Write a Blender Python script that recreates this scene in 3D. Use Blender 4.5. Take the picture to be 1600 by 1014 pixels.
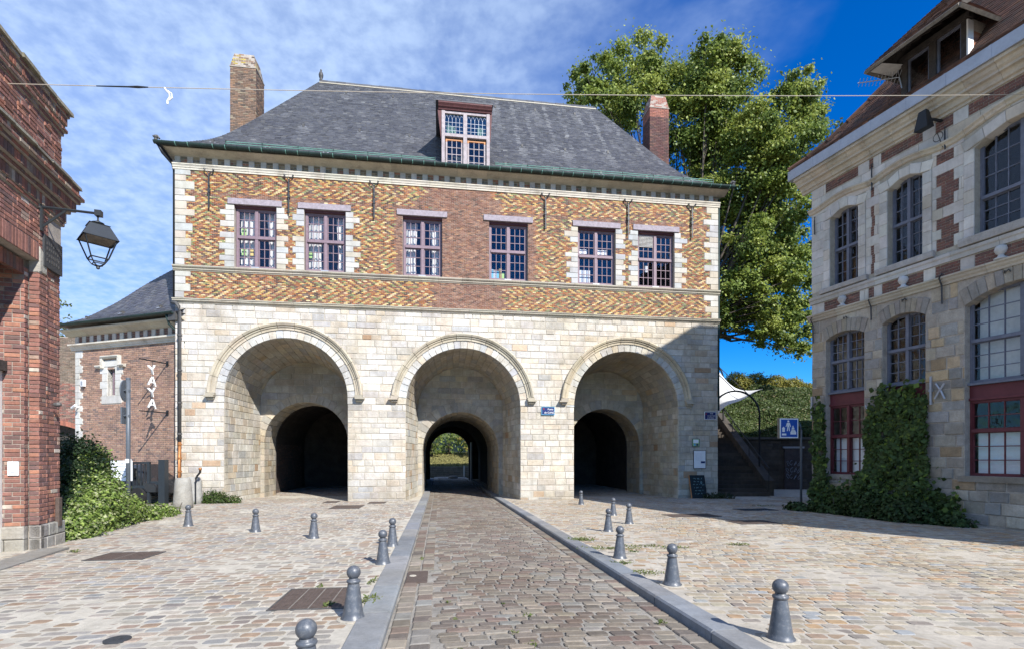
import bpy, math, random
import numpy as np
from mathutils import Vector, Matrix
for _o in list(bpy.data.objects): bpy.data.objects.remove(_o)
SC = bpy.context.scene
COL = SC.collection
R = random.Random(11)
rs = np.random.RandomState(5)
pi, sin, cos, sqrt, rad = math.pi, math.sin, math.cos, math.sqrt, math.radians
U = R.uniform

# ------------------------------------------------------------------ camera, sky, sun, exposure
FOC, CX, HY, EYE = 805.0, 800.0, 713.0, 1.5
cam = bpy.data.cameras.new('camera'); camo = bpy.data.objects.new('camera', cam); COL.objects.link(camo)
cam.sensor_width = 36; cam.lens = FOC/1600*36; cam.shift_y = (HY-507)/1600
cam.clip_start = .1; cam.clip_end = 2000
camo.location = (0, 0, EYE); camo.rotation_euler = (pi/2, 0, 0)
SC.camera = camo
SUN_EL, SUN_AZ = rad(38.5), rad(143)          # azimuth clockwise from +Y
SC.view_settings.view_transform = 'Standard'; SC.view_settings.look = 'None'
SC.view_settings.gamma = 1; SC.view_settings.exposure = EXPO = 0.82
try: SC.view_settings.use_curve_mapping = False
except Exception: pass
W = bpy.data.worlds.new('World'); SC.world = W; W.use_nodes = True

def build_world():
    nt = W.node_tree; N = nt.nodes; L = nt.links; N.clear()
    out = N.new('ShaderNodeOutputWorld'); bg = N.new('ShaderNodeBackground'); bg.inputs['Strength'].default_value = .06
    sky = N.new('ShaderNodeTexSky'); sky.sky_type = 'NISHITA'; sky.sun_disc = False
    sky.sun_elevation = SUN_EL; sky.sun_rotation = SUN_AZ; sky.air_density = 1.0; sky.dust_density = .25; sky.ozone_density = 3.0
    hs = N.new('ShaderNodeHueSaturation'); hs.inputs['Saturation'].default_value = 1.6; hs.inputs['Value'].default_value = 1.38
    tn = N.new('ShaderNodeMix'); tn.data_type = 'RGBA'; tn.blend_type = 'MULTIPLY'; tn.inputs[0].default_value = 1; L.new(sky.outputs[0], hs.inputs['Color']); L.new(hs.outputs[0], tn.inputs[6]); tn.inputs[7].default_value = (.42, .93, 1.38, 1)
    tc = N.new('ShaderNodeTexCoord'); sp = N.new('ShaderNodeSeparateXYZ'); L.new(tc.outputs['Generated'], sp.inputs[0])
    def M(op, a, b=None, c=None):
        n = N.new('ShaderNodeMath'); n.operation = op
        for i, v in enumerate((a, b, c)):
            if v is None: continue
            if hasattr(v, 'links') or hasattr(v, 'node'): L.new(v, n.inputs[i])
            else: n.inputs[i].default_value = v
        return n.outputs[0]
    zz = M('ADD', M('MAXIMUM', sp.outputs[2], 0.0), .16)
    cx = M('DIVIDE', sp.outputs[0], zz); cy = M('DIVIDE', sp.outputs[1], zz)
    cb = N.new('ShaderNodeCombineXYZ'); L.new(cx, cb.inputs[0]); L.new(cy, cb.inputs[1])
    def noise(scale, detail, rough, dist=0, vec=None):
        n = N.new('ShaderNodeTexNoise'); n.inputs['Scale'].default_value = scale; n.inputs['Detail'].default_value = detail
        n.inputs['Roughness'].default_value = rough; n.inputs['Distortion'].default_value = dist
        L.new(vec or cb.outputs[0], n.inputs['Vector']); return n.outputs[0]
    big = noise(1.1, 3, .5); pat = noise(23, 4, .55); streak = noise(3.2, 5, .6, .5)
    def ms(v, a, b, lo, hi):
        n = N.new('ShaderNodeMapRange'); n.interpolation_type = 'SMOOTHSTEP'; L.new(v, n.inputs[0])
        for i, q in enumerate((a, b, lo, hi)): n.inputs[i+1].default_value = q
        return n.outputs[0]
    # a veil of small clouds, thicker to the left of the square and thinning out to clear blue on the right
    az = M('MULTIPLY_ADD', sp.outputs[0], -1.05, .06); el = M('MULTIPLY_ADD', sp.outputs[2], .55, -.26)
    veil = ms(M('ADD', M('ADD', M('MULTIPLY', big, .9), az), M('ADD', M('MULTIPLY', streak, .55), el)), .46, 1.12, 0, .62)
    puff = ms(M('ADD', M('MULTIPLY', pat, .75), M('MULTIPLY', streak, .45)), .38, .82, .60, 1.0)
    hz = M('MULTIPLY', M('MULTIPLY', veil, puff), 1.28)
    hz = M('MULTIPLY', hz, M('MINIMUM', M('MULTIPLY', M('MAXIMUM', sp.outputs[2], 0.0), 6.0), 1.0))
    mx = N.new('ShaderNodeMix'); mx.data_type = 'RGBA'; L.new(hz, mx.inputs[0]); L.new(tn.outputs[2], mx.inputs[6]); mx.inputs[7].default_value = (6.6, 8.5, 11.5, 1)
    L.new(mx.outputs[2], bg.inputs['Color']); L.new(bg.outputs[0], out.inputs[0])
build_world()
sl = bpy.data.lights.new('sun', 'SUN'); so = bpy.data.objects.new('sun', sl); COL.objects.link(so)
sl.energy = 4.8; sl.angle = rad(.53); sl.color = (1, .965, .905)
_sd = Vector((sin(SUN_AZ)*cos(SUN_EL), cos(SUN_AZ)*cos(SUN_EL), sin(SUN_EL)))
so.rotation_euler = (-_sd).to_track_quat('-Z', 'Y').to_euler(); so.location = _sd*60

# ------------------------------------------------------------------ materials
MATS = {}
def mat(name, base=(.5, .5, .5), rough=.8, attr=False, var=.25, vscale=9., bump=0., bscale=60., metal=0., spec=.35, stain=0., stcol=(.1, .09, .07), stscale=.6, transl=0., streak=0., grime=0.):
    m = bpy.data.materials.new(name); m.use_nodes = True; nt = m.node_tree; N = nt.nodes; L = nt.links
    b = N['Principled BSDF']; b.inputs['Roughness'].default_value = rough; b.inputs['Metallic'].default_value = metal
    b.inputs['Specular IOR Level'].default_value = spec
    geo = N.new('ShaderNodeNewGeometry'); pos = geo.outputs['Position']
    def noise(sc, det=3, ro=.6):
        n = N.new('ShaderNodeTexNoise'); n.inputs['Scale'].default_value = sc; n.inputs['Detail'].default_value = det
        n.inputs['Roughness'].default_value = ro; L.new(pos, n.inputs['Vector']); return n.outputs[0]
    def mixc(kind, fac, a, c):
        x = N.new('ShaderNodeMix'); x.data_type = 'RGBA'; x.blend_type = kind
        for i, v in ((0, fac), (6, a), (7, c)):
            if hasattr(v, 'node'): L.new(v, x.inputs[i])
            else: x.inputs[i].default_value = v if i == 0 else (*v, 1)
        return x.outputs[2]
    def ramp(v, lo, hi, a, c):
        x = N.new('ShaderNodeMapRange'); x.inputs[1].default_value = lo; x.inputs[2].default_value = hi
        x.inputs[3].default_value = a; x.inputs[4].default_value = c; L.new(v, x.inputs[0]); return x.outputs[0]
    if attr:
        at = N.new('ShaderNodeAttribute'); at.attribute_name = 'col'; c = at.outputs['Color']
    else:
        rg = N.new('ShaderNodeRGB'); rg.outputs[0].default_value = (*base, 1); c = rg.outputs[0]
    if var:
        n1 = noise(vscale, 4); n2 = noise(vscale*6.3, 2)
        v = ramp(n1, .25, .75, 1-var, 1+var); v2 = ramp(n2, .25, .75, 1-var*.6, 1+var*.6)
        mu = N.new('ShaderNodeMath'); mu.operation = 'MULTIPLY'; L.new(v, mu.inputs[0]); L.new(v2, mu.inputs[1])
        cb = N.new('ShaderNodeCombineXYZ')
        for i in range(3): L.new(mu.outputs[0], cb.inputs[i])
        c = mixc('MULTIPLY', 1., c, cb.outputs[0])
    if stain:
        s = ramp(noise(stscale, 6, .68), .50, .72, 0, stain); c = mixc('MIX', s, c, stcol)
    if streak:          # rain streaks: noise drawn out down the wall
        mp = N.new('ShaderNodeVectorMath'); mp.operation = 'MULTIPLY'; L.new(pos, mp.inputs[0]); mp.inputs[1].default_value = (5.5, 5.5, .45)
        n = N.new('ShaderNodeTexNoise'); n.inputs['Scale'].default_value = 1; n.inputs['Detail'].default_value = 5; n.inputs['Roughness'].default_value = .65; L.new(mp.outputs[0], n.inputs['Vector'])
        c = mixc('MIX', ramp(n.outputs[0], .50, .74, 0, streak), c, stcol)
    if grime:           # broad uneven discolouring over many blocks
        c = mixc('MULTIPLY', grime, c, (.62, .55, .44)) if False else mixc('MULTIPLY', ramp(noise(.55, 5, .62), .42, .66, 0, grime), c, (.74, .66, .54))
    L.new(c, b.inputs['Base Color'])
    if bump:
        bp = N.new('ShaderNodeBump'); bp.inputs['Strength'].default_value = bump; bp.inputs['Distance'].default_value = .02
        L.new(noise(bscale, 5, .65), bp.inputs['Height']); L.new(bp.outputs[0], b.inputs['Normal'])
    if transl:
        tr = N.new('ShaderNodeBsdfTranslucent'); L.new(c, tr.inputs['Color']); ms = N.new('ShaderNodeMixShader'); ms.inputs[0].default_value = transl
        L.new(b.outputs[0], ms.inputs[1]); L.new(tr.outputs[0], ms.inputs[2]); L.new(ms.outputs[0], N['Material Output'].inputs[0])
    MATS[name] = m
    return m

def glass(name, lo=.05, hi=.9, tint=(1, 1, 1), rough=.01, wav=.04):
    m = bpy.data.materials.new(name); m.use_nodes = True; nt = m.node_tree; N = nt.nodes; L = nt.links; N.remove(N['Principled BSDF']); m.use_transparent_shadow = True
    t = N.new('ShaderNodeBsdfTransparent'); t.inputs[0].default_value = (*tint, 1)
    g = N.new('ShaderNodeBsdfGlossy'); g.inputs['Roughness'].default_value = rough; g.inputs[0].default_value = (.95, .97, 1, 1)
    fr = N.new('ShaderNodeLayerWeight'); fr.inputs[0].default_value = .5
    pw = N.new('ShaderNodeMath'); pw.operation = 'POWER'; pw.inputs[1].default_value = 3.; L.new(fr.outputs['Facing'], pw.inputs[0])
    mr = N.new('ShaderNodeMapRange'); mr.inputs[3].default_value = lo; mr.inputs[4].default_value = hi; L.new(pw.outputs[0], mr.inputs[0])
    no = N.new('ShaderNodeTexNoise'); no.inputs['Scale'].default_value = 5; bp = N.new('ShaderNodeBump'); bp.inputs['Strength'].default_value = wav; bp.inputs['Distance'].default_value = .1
    ge = N.new('ShaderNodeNewGeometry'); L.new(ge.outputs['Position'], no.inputs['Vector']); L.new(no.outputs[0], bp.inputs['Height']); L.new(bp.outputs[0], g.inputs['Normal'])
    ms = N.new('ShaderNodeMixShader'); L.new(mr.outputs[0], ms.inputs[0]); L.new(t.outputs[0], ms.inputs[1]); L.new(g.outputs[0], ms.inputs[2]); L.new(ms.outputs[0], N['Material Output'].inputs[0])
    MATS[name] = m
    return m

mat('stone', attr=True, rough=.92, var=.17, vscale=5, bump=.8, bscale=20, stain=.5, stcol=(.21, .185, .15), stscale=1.0, streak=.38, grime=.75)
mat('rough_stone', attr=True, rough=.93, var=.2, vscale=6, bump=.8, bscale=16, stain=.4, stcol=(.15, .125, .10), stscale=.9, streak=.3, grime=.6)
mat('white_stone', attr=True, rough=.88, var=.10, vscale=4, bump=.25, bscale=24, stain=.45, stcol=(.25, .23, .20), stscale=1.1, streak=.35, grime=.4)
mat('moulding', attr=True, rough=.9, var=.16, vscale=4, bump=.35, bscale=26, stain=.75, stcol=(.17, .145, .11), stscale=2.0)
mat('brick', attr=True, rough=.88, var=.22, vscale=14, bump=.5, bscale=40, stain=.4, stcol=(.09, .07, .06), stscale=1.0, streak=.35)
mat('glazed', attr=True, rough=.62, var=.24, vscale=16, bump=.25, bscale=34, spec=.3, stain=.35, stcol=(.11, .065, .045), stscale=.8, streak=.2)
mat('mortar', (.36, .325, .265), .95, var=.2, vscale=7, bump=.4, bscale=50)
mat('brick_mortar', (.46, .41, .345), .95, var=.25, vscale=6, bump=.3, bscale=50)
mat('dark_mortar', (.33, .29, .245), .95, var=.25, vscale=6, bump=.3, bscale=50)
mat('deep_shade', (.055, .047, .041), .95, var=.4, vscale=2, bump=.3, bscale=30)  # dark tone standing in for shade in deep openings and on the retaining wall
mat('slate', attr=True, rough=.5, var=.16, vscale=7, bump=.25, bscale=24, spec=.32, stain=.35, stcol=(.20, .20, .205), stscale=1.3)
mat('tile', attr=True, rough=.9, var=.25, vscale=8, bump=.3, bscale=40, stain=.5, stcol=(.05, .035, .028), stscale=.9)
mat('cobble', attr=True, rough=.8, var=.22, vscale=16, bump=.35, bscale=45, stain=.4, stcol=(.34, .30, .245), stscale=.7, grime=.45)
mat('sett', attr=True, rough=.65, var=.2, vscale=14, bump=.3, bscale=40, spec=.22, stain=.3, stcol=(.20, .18, .155), stscale=.8, grime=.5)
mat('sand_brown', (.40, .36, .30), .95, var=.22, vscale=3, bump=.6, bscale=90)
mat('sand', (.43, .395, .33), .95, var=.22, vscale=3, bump=.6, bscale=90)
mat('road_sand', (.245, .225, .195), .95, var=.3, vscale=3, bump=.6, bscale=90)
mat('kerb', attr=True, rough=.75, grime=.4, var=.2, vscale=5, bump=.35, bscale=120, stain=.3, stcol=(.30, .29, .27), stscale=2)
mat('earth', (.22, .19, .14), .95, var=.35, vscale=2, bump=.5, bscale=20)
mat('grass_ground', (.07, .085, .03), .95, var=.45, vscale=1.6, bump=.8, bscale=14)
mat('asphalt', (.16, .15, .14), .9, var=.2, vscale=4, bump=.3, bscale=90)
mat('iron', (.028, .030, .034), .5, var=.2, vscale=12, bump=.1, spec=.5)
mat('black_iron', (.012, .013, .015), .55, var=.2, vscale=12)
mat('bollard_paint', (.072, .080, .094), .38, var=.12, vscale=9, bump=.12, bscale=60, spec=.5, stain=.7, stcol=(.21, .21, .21), stscale=22)
mat('grey_steel', (.10, .115, .135), .45, metal=.1, var=.15, vscale=8)
mat('lamp_paint', (.019, .024, .029), .42, var=.15, vscale=9, spec=.5)
mat('patina', (.016, .034, .030), .6, var=.45, vscale=1.7, bump=.15, stain=.4, stcol=(.05, .12, .095), stscale=.3)
mat('verdigris', (.15, .31, .25), .7, var=.2, vscale=6)
mat('copper', (.35, .15, .055), .45, metal=.5, var=.25, vscale=5)
mat('pipe_iron', (.07, .068, .066), .55, var=.25, vscale=4)
mat('zinc', (.36, .375, .41), .45, metal=.35, var=.1, vscale=3, stain=.2, stcol=(.2, .2, .2), stscale=2)
mat('lilac_paint', (.205, .145, .17), .55, var=.18, vscale=9, bump=.15, bscale=40, stain=.3, stcol=(.20, .15, .15), stscale=6)
mat('lintel_wood', (.285, .25, .275), .8, var=.25, vscale=10, bump=.5, bscale=26)
mat('maroon_wood', (.10, .035, .035), .6, var=.25, vscale=7, bump=.2)
mat('old_white_wood', (.36, .315, .32), .75, var=.28, vscale=9, bump=.4, stain=.5, stcol=(.24, .16, .15), stscale=7)
mat('orange_wood', (.45, .20, .08), .6, var=.25, vscale=9)
mat('bluegrey_paint', (.125, .135, .175), .6, var=.2, vscale=7, bump=.15, stain=.3, stcol=(.10, .10, .12), stscale=4)
mat('red_paint', (.105, .022, .028), .5, var=.2, vscale=6, bump=.1)
mat('dark_wood', (.055, .046, .040), .85, var=.35, vscale=7, bump=.5)
mat('grey_wood', (.17, .15, .125), .85, var=.35, vscale=7, bump=.5)
mat('plaster', (.62, .60, .56), .85, var=.12, vscale=5, bump=.2)
mat('white_paint', (.78, .78, .76), .5, var=.05)
mat('white_plastic', (.72, .73, .73), .4, var=.06, vscale=6)
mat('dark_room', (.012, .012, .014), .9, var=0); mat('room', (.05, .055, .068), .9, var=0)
mat('curtain', (.80, .80, .78), .9, var=.06, vscale=4, transl=.25)
mat('paper_green', (.33, .50, .18), .8, var=.1); mat('paper_yellow', (.62, .47, .16), .8, var=.1)
mat('paper_blue', (.12, .36, .52), .6, var=.1); mat('paper_white', (.78, .79, .80), .7, var=.05)
mat('sign_blue', (.012, .022, .115), .35, var=.05, spec=.5); mat('road_sign_blue', (.02, .085, .36), .35, var=.04, spec=.5)
mat('sign_red', (.40, .03, .03), .4, var=.05)
mat('chalkboard', (.010, .020, .024), .7, var=.2, vscale=20); mat('chalk', (.25, .45, .48), .9, var=.2)
mat('rust_plate', (.095, .070, .058), .7, var=.3, vscale=14, bump=.6, bscale=130)
mat('dark_plate', (.035, .038, .042), .6, var=.2, vscale=14, bump=.3)
mat('leaf', attr=True, rough=.5, var=0, spec=.3, transl=.38)
mat('vine_leaf', attr=True, rough=.6, var=0, spec=.25, transl=.2)
mat('bark', (.085, .07, .055), .9, var=.35, vscale=6, bump=.8, bscale=18)
mat('tent', (.74, .74, .73), .8, var=.05, transl=.2)
mat('graffiti', (.20, .23, .29), .7, var=.2)
mat('metal_door', (.05, .04, .042), .6, var=.4, vscale=5, stain=.4, stcol=(.09, .05, .045), stscale=3)
mat('car_paint', (.018, .019, .022), .25, spec=.6, var=0); mat('rubber', (.015, .015, .015), .9, var=0)
mat('blue_tarp', (.10, .22, .33), .6, var=.15)
mat('lichen', (.42, .30, .05), .95, var=.4, vscale=25, bump=.5)
mat('wire', (.42, .37, .30), .6, var=0)
mat('weed', attr=True, rough=.7, var=0, transl=.3)
glass('glass', .035); glass('lead_glass', .10, .9, (.75, .85, .75), .02, .12); glass('car_glass', .2, .9, (.1, .12, .13))
glass('old_glass', .022, .5, (1, 1, 1), .015, .07)
mat('shade', (.45, .47, .45), .8, var=.15, vscale=2); mat('frost', (.52, .58, .64), .45, var=.05, vscale=2)

# ------------------------------------------------------------------ objects and tags
XF = {}
def link(o, parent=None, loc=(0, 0, 0), rot=(0, 0, 0), scale=None):
    COL.objects.link(o); o.location = loc; o.rotation_euler = rot
    if scale: o.scale = scale
    M = Matrix.Translation(loc) @ Vector((0, 0, 0)).to_track_quat('Z', 'Y').to_matrix().to_4x4() if False else Matrix.LocRotScale(Vector(loc), o.rotation_euler, Vector(scale) if scale else None)
    if parent is not None:
        o.parent = parent; M = XF[parent.name] @ M
    XF[o.name] = M
    return o
def tag(o, label=None, cat=None, group=None, kind=None):
    for k, v in (('label', label), ('category', cat), ('group', group), ('kind', kind)):
        if v: o[k] = v
    return o
def empty(name, loc=(0, 0, 0), rz=0., label=None, cat=None, group=None, kind=None):
    o = bpy.data.objects.new(name, None); o.empty_display_size = .2
    link(o, None, loc, (0, 0, rz)); return tag(o, label, cat, group, kind)
def mesh(name, verts, faces, m, cols=None, smooth=False):
    me = bpy.data.meshes.new(name); me.from_pydata(verts, [], faces); me.materials.append(MATS[m] if isinstance(m, str) else m)
    if cols is not None:
        a = me.attributes.new('col', 'FLOAT_COLOR', 'POINT'); a.data.foreach_set('color', np.asarray(cols, dtype=np.float32).ravel())
    if smooth: me.polygons.foreach_set('use_smooth', [True]*len(me.polygons))
    return me
def npmesh(name, V, F, cols, m):
    """V (n,3), F (k,4) numpy -> mesh, quickly."""
    me = bpy.data.meshes.new(name); me.vertices.add(len(V)); me.vertices.foreach_set('co', V.astype(np.float32).ravel())
    k = F.shape[1]; me.loops.add(F.size); me.loops.foreach_set('vertex_index', F.astype(np.int32).ravel())
    me.polygons.add(len(F)); me.polygons.foreach_set('loop_start', np.arange(len(F), dtype=np.int32)*k)
    try: me.polygons.foreach_set('loop_total', np.full(len(F), k, dtype=np.int32))
    except Exception: pass
    me.update(calc_edges=True)
    if cols is not None:
        a = me.attributes.new('col', 'FLOAT_COLOR', 'POINT'); c4 = np.ones((len(V), 4), np.float32); c4[:, :3] = cols; a.data.foreach_set('color', c4.ravel())
    me.materials.append(MATS[m]); return me

class MB:
    def __init__(s): s.v, s.f, s.c = [], [], []
    def add(s, vs, fs, col=(.5, .5, .5)):
        n = len(s.v); s.v += vs; s.f += [tuple(i+n for i in f) for f in fs]; s.c += [(*col[:3], 1)]*len(vs); return s
    def box(s, x0, x1, y0, y1, z0, z1, col=(.5, .5, .5), f=None):
        vs = [(x, y, z) for z in (z0, z1) for x, y in ((x0, y0), (x1, y0), (x1, y1), (x0, y1))]
        if f: vs = [f(*p) for p in vs]
        return s.add(vs, [(0, 3, 2, 1), (4, 5, 6, 7), (0, 1, 5, 4), (1, 2, 6, 5), (2, 3, 7, 6), (3, 0, 4, 7)], col)
    def quad(s, a, b, c, d, col=(.5, .5, .5)): return s.add([a, b, c, d], [(0, 1, 2, 3)], col)
    def tube(s, pts, r, n=8, col=(.5, .5, .5), cap=True):
        pts = [Vector(p) for p in pts]; rr = r if isinstance(r, (list, tuple)) else [r]*len(pts)
        vs, fs = [], []; up = Vector((0, 0, 1))
        for i, p in enumerate(pts):
            t = (pts[min(i+1, len(pts)-1)]-pts[max(i-1, 0)]).normalized()
            a = t.cross(up)
            if a.length < .05: a = t.cross(Vector((0, 1, 0)))
            a.normalize(); b = t.cross(a)
            for k in range(n):
                th = 2*pi*k/n; vs.append(tuple(p+(a*cos(th)+b*sin(th))*rr[i]))
        for i in range(len(pts)-1):
            for k in range(n):
                q = (k+1) % n; fs.append((i*n+k, i*n+q, (i+1)*n+q, (i+1)*n+k))
        if cap: fs += [tuple(range(n))[::-1], tuple(range((len(pts)-1)*n, len(pts)*n))]
        return s.add(vs, fs, col)
    def lathe(s, prof, n=20, c=(0, 0, 0), col=(.5, .5, .5)):
        vs, fs = [], []
        for r, z in prof:
            for k in range(n): vs.append((c[0]+r*cos(2*pi*k/n), c[1]+r*sin(2*pi*k/n), c[2]+z))
        for i in range(len(prof)-1):
            for k in range(n):
                q = (k+1) % n; fs.append((i*n+k, i*n+q, (i+1)*n+q, (i+1)*n+k))
        return s.add(vs, fs+[tuple(range(n))[::-1], tuple(range((len(prof)-1)*n, len(prof)*n))], col)
    def sweep(s, path, prof, frame, col=(.5, .5, .5), closed=True):
        """prof points (a,b); frame(i)->(P, A, B): vertex = P + a*A + b*B for path index i."""
        vs, fs = [], []; m = len(prof)
        for i in range(len(path)):
            P, A, B = frame(i)
            for a, b in prof: vs.append((P[0]+a*A[0]+b*B[0], P[1]+a*A[1]+b*B[1], P[2]+a*A[2]+b*B[2]))
        for i in range(len(path)-1):
            for k in range(m if closed else m-1):
                q = (k+1) % m; fs.append((i*m+k, (i+1)*m+k, (i+1)*m+q, i*m+q))
        if closed: fs += [tuple(range(m)), tuple(range((len(path)-1)*m, len(path)*m))[::-1]]
        return s.add(vs, fs, col)
    def build(s, name, m, parent=None, loc=(0, 0, 0), rot=(0, 0, 0), smooth=False, label=None, cat=None, group=None, kind=None, origin=None):
        vs = s.v
        if origin is not None: vs = [(x-origin[0], y-origin[1], z-origin[2]) for x, y, z in vs]; loc = origin
        o = bpy.data.objects.new(name, mesh(name, vs, s.f, m, s.c, smooth)); link(o, parent, loc, rot)
        return tag(o, label, cat, group, kind)

def jc(c, a=.12, h=.03):
    k = 1+U(-a, a); return (max(.004, c[0]*k*(1+U(-h, h))), max(.004, c[1]*k), max(.004, c[2]*k*(1+U(-h, h))))
def pick(pal):
    t = U(0, sum(p[0] for p in pal))
    for w, c in pal:
        t -= w
        if t <= 0: return c
    return pal[-1][1]

def block(P, n, depth=.06, ch=.012, proud=0., col=(.5, .5, .5)):
    """A dressed block: polygon P (3-D, counter-clockwise from outside), outward normal n."""
    m = len(P); n = (n[0], n[1], n[2]); back, mid, front = [], [], []
    for i in range(m):
        p, q, r = P[i], P[(i+1) % m], P[i-1]
        d1 = (q[0]-p[0], q[1]-p[1], q[2]-p[2]); d2 = (r[0]-p[0], r[1]-p[1], r[2]-p[2])
        l1 = sqrt(d1[0]**2+d1[1]**2+d1[2]**2) or 1; l2 = sqrt(d2[0]**2+d2[1]**2+d2[2]**2) or 1
        e1 = min(ch, l1*.3)/l1; e2 = min(ch, l2*.3)/l2; h = proud
        front.append((p[0]+d1[0]*e1+d2[0]*e2+n[0]*h, p[1]+d1[1]*e1+d2[1]*e2+n[1]*h, p[2]+d1[2]*e1+d2[2]*e2+n[2]*h))
        h = proud-ch*.8; mid.append((p[0]+n[0]*h, p[1]+n[1]*h, p[2]+n[2]*h))
        back.append((p[0]-n[0]*depth, p[1]-n[1]*depth, p[2]-n[2]*depth))
    fs = []
    for i in range(m):
        j = (i+1) % m; fs.append((i, j, m+j, m+i)); fs.append((m+i, m+j, 2*m+j, 2*m+i))
    fs.append(tuple(range(2*m, 3*m)))
    return (back+mid+front, fs, col)

def proj(w):
    if w[1] < .3: return None
    return CX+FOC*w[0]/w[1], HY-FOC*(w[2]-EYE)/w[1]

def emit(pieces, name, rest, parent, m, nmax=300, minpx=9., margin=250, restpart=True):
    """The nmax pieces that show largest become parts of their own; the others are joined into one part."""
    M = XF[parent.name]; big, small = [], []
    M3 = M.to_3x3()
    for pc in pieces:
        vs = pc[0]; k = len(vs); c = (sum(p[0] for p in vs)/k, sum(p[1] for p in vs)/k, sum(p[2] for p in vs)/k)
        w = M @ Vector(c); q = proj(w)
        if q is None: small.append(pc); continue
        if not (-margin < q[0] < 1600+margin and -margin < q[1] < 1014+margin):
            small.append(pc); continue
        inside = 0 < q[0] < 1600 and 0 < q[1] < 1014
        f = pc[1][-1]; a, b, d = (Vector(vs[f[0]]), Vector(vs[f[1]]), Vector(vs[f[2]]))
        nn = M3 @ ((b-a).cross(d-b)); view = w-Vector((0, 0, EYE))
        pr = [proj(M @ Vector(vs[i])) for i in f]
        if nn.dot(view) >= 0 or not inside or None in pr: small.append(pc); continue
        xs = [p[0] for p in pr]; ys = [p[1] for p in pr]; wd, ht = max(xs)-min(xs), max(ys)-min(ys)
        if max(wd, ht) < minpx: small.append(pc); continue
        ar = abs(sum(pr[i-1][0]*pr[i][1]-pr[i][0]*pr[i-1][1] for i in range(len(pr))))/2
        big.append((ar, c, pc))
    big.sort(key=lambda t: -t[0])
    small += [t[2] for t in big[nmax:]]
    for ar, c, (vs, fs, col) in big[:nmax]:
        vv = [(p[0]-c[0], p[1]-c[1], p[2]-c[2]) for p in vs]
        o = bpy.data.objects.new(name, mesh(name, vv, fs, m, [(*col, 1)]*len(vv))); link(o, parent, c)
    if small:
        b = MB()
        for vs, fs, col in small: b.add(vs, fs, col)
        b.build(rest, m, parent, kind='stuff')
    return len(big)

class Arch:
    def __init__(s, c, r, zs, zb=-9.): s.c, s.r, s.zs, s.zb = c, r, zs, zb
    def iv(s, z):
        if z < s.zb-1e-6: return None
        if z <= s.zs: return s.c-s.r, s.c+s.r
        if z < s.zs+s.r: d = sqrt(s.r**2-(z-s.zs)**2); return s.c-d, s.c+d
        return None
class Seg:
    """Rectangular opening with a segmental head: springing z1, rise h."""
    def __init__(s, u0, u1, z0, z1, h=0.): s.u0, s.u1, s.z0, s.z1, s.h = u0, u1, z0, z1, h
    def top(s, u):
        if not s.h: return s.z1
        w = (s.u1-s.u0)/2; rr = (w*w+s.h*s.h)/(2*s.h); x = u-(s.u0+s.u1)/2
        return s.z1+s.h-rr+sqrt(max(0, rr*rr-x*x))
    def iv(s, z):
        if z < s.z0-1e-6 or z > s.z1+s.h: return None
        if z <= s.z1 or not s.h: return s.u0, s.u1
        w = (s.u1-s.u0)/2; rr = (w*w+s.h*s.h)/(2*s.h); zc = s.z1+s.h-rr; d = sqrt(max(0, rr*rr-(z-zc)**2)); c = (s.u0+s.u1)/2
        return c-d, c+d

def rows_between(z0, z1, lo, hi, fixed=()):
    marks = sorted(set([z0, z1]+[z for z in fixed if z0 < z < z1])); out = []
    for a, b in zip(marks, marks[1:]):
        n = max(1, round((b-a)/((lo+hi)/2))); hs = [U(lo, hi) for _ in range(n)]; t = sum(hs); z = a
        for h in hs: out.append((z, z+h*(b-a)/t)); z += h*(b-a)/t
    return out

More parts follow.
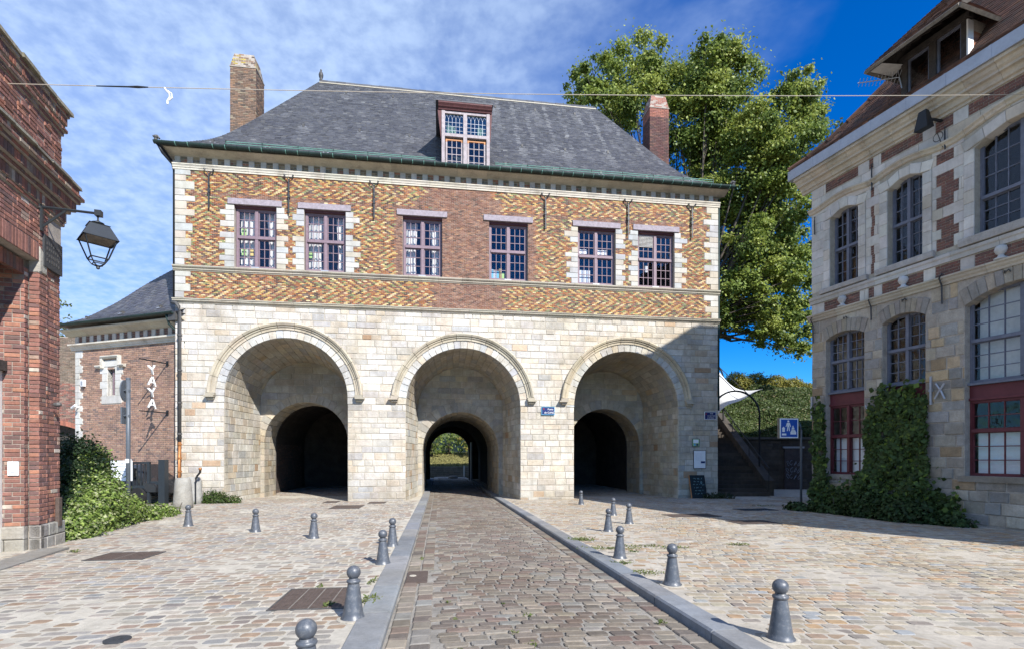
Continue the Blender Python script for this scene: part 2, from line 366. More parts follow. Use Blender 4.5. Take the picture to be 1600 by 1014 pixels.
def fill(rows, x0, x1, holes, lens, gap=.012, minlen=.05):
    """Courses of blocks between x0 and x1 round the holes. lens(i) -> (first length, function giving the next). Yields (polygon (x,z), x, z, row)."""
    for i, (z0, z1) in enumerate(rows):
        g = gap/2; za, zb = z0+g, z1-g; zm = (z0+z1)/2; segs = []; cuts = []
        for h in holes:
            a, b = h.iv(za), h.iv(zb)
            rect = isinstance(h, Seg) and not h.h
            if rect:
                m = h.iv(zm); a = b = m
            if a is None and b is None: continue
            zs = [za, za+(zb-za)*.33, za+(zb-za)*.66, zb] if (isinstance(h, Arch) and zb > h.zs) or (isinstance(h, Seg) and h.h and zb > h.z1) else [za, zb]
            L_, R_ = [], []
            mc = h.c if isinstance(h, Arch) else (h.u0+h.u1)/2
            for z in zs:
                q = h.iv(z) if not rect else a
                if q is None: q = (mc, mc)
                L_.append((q[0], z)); R_.append((q[1], z))
            cuts.append((min(p[0] for p in L_), max(p[0] for p in R_), L_, R_))
        cuts.sort(key=lambda t: t[0])
        left = [(x0, za), (x0, zb)]
        for c in cuts+[None]:
            right = c[2] if c else [(x1, za), (x1, zb)]
            segs.append((left, right))
            if c: left = c[3]
        first, nxt = lens(i)
        for left, right in segs:
            la = min(p[0] for p in left); lb = max(p[0] for p in left); ra = min(p[0] for p in right); rb = max(p[0] for p in right)
            if rb-la < minlen: continue
            xs = []
            # joints on a common grid so that bonds run through
            x = x0-first
            while x < rb:
                if x > lb+minlen and x < ra-minlen: xs.append(x)
                x += nxt()
            edges = [left]+[[(q, za), (q, zb)] for q in xs]+[right]
            for e, f in zip(edges, edges[1:]):
                a = [(p[0]+g, p[1]) for p in e]; b = [(p[0]-g, p[1]) for p in f]
                if max(p[0] for p in b)-min(p[0] for p in a) < .02: continue
                if b[0][0]-a[0][0] < .004 and b[-1][0]-a[-1][0] < .004: continue
                poly = b+a[::-1]          # right side going up, then left side going down
                q = [poly[0]]
                for p in poly[1:]:
                    if abs(p[0]-q[-1][0])+abs(p[1]-q[-1][1]) > .003: q.append(p)
                if abs(q[0][0]-q[-1][0])+abs(q[0][1]-q[-1][1]) < .003: q.pop()
                if len(q) < 3: continue
                yield q, sum(p[0] for p in q)/len(q), zm, i
FRONT = (0, -1, 0)
def front(q, y=0.): return [(p[0], y, p[1]) for p in q]

def wall_core(mb, x0, x1, z0, z1, holes, y, depth, seg=14, col=(.5, .5, .5)):
    """Wall sheet at y with openings (objects with .rng and .top), and their reveals going back by depth."""
    xs = {x0, x1}
    for h in holes:
        a, b = (h.c-h.r, h.c+h.r) if isinstance(h, Arch) else (h.u0, h.u1)
        n = 1 if isinstance(h, Seg) and not h.h else (40 if isinstance(h, Arch) else seg)
        for i in range(n+1): xs.add(round(a+(b-a)*i/n, 5))
    xs = sorted(x for x in xs if x0-1e-6 <= x <= x1+1e-6)
    def top(h, x):
        if isinstance(h, Seg): return h.top(x)
        return h.zs+sqrt(max(0, h.r**2-(x-h.c)**2))
    for a, b in zip(xs, xs[1:]):
        m = (a+b)/2; za = zb = z0
        for h in sorted(holes, key=lambda h: h.zb if isinstance(h, Arch) else h.z0):
            ha, hb = (h.c-h.r, h.c+h.r) if isinstance(h, Arch) else (h.u0, h.u1)
            if not ha-1e-6 < m < hb+1e-6: continue
            bt = h.zb if isinstance(h, Arch) else h.z0
            if bt > za+1e-4: mb.quad((a, y, za), (b, y, zb), (b, y, bt), (a, y, bt), col)
            ta, tb = top(h, a), top(h, b)
            if depth:
                mb.quad((a, y, ta), (b, y, tb), (b, y+depth, tb), (a, y+depth, ta), col)
                if bt > z0: mb.quad((a, y, bt), (a, y+depth, bt), (b, y+depth, bt), (b, y, bt), col)
            za, zb = ta, tb
        mb.quad((a, y, za), (b, y, zb), (b, y, z1), (a, y, z1), col)
    if depth:
        for h in holes:
            ha, hb = (h.c-h.r, h.c+h.r) if isinstance(h, Arch) else (h.u0, h.u1); bt = h.zb if isinstance(h, Arch) else h.z0
            tp = h.zs if isinstance(h, Arch) else h.z1
            mb.quad((ha, y, bt), (ha, y, tp), (ha, y+depth, tp), (ha, y+depth, bt), col)
            mb.quad((hb, y, bt), (hb, y+depth, bt), (hb, y+depth, tp), (hb, y, tp), col)

def zgr(X, Y): return -.012*min(max(Y, -30), 23.)

_pm = {}
def pane_mesh(m):
    if m not in _pm:
        b = MB().box(-.5, .5, -.5, .5, -.5, .5); _pm[m] = mesh('pane', b.v, b.f, m)
    return _pm[m]
def pane(parent, x0, x1, z0, z1, y, m='glass', tilt=.012, th=.006):
    o = bpy.data.objects.new('pane', pane_mesh(m))
    return link(o, parent, ((x0+x1)/2, y, (z0+z1)/2), (U(-tilt, tilt), 0, U(-tilt, tilt)), (x1-x0, th, z1-z0))

def window(parent, u0, u1, z0, z1, y, lights, m, gl='glass', fr=.07, bar=.022, name='window', label=None, s=.03):
    """lights: list of (u0,u1,z0,z1,cols,rows) for each light inside the frame; everything else is frame, mullion or transom."""
    f = MB(); yb = y+.09
    us = sorted({u0, u1}); f.box(u0, u0+fr, y, yb, z0, z1); f.box(u1-fr, u1, y, yb, z0, z1)
    f.box(u0+fr, u1-fr, y, yb, z1-fr, z1); f.box(u0+fr, u1-fr, y, yb, z0, z0+fr)
    w = f.build(name, m, parent, origin=(u0, y, z0), label=label)
    ox, oy, oz = u0, y, z0
    g = MB()
    for (a, b, c, d, nc, nr) in lights:
        g.box(a, a+s, .018, .075, c, d, f=lambda X, Y, Z: (X-ox, Y, Z-oz)); g.box(b-s, b, .018, .075, c, d, f=lambda X, Y, Z: (X-ox, Y, Z-oz))
        g.box(a+s, b-s, .018, .075, d-s, d, f=lambda X, Y, Z: (X-ox, Y, Z-oz)); g.box(a+s, b-s, .018, .075, c, c+s, f=lambda X, Y, Z: (X-ox, Y, Z-oz))
        pw = (b-a-2*s-bar*(nc-1))/nc; ph = (d-c-2*s-bar*(nr-1))/nr
        for i in range(1, nc):
            x = a+s+i*pw+(i-1)*bar; g.box(x-ox, x+bar-ox, .026, .068, c+s-oz, d-s-oz)
        for j in range(1, nr):
            zz = c+s+j*ph+(j-1)*bar; g.box(a+s-ox, b-s-ox, .028, .066, zz-oz, zz+bar-oz)
        for i in range(nc):
            for j in range(nr):
                x = a+s+i*(pw+bar); zz = c+s+j*(ph+bar)
                pane(w, x-.004-ox, x+pw+.004-ox, zz-.004-oz, zz+ph+.004-oz, .047, gl)
    g.build('glazing_bar', m, w)
    return w, (ox, oy, oz)

def text(body, size, parent, loc, rot, m, align='CENTER', ext=.002, name='lettering'):
    c = bpy.data.curves.new(name, 'FONT'); c.body = body; c.size = size; c.align_x = align; c.align_y = 'CENTER'; c.extrude = ext
    t = bpy.data.objects.new(name, c); me = bpy.data.meshes.new_from_object(t); bpy.data.objects.remove(t); me.materials.clear(); me.materials.append(MATS[m])
    return link(bpy.data.objects.new(name, me), parent, loc, rot)

def leafcloud(P, Nrm, size, cols, m, name, asp=.62):
    """One bent leaf (two triangles each side of the rib) per point."""
    n = len(P); a = rs.normal(size=(n, 3)); Nrm = Nrm/np.maximum(1e-6, np.linalg.norm(Nrm, axis=1, keepdims=True))
    t = np.cross(Nrm, a); t /= np.maximum(1e-6, np.linalg.norm(t, axis=1, keepdims=True)); b = np.cross(Nrm, t)
    s = (size*(.65+.7*rs.rand(n)))[:, None] if np.isscalar(size) else size[:, None]
    V = np.empty((n, 4, 3)); V[:, 0] = P-t*s*.5; V[:, 1] = P+b*s*.5*asp-Nrm*s*.10; V[:, 2] = P+t*s*.5-Nrm*s*.06; V[:, 3] = P-b*s*.5*asp-Nrm*s*.10
    F = np.arange(n*4).reshape(n, 4)
    # split along the rib so that the two halves take light differently
    T = np.concatenate([F[:, [0, 1, 2]], F[:, [0, 2, 3]]])
    return npmesh(name, V.reshape(-1, 3), T, np.repeat(cols, 4, axis=0), m)

def blob(center, rad3, n, shell=.55):
    """n points in an ellipsoid, denser towards its surface, with outward normals."""
    d = rs.normal(size=(n, 3)); d /= np.linalg.norm(d, axis=1, keepdims=True)
    r = (shell+(1-shell)*rs.rand(n))**.7*(1+.12*rs.normal(size=n))
    return np.asarray(center)+d*r[:, None]*np.asarray(rad3), d
# ------------------------------------------------------------------ ground, square, road, kerbs
GA = rad(8.0); GO = (0, 21.0, 0)
def gw(u, v): return u*cos(GA)-v*sin(GA), 21+u*sin(GA)+v*cos(GA)
def gl(X, Y): return X*cos(GA)+(Y-21)*sin(GA), -X*sin(GA)+(Y-21)*cos(GA)
def zl(u, v): return zgr(*gw(u, v))
def sheet(name, us, vs, zf, m, kind='structure'):
    b = MB(); nu = len(us)
    for v in vs:
        for u in us: b.v.append((u, v, zf(u, v))); b.c.append((.5, .5, .5, 1))
    for j in range(len(vs)-1):
        for i in range(nu-1): b.f.append((j*nu+i, j*nu+i+1, (j+1)*nu+i+1, (j+1)*nu+i))
    return b.build(name, m, None, GO, (0, 0, GA), kind=kind)
b = MB()
ys = [-400, -60, -30, -10, 0, 10, 20, 23, 30, 60, 400]; xs = [-400, -60, 0, 60, 400]
for y in ys:
    for x in xs: b.v.append((x, y, zgr(x, y)-.16)); b.c.append((.5, .5, .5, 1))
for j in range(len(ys)-1):
    for i in range(len(xs)-1): b.f.append((j*5+i, j*5+i+1, (j+1)*5+i+1, (j+1)*5+i))
b.build('ground', 'earth', kind='structure')

KL0, KL1, KR0, KR1 = -3.70, -3.40, -.545, -.27           # kerb edges across the road (gate axes)
def road_z(u, v): return zl(u, v)-.045-.028*(u-KL1)/(KR0-KL1)+.03*(1-((u-(KL1+KR0)/2)/1.45)**2)
vs = [-34+1.5*i for i in range(63)]
SQ_L = sheet('cobbled_square', [-34, -20, -10, KL0], [-34+2*i for i in range(28)], lambda u, v: zl(u, v)-.004, 'sand')
SQ_R = sheet('cobbled_square', [KR1, 8, 20, 40], [-34+2*i for i in range(28)], lambda u, v: zl(u, v)-.003, 'sand_brown')
ROAD = sheet('road', [KL1+(KR0-KL1)*i/6 for i in range(7)], vs, lambda u, v: road_z(u, v)-.012, 'road_sand')

PAL_L = [(3, (0.267, 0.231, 0.187)), (3, (0.247, 0.231, 0.209)), (1.6, (0.246, 0.187, 0.15)), (2.4, (0.307, 0.277, 0.232)), (0.8, (0.266, 0.193, 0.136)), (0.7, (0.177, 0.159, 0.145)), (0.8, (0.238, 0.237, 0.232))]
PAL_R = [(3.2, (0.298, 0.25, 0.186)), (2.2, (0.271, 0.245, 0.209)), (1.8, (0.298, 0.217, 0.155)), (3, (0.335, 0.296, 0.226)), (1, (0.317, 0.218, 0.129)), (0.6, (0.199, 0.175, 0.151)), (0.5, (0.249, 0.255, 0.253))]
PAL_ROAD = [(3, (0.145, 0.118, 0.098)), (2.4, (0.177, 0.154, 0.127)), (1.4, (0.153, 0.114, 0.094)), (1.5, (0.199, 0.172, 0.138)), (0.9, (0.198, 0.188, 0.168)), (1, (0.125, 0.107, 0.092)), (0.6, (0.244, 0.212, 0.172))]
COVERS = []      # (u0,u1,v0,v1) rectangles where no stone is laid
def cover_px(pxs, pad=.0):
    pts = []
    for px, py in pxs:
        Y = EYE/((py-HY)/FOC-.012); pts.append(gl((px-CX)/FOC*Y, Y))
    us = [p[0] for p in pts]; vv = [p[1] for p in pts]; r = (min(us)-pad, max(us)+pad, min(vv)-pad, max(vv)+pad); COVERS.append(r); return r
CV_BIG = cover_px([(437, 949), (541, 949), (552, 921), (457, 921)])
CV_LEFT = cover_px([(150, 875), (222, 873), (245, 862), (172, 864)])
CV_FAR = [cover_px([(515, 794), (560, 794), (556, 789)]), cover_px([(505, 785), (525, 785), (524, 782.5)]), cover_px([(575, 786), (600, 786), (600, 783.5)])]
CV_R1 = cover_px([(1050, 807), (1098, 807), (1108, 803), (1058, 803)]); CV_R2 = cover_px([(1152, 817), (1198, 818), (1195, 813), (1155, 813)])
CV_R3 = cover_px([(1160, 797), (1196, 797), (1196, 794)])
def in_cover(u, v, pad=.04): return any(a-pad < u < b+pad and c-pad < v < d+pad for a, b, c, d in COVERS)

def pave(parent, inside, a_rng, b_rng, ang, pivot, pitch, L, joint, pal, zf, name, rest, m, dark=.0, near=9.5, skew=0., nmax=300):
    out = []; ca, sa = cos(ang), sin(ang); bb = b_rng[0]; row = 0
    while bb < b_rng[1]:
        h = pitch*U(.92, 1.1); a = a_rng[0]-U(0, L[1]); row += 1
        while a < a_rng[1]:
            l = U(*L); ac, bc = a+l/2, bb+h/2; a += l
            u, v = pivot[0]+ac*ca-bc*sa, pivot[1]+ac*sa+bc*ca
            X, Y = gw(u, v)
            if Y < 2.9 or not inside(u, v, X, Y) or in_cover(u, v): continue
            px = CX+FOC*X/Y
            if not -260 < px < 1860: continue
            hx, hy = l/2-joint*U(.3, .8), h/2-joint*U(.3, .7)
            if Y < near: k = [(-.82, -1), (.82, -1), (1, -.6), (1, .6), (.82, 1), (-.82, 1), (-1, .6), (-1, -.6)]
            else: k = [(-1, -1), (1, -1), (1, 1), (-1, 1)]
            P = []; zz = U(-.004, .004)+.004*sin(u*1.7+v*.6)*sin(v*1.3-u*.4); tx, ty = U(-.02, .02), U(-.02, .02)
            for kx, ky in k:
                x, y = kx*hx*U(.9, 1.06)+ky*skew*hy, ky*hy*U(.9, 1.06); uu, vv = u+x*ca-y*sa, v+x*sa+y*ca
                P.append((uu, vv, zf(uu, vv)+zz+tx*x+ty*y))
            out.append(block(P, (0, 0, 1), .05, .009 if Y < near else .007, .000, jc(pick(pal), .12, .03)))
        bb += h
    return emit(out, name, rest, parent, m, nmax)

LBX = lambda Y: -8.30-.319*(Y-8.99)          # face line of the brick building on the left
def ins_l(u, v, X, Y):
    if u > KL0-.09: return False
    if Y < 9.9 and X < LBX(Y)-.05: return False
    if v > .1 and not (-10.9 < u < -6.55 and v < 9): return False
    if v < .1 and X < -17: return False
    return Y < 22 or v > 0
def ins_r(u, v, X, Y):
    if u < KR1+.09: return False
    k = (X-9.57)*.947+(Y-16.46)*.320
    if k > -.05 and Y < 16.7: return False
    if v > .1 and not ((2.75 < u < 7.0 and v < 7) or (u > 9.1 and v < 1.6)): return False
    return X < 15
pave(SQ_L, ins_l, (-16, 13), (-19, 9.5), 0, (KL0-.09-12, 0), .138, (.165, .235), .026, PAL_L, lambda u, v: zl(u, v), 'cobblestone', 'cobblestone_paving', 'cobble', skew=.12)
pave(SQ_R, ins_r, (-14, 14), (-20, 12), rad(-11), (4, -2), .134, (.15, .23), .016, PAL_R, lambda u, v: zl(u, v), 'cobblestone', 'cobblestone_paving', 'cobble')
GR = cover_px([(633, 905), (660, 905), (669, 888), (644, 888)])
ins_road = lambda u, v, X, Y: KL1+.42 < u < KR0-.25 and v < 26
pave(ROAD, ins_road, (-2.5, 3.4), (-18.5, 24), 0, (-2, 0), .124, (.19, .245), .020, PAL_ROAD, road_z, 'sett', 'sett_paving', 'sett', near=8.5)
out = []
for u0, u1 in ((KL1+.02, KL1+.20), (KL1+.215, KL1+.40), (KR0-.225, KR0-.02)):      # gutter courses laid along the kerbs
    v = -18.5
    while v < 22:
        l = U(.17, .26)
        if gw(u0, v)[1] > 2.9 and not in_cover((u0+u1)/2, v+l/2, .02):
            P = [(x, y, road_z(x, y)+U(-.002, .004)) for x, y in ((u0+U(0, .012), v+.008), (u1-U(0, .012), v+.008), (u1-U(0, .012), v+l-.008), (u0+U(0, .012), v+l-.008))]
            out.append(block(P, (0, 0, 1), .05, .012, .002, jc(pick(PAL_ROAD[1:]), .14)))
        v += l
emit(out, 'gutter_sett', 'gutter_setts', ROAD, 'sett', 160)
for u0, u1 in ((KL0, KL1), (KR0, KR1)):
    k = MB().box(u0+.02, u1-.02, -34, 22, -.6, -.40); kb = k.build('kerb', 'mortar', None, GO, (0, 0, GA), kind='structure')
    v = -20.
    while v < 21.5:
        l = U(.95, 1.25)
        if gw(u0, v+l)[1] > 2.5:
            m_ = MB(); c = jc(pick([(2, (.205, .212, .225)), (1, (.235, .235, .235)), (1, (.18, .19, .205))]), .10)
            za, zb = zl(u0, v)+U(-.006, .004), zl(u0, v+l)+U(-.006, .004); a, e = v+.007, v+l-.007; r = .02; dz = .022
            pr = [(u0, -.3), (u0, dz-r), (u0+r, dz), (u1-r, dz), (u1, dz-r), (u1, -.3)]
            if u0 < -2: pr = [(u0, -.3), (u0, dz-.006), (u0+.006, dz), (u1-r, dz), (u1, dz-r), (u1, -.3)]
            vsx = [(x, a, za+z) for x, z in pr]+[(x, e, zb+z) for x, z in pr]
            fs = [(i, i+6, i+7, i+1) for i in range(5)]+[tuple(range(6)), tuple(range(6, 12))[::-1]]
            m_.add(vsx, fs, c); m_.build('kerb_stone', 'kerb', kb, origin=((u0+u1)/2, v+l/2, za))
        v += l

# ------------------------------------------------------------------ gatehouse
G = empty('gatehouse', GO, GA, 'long stone gatehouse with three arches, glazed brick upper storey and slate roof', 'gatehouse')
UL, UR = -12.71, 8.99
ARC = [Arch(-8.735, 2.255, 3.80, -.35), Arch(-1.955, 2.295, 3.565, -.35), Arch(4.885, 2.285, 3.635, -.35)]
INN = [(1.77, 2.13, 4.6, .36), (1.74, 1.81, 8.6, .44), (1.76, 2.02, 4.7, .42)]     # inner arch: radius, springing, depth of its soffit, ring
RB = [1.925, 1.935, 1.94]; ZSB = [3.72, 3.64, 3.62]
ND = 3.0
PAL_ST = [(5, (.47, .435, .365)), (3, (.50, .47, .405)), (1.6, (.42, .40, .355)), (1.6, (.46, .40, .31)), (.3, (.42, .32, .22)), (.8, (.37, .36, .335)), (.12, (.37, .26, .17)), (1.4, (.54, .51, .45))]
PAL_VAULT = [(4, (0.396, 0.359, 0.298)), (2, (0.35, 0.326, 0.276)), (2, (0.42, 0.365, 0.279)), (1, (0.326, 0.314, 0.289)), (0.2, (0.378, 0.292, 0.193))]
Z1, Z2 = 7.24, 12.45           # lower string course, foot of the frieze

core = MB()
lowholes = [Arch(a.c, a.r+.012, a.zs, -.6) for a in ARC]
wall_core(core, UL+.02, UR-.02, -.6, Z1, lowholes, .014, 0)
WIN = [(-10.63, -9.11), (-8.10, -6.55), (-4.37, -2.82), (-.94, .66), (2.76, 4.39), (5.37, 7.00)]
WZ0, WZ1 = 8.66, 11.05
wh = [Seg(a, b_, WZ0, WZ1) for a, b_ in WIN]
core.build('wall', 'mortar', G)
core = MB(); wall_core(core, UL+.02, UR-.02, Z1, 12.8, wh, .010, .42)
core.quad((UL+.02, .01, -.6), (UL+.02, .01, 12.8), (UL+.02, 11.98, 12.8), (UL+.02, 11.98, -.6)); core.quad((UR-.02, .01, -.6), (UR-.02, 12, -.6), (UR-.02, 12, 12.8), (UR-.02, .01, 12.8))
core.quad((UL+.02, 11.98, Z1), (UR-.02, 11.98, Z1), (UR-.02, 11.98, 12.8), (UL+.02, 11.98, 12.8))
core.quad((UL+.02, 11.98, -.6), (UL+.02, 11.98, 7.2), (UL+.02, 21.0, 7.2), (UL+.02, 21.0, -.6)); core.quad((UR-.02, 11.98, -.6), (UR-.02, 21.0, -.6), (UR-.02, 21.0, 7.2), (UR-.02, 11.98, 7.2))
core.quad((UL+.02, 11.98, 7.2), (UR-.02, 11.98, 7.2), (UR-.02, 21.0, 7.2), (UL+.02, 21.0, 7.2))
core.build('upper_wall', 'dark_mortar', G)
# back wall of the passage with its far opening
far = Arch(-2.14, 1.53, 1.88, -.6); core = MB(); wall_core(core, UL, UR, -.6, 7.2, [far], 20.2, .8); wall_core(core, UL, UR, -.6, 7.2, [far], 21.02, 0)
core.build('rear_wall', 'deep_shade', G)
# dark rooms behind the windows
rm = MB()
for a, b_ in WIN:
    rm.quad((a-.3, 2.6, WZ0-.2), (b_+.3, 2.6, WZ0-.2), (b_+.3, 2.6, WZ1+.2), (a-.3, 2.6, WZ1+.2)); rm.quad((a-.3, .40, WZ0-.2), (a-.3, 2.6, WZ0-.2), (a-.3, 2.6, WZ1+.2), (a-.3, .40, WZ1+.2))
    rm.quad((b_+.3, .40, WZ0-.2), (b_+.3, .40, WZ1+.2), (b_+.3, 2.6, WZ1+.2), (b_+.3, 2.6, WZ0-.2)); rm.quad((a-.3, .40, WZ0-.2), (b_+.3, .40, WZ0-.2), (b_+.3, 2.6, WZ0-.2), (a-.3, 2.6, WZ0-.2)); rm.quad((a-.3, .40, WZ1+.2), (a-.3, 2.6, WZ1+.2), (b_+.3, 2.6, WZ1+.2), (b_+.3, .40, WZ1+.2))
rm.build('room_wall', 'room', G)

# lower facade: coursed ashlar round the three arches
class RArch:
    """Hole for the facade courses: the opening below the springing of the rings, the middle of the ring above it."""
    def __init__(s, a): s.c, s.r, s.zs, s.a = a.c, a.r, 3.55, a
    def iv(s, z):
        a = s.a
        if z < 3.55: return a.c-a.r, a.c+a.r
        rr = a.r+.17
        if z <= a.zs: return a.c-rr, a.c+rr
        if z < a.zs+rr: d = sqrt(rr**2-(z-a.zs)**2); return a.c-d, a.c+d
        return None
class _A(Arch):
    def __init__(s, a): s.c, s.r, s.zs, s.h_ = a.c, a.r, 3.55, RArch(a)
    def iv(s, z): return s.h_.iv(z)
rows = rows_between(-.36, Z1, .195, .30, (3.55,)); ph = [U(0, .6) for _ in rows]
def lens(i): return ph[i], (lambda: U(.30, .78))
st = []
def tone(c, x, z):                                     # the right of the front is built of warmer, browner stone
    w = min(1, max(0, (x+1.5)/6))*.5
    return (c[0]*(1-.06*w), c[1]*(1-.11*w), c[2]*(1-.24*w))
for q, x, z, i in fill(rows, UL, UR, [_A(a) for a in ARC], lens, .020):
    c = tone(jc(pick(PAL_ST), .10, .02), x, z)
    if z < .75: c = tuple(t*(.78+.2*max(0, z+.2)) for t in c)
    st.append(block(front(q), FRONT, .06, .014, U(-.010, .008), c))
emit([(p[0], p[1], (p[2][0]*1.10, p[2][1]*1.115, p[2][2]*1.19)) for p in st], 'ashlar_stone', 'ashlar_masonry', G, 'stone', 300)
st = []; hood = []; corb = []
PAL_V = [(3, (.47, .455, .415)), (2, (.415, .42, .415)), (1.2, (.45, .405, .335)), (1, (.36, .365, .37))]
for a in ARC:
    n = 29; ri, ro = a.r, a.r+.32
    for i in range(n):
        t0, t1 = pi-pi*i/n-.004, pi-pi*(i+1)/n+.004; tm = (t0+t1)/2
        f = lambda r, t: (a.c+r*cos(t), 0, a.zs+r*sin(t))
        st.append(block([f(ri, t1), f(ro, t1), f(ro, tm), f(ro, t0), f(ri, t0)], FRONT, .10, .008, .012+U(-.003, .004), tone(jc(pick(PAL_V), .07, .02), a.c, 5)))
    if a.zs > 3.58:
        for s in (-1, 1):
            x0, x1 = sorted((a.c+s*ri, a.c+s*ro)); st.append(block([(x0, 0, 3.56), (x1, 0, 3.56), (x1, 0, a.zs-.006), (x0, 0, a.zs-.006)], FRONT, .1, .008, .012, jc(pick(PAL_V), .07)))
    # hood mould over the ring, in lengths, ending on small turned corbels
    pr = [(-.03, .0), (-.03, .05), (.04, .055), (.075, .10), (.115, .085), (.135, .14), (.20, .175), (.235, .16), (.25, .12), (.25, .0)]
    th0 = math.asin(max(-1, min(1, (3.90-a.zs)/2.7))); nn = 13
    for i in range(nn):
        ta, tb = pi-th0-(pi-2*th0)*i/nn-.003, pi-th0-(pi-2*th0)*(i+1)/nn+.003; k = 5; path = [ta+(tb-ta)*j/k for j in range(k+1)]
        m_ = MB(); m_.sweep(path, pr, lambda j: ((a.c+(ro+.01)*cos(path[j]), 0, a.zs+(ro+.01)*sin(path[j])), (cos(path[j]), 0, sin(path[j])), (0, -1, 0)), tone(jc((.44, .39, .30), .10), a.c, 5))
        m_.build('hood_stone', 'moulding', G, origin=(a.c+ro*cos((ta+tb)/2), 0, a.zs+ro*sin((ta+tb)/2)))
    for s in (-1, 1):
        x = a.c+s*(ro+.11); m_ = MB(); col = jc((.36, .32, .25), .1)
        for (w0, w1, z0, z1, d) in ((-.15, .15, 3.80, 3.90, .19), (-.13, .22, 3.74, 3.80, .21), (-.10, .12, 3.66, 3.74, .13)):
            e = sorted((x+s*w0, x+s*w1)); m_.box(e[0], e[1], -d, .0, z0, z1, col)
        m_.build('corbel', 'moulding', G, origin=(x, 0, 3.78))
emit([(p[0], p[1], tuple(min(.8, t*1.15) for t in p[2])) for p in st], 'voussoir', 'voussoir_masonry', G, 'stone', 130)

# splayed niches behind the arches: jambs and conical vaults of long stones, then the inner arches
vst = []; shell = MB(); inst = []; ivs = []
for ai, a in enumerate(ARC):
    ri, zi, vd, ring = INN[ai]; c = a.c
    def R_(t): return a.r+(RB[ai]-a.r)*t/ND
    def S_(t): return a.zs+(ZSB[ai]-a.zs)*t/ND
    def pt(kind, val, t):
        if kind == 0: return (c-R_(t), t, val if val <= 3.5 else S_(t)-(a.zs-val))
        if kind == 2: return (c+R_(t), t, val if val <= 3.5 else S_(t)-(a.zs-val))
        return (c-R_(t)*cos(val), t, S_(t)+R_(t)*sin(val))
    def nrm(kind, val):
        return ((1, 0, 0), (cos(val), 0, -sin(val)), (-1, 0, 0))[kind]
    jr = rows_between(-.36, a.zs, .22, .30); n = 25
    rws = [(0, z0, z1) for z0, z1 in jr]+[(1, pi*i/n, pi*(i+1)/n) for i in range(n)]+[(2, z1, z0) for z0, z1 in jr[::-1]]
    for kind, s0, s1 in rws:
        t = .065; e = .007; first = True
        d = (e if kind == 0 else (-e if kind == 2 else e/2.2))
        while t < ND-.02:
            l = U(.3, .62) if not first else U(.2, .5); first = False; t1 = min(ND, t+l)
            if ND-t1 < .18: t1 = ND
            P = [pt(kind, s0+d, t+e), pt(kind, s0+d, t1-e), pt(kind, s1-d, t1-e), pt(kind, s1-d, t+e)]
            pal = PAL_VAULT if kind == 1 else PAL_ST
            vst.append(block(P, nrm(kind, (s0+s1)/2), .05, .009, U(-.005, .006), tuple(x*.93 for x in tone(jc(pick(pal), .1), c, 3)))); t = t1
        # mortar shell just behind
        A = [pt(kind, s, tt) for s, tt in ((s0, .014), (s0, ND+.04), (s1, ND+.04), (s1, .014))]; nn_ = nrm(kind, (s0+s1)/2)
        shell.quad(*[(p[0]-nn_[0]*.016, p[1], p[2]-nn_[2]*.016) for p in A])
    # back wall of the niche with the inner arch
    ia = Arch(c, ri, zi, -.6); wall_core(shell, c-2.5, c+2.5, -.6, 6.4, [Arch(c, ri+.012, zi, -.6)], ND+.016, 0)
    rows = rows_between(-.36, 6.3, .24, .31, (zi,)); ph2 = [U(0, .6) for _ in rows]
    class _B(Arch):
        def iv(s, z):
            if z < zi: return c-ri, c+ri
            rr = ri+ring*.55
            if z < zi+rr: d = sqrt(rr**2-(z-zi)**2); return c-d, c+d
            return None
    for q, x, z, i in fill(rows, c-2.3, c+2.3, [_B(c, ri, zi)], lambda i: (ph2[i], (lambda: U(.4, .85))), .016):
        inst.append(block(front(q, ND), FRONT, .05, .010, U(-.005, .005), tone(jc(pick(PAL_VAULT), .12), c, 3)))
    n = 21
    for i in range(n):
        t0, t1 = pi-pi*i/n-.005, pi-pi*(i+1)/n+.005; tm = (t0+t1)/2; f = lambda r, t: (c+r*cos(t), ND, zi+r*sin(t))
        ivs.append(block([f(ri, t1), f(ri+ring, t1), f(ri+ring, tm), f(ri+ring, t0), f(ri, t0)], FRONT, .09, .009, .012+U(-.003, .004), tone(jc(pick(PAL_VAULT), .12), c, 3)))
    # soffit of the inner arch
    jr = rows_between(-.36, zi, .24, .30)
    rws = [(0, z0, z1) for z0, z1 in jr]+[(1, pi*i/n, pi*(i+1)/n) for i in range(n)]+[(2, z1, z0) for z0, z1 in jr[::-1]]
    def p2(kind, val, t):
        if kind == 1: return (c-ri*cos(val), t, zi+ri*sin(val))
        return (c+(ri if kind else -ri), t, val)
    for kind, s0, s1 in rws:
        t = ND+.07; d = (e if kind == 0 else (-e if kind == 2 else e/2))
        while t < vd-.02:
            t1 = min(vd, t+U(.35, .75))
            if vd-t1 < .2: t1 = vd
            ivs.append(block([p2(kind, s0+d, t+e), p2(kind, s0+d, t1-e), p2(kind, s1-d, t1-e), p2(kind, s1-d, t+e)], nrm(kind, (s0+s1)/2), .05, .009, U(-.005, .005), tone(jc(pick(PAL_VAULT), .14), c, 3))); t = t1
        A = [p2(kind, s, tt) for s, tt in ((s0, ND+.02), (s0, vd+.02), (s1, vd+.02), (s1, ND+.02))]; nn_ = nrm(kind, (s0+s1)/2)
        shell.quad(*[(p[0]-nn_[0]*.016, p[1], p[2]-nn_[2]*.016) for p in A])
emit(vst, 'niche_stone', 'niche_masonry', G, 'stone', 300)
emit(inst, 'inner_wall_stone', 'inner_wall_masonry', G, 'stone', 150)
emit(ivs, 'inner_arch_stone', 'inner_arch_masonry', G, 'stone', 150)
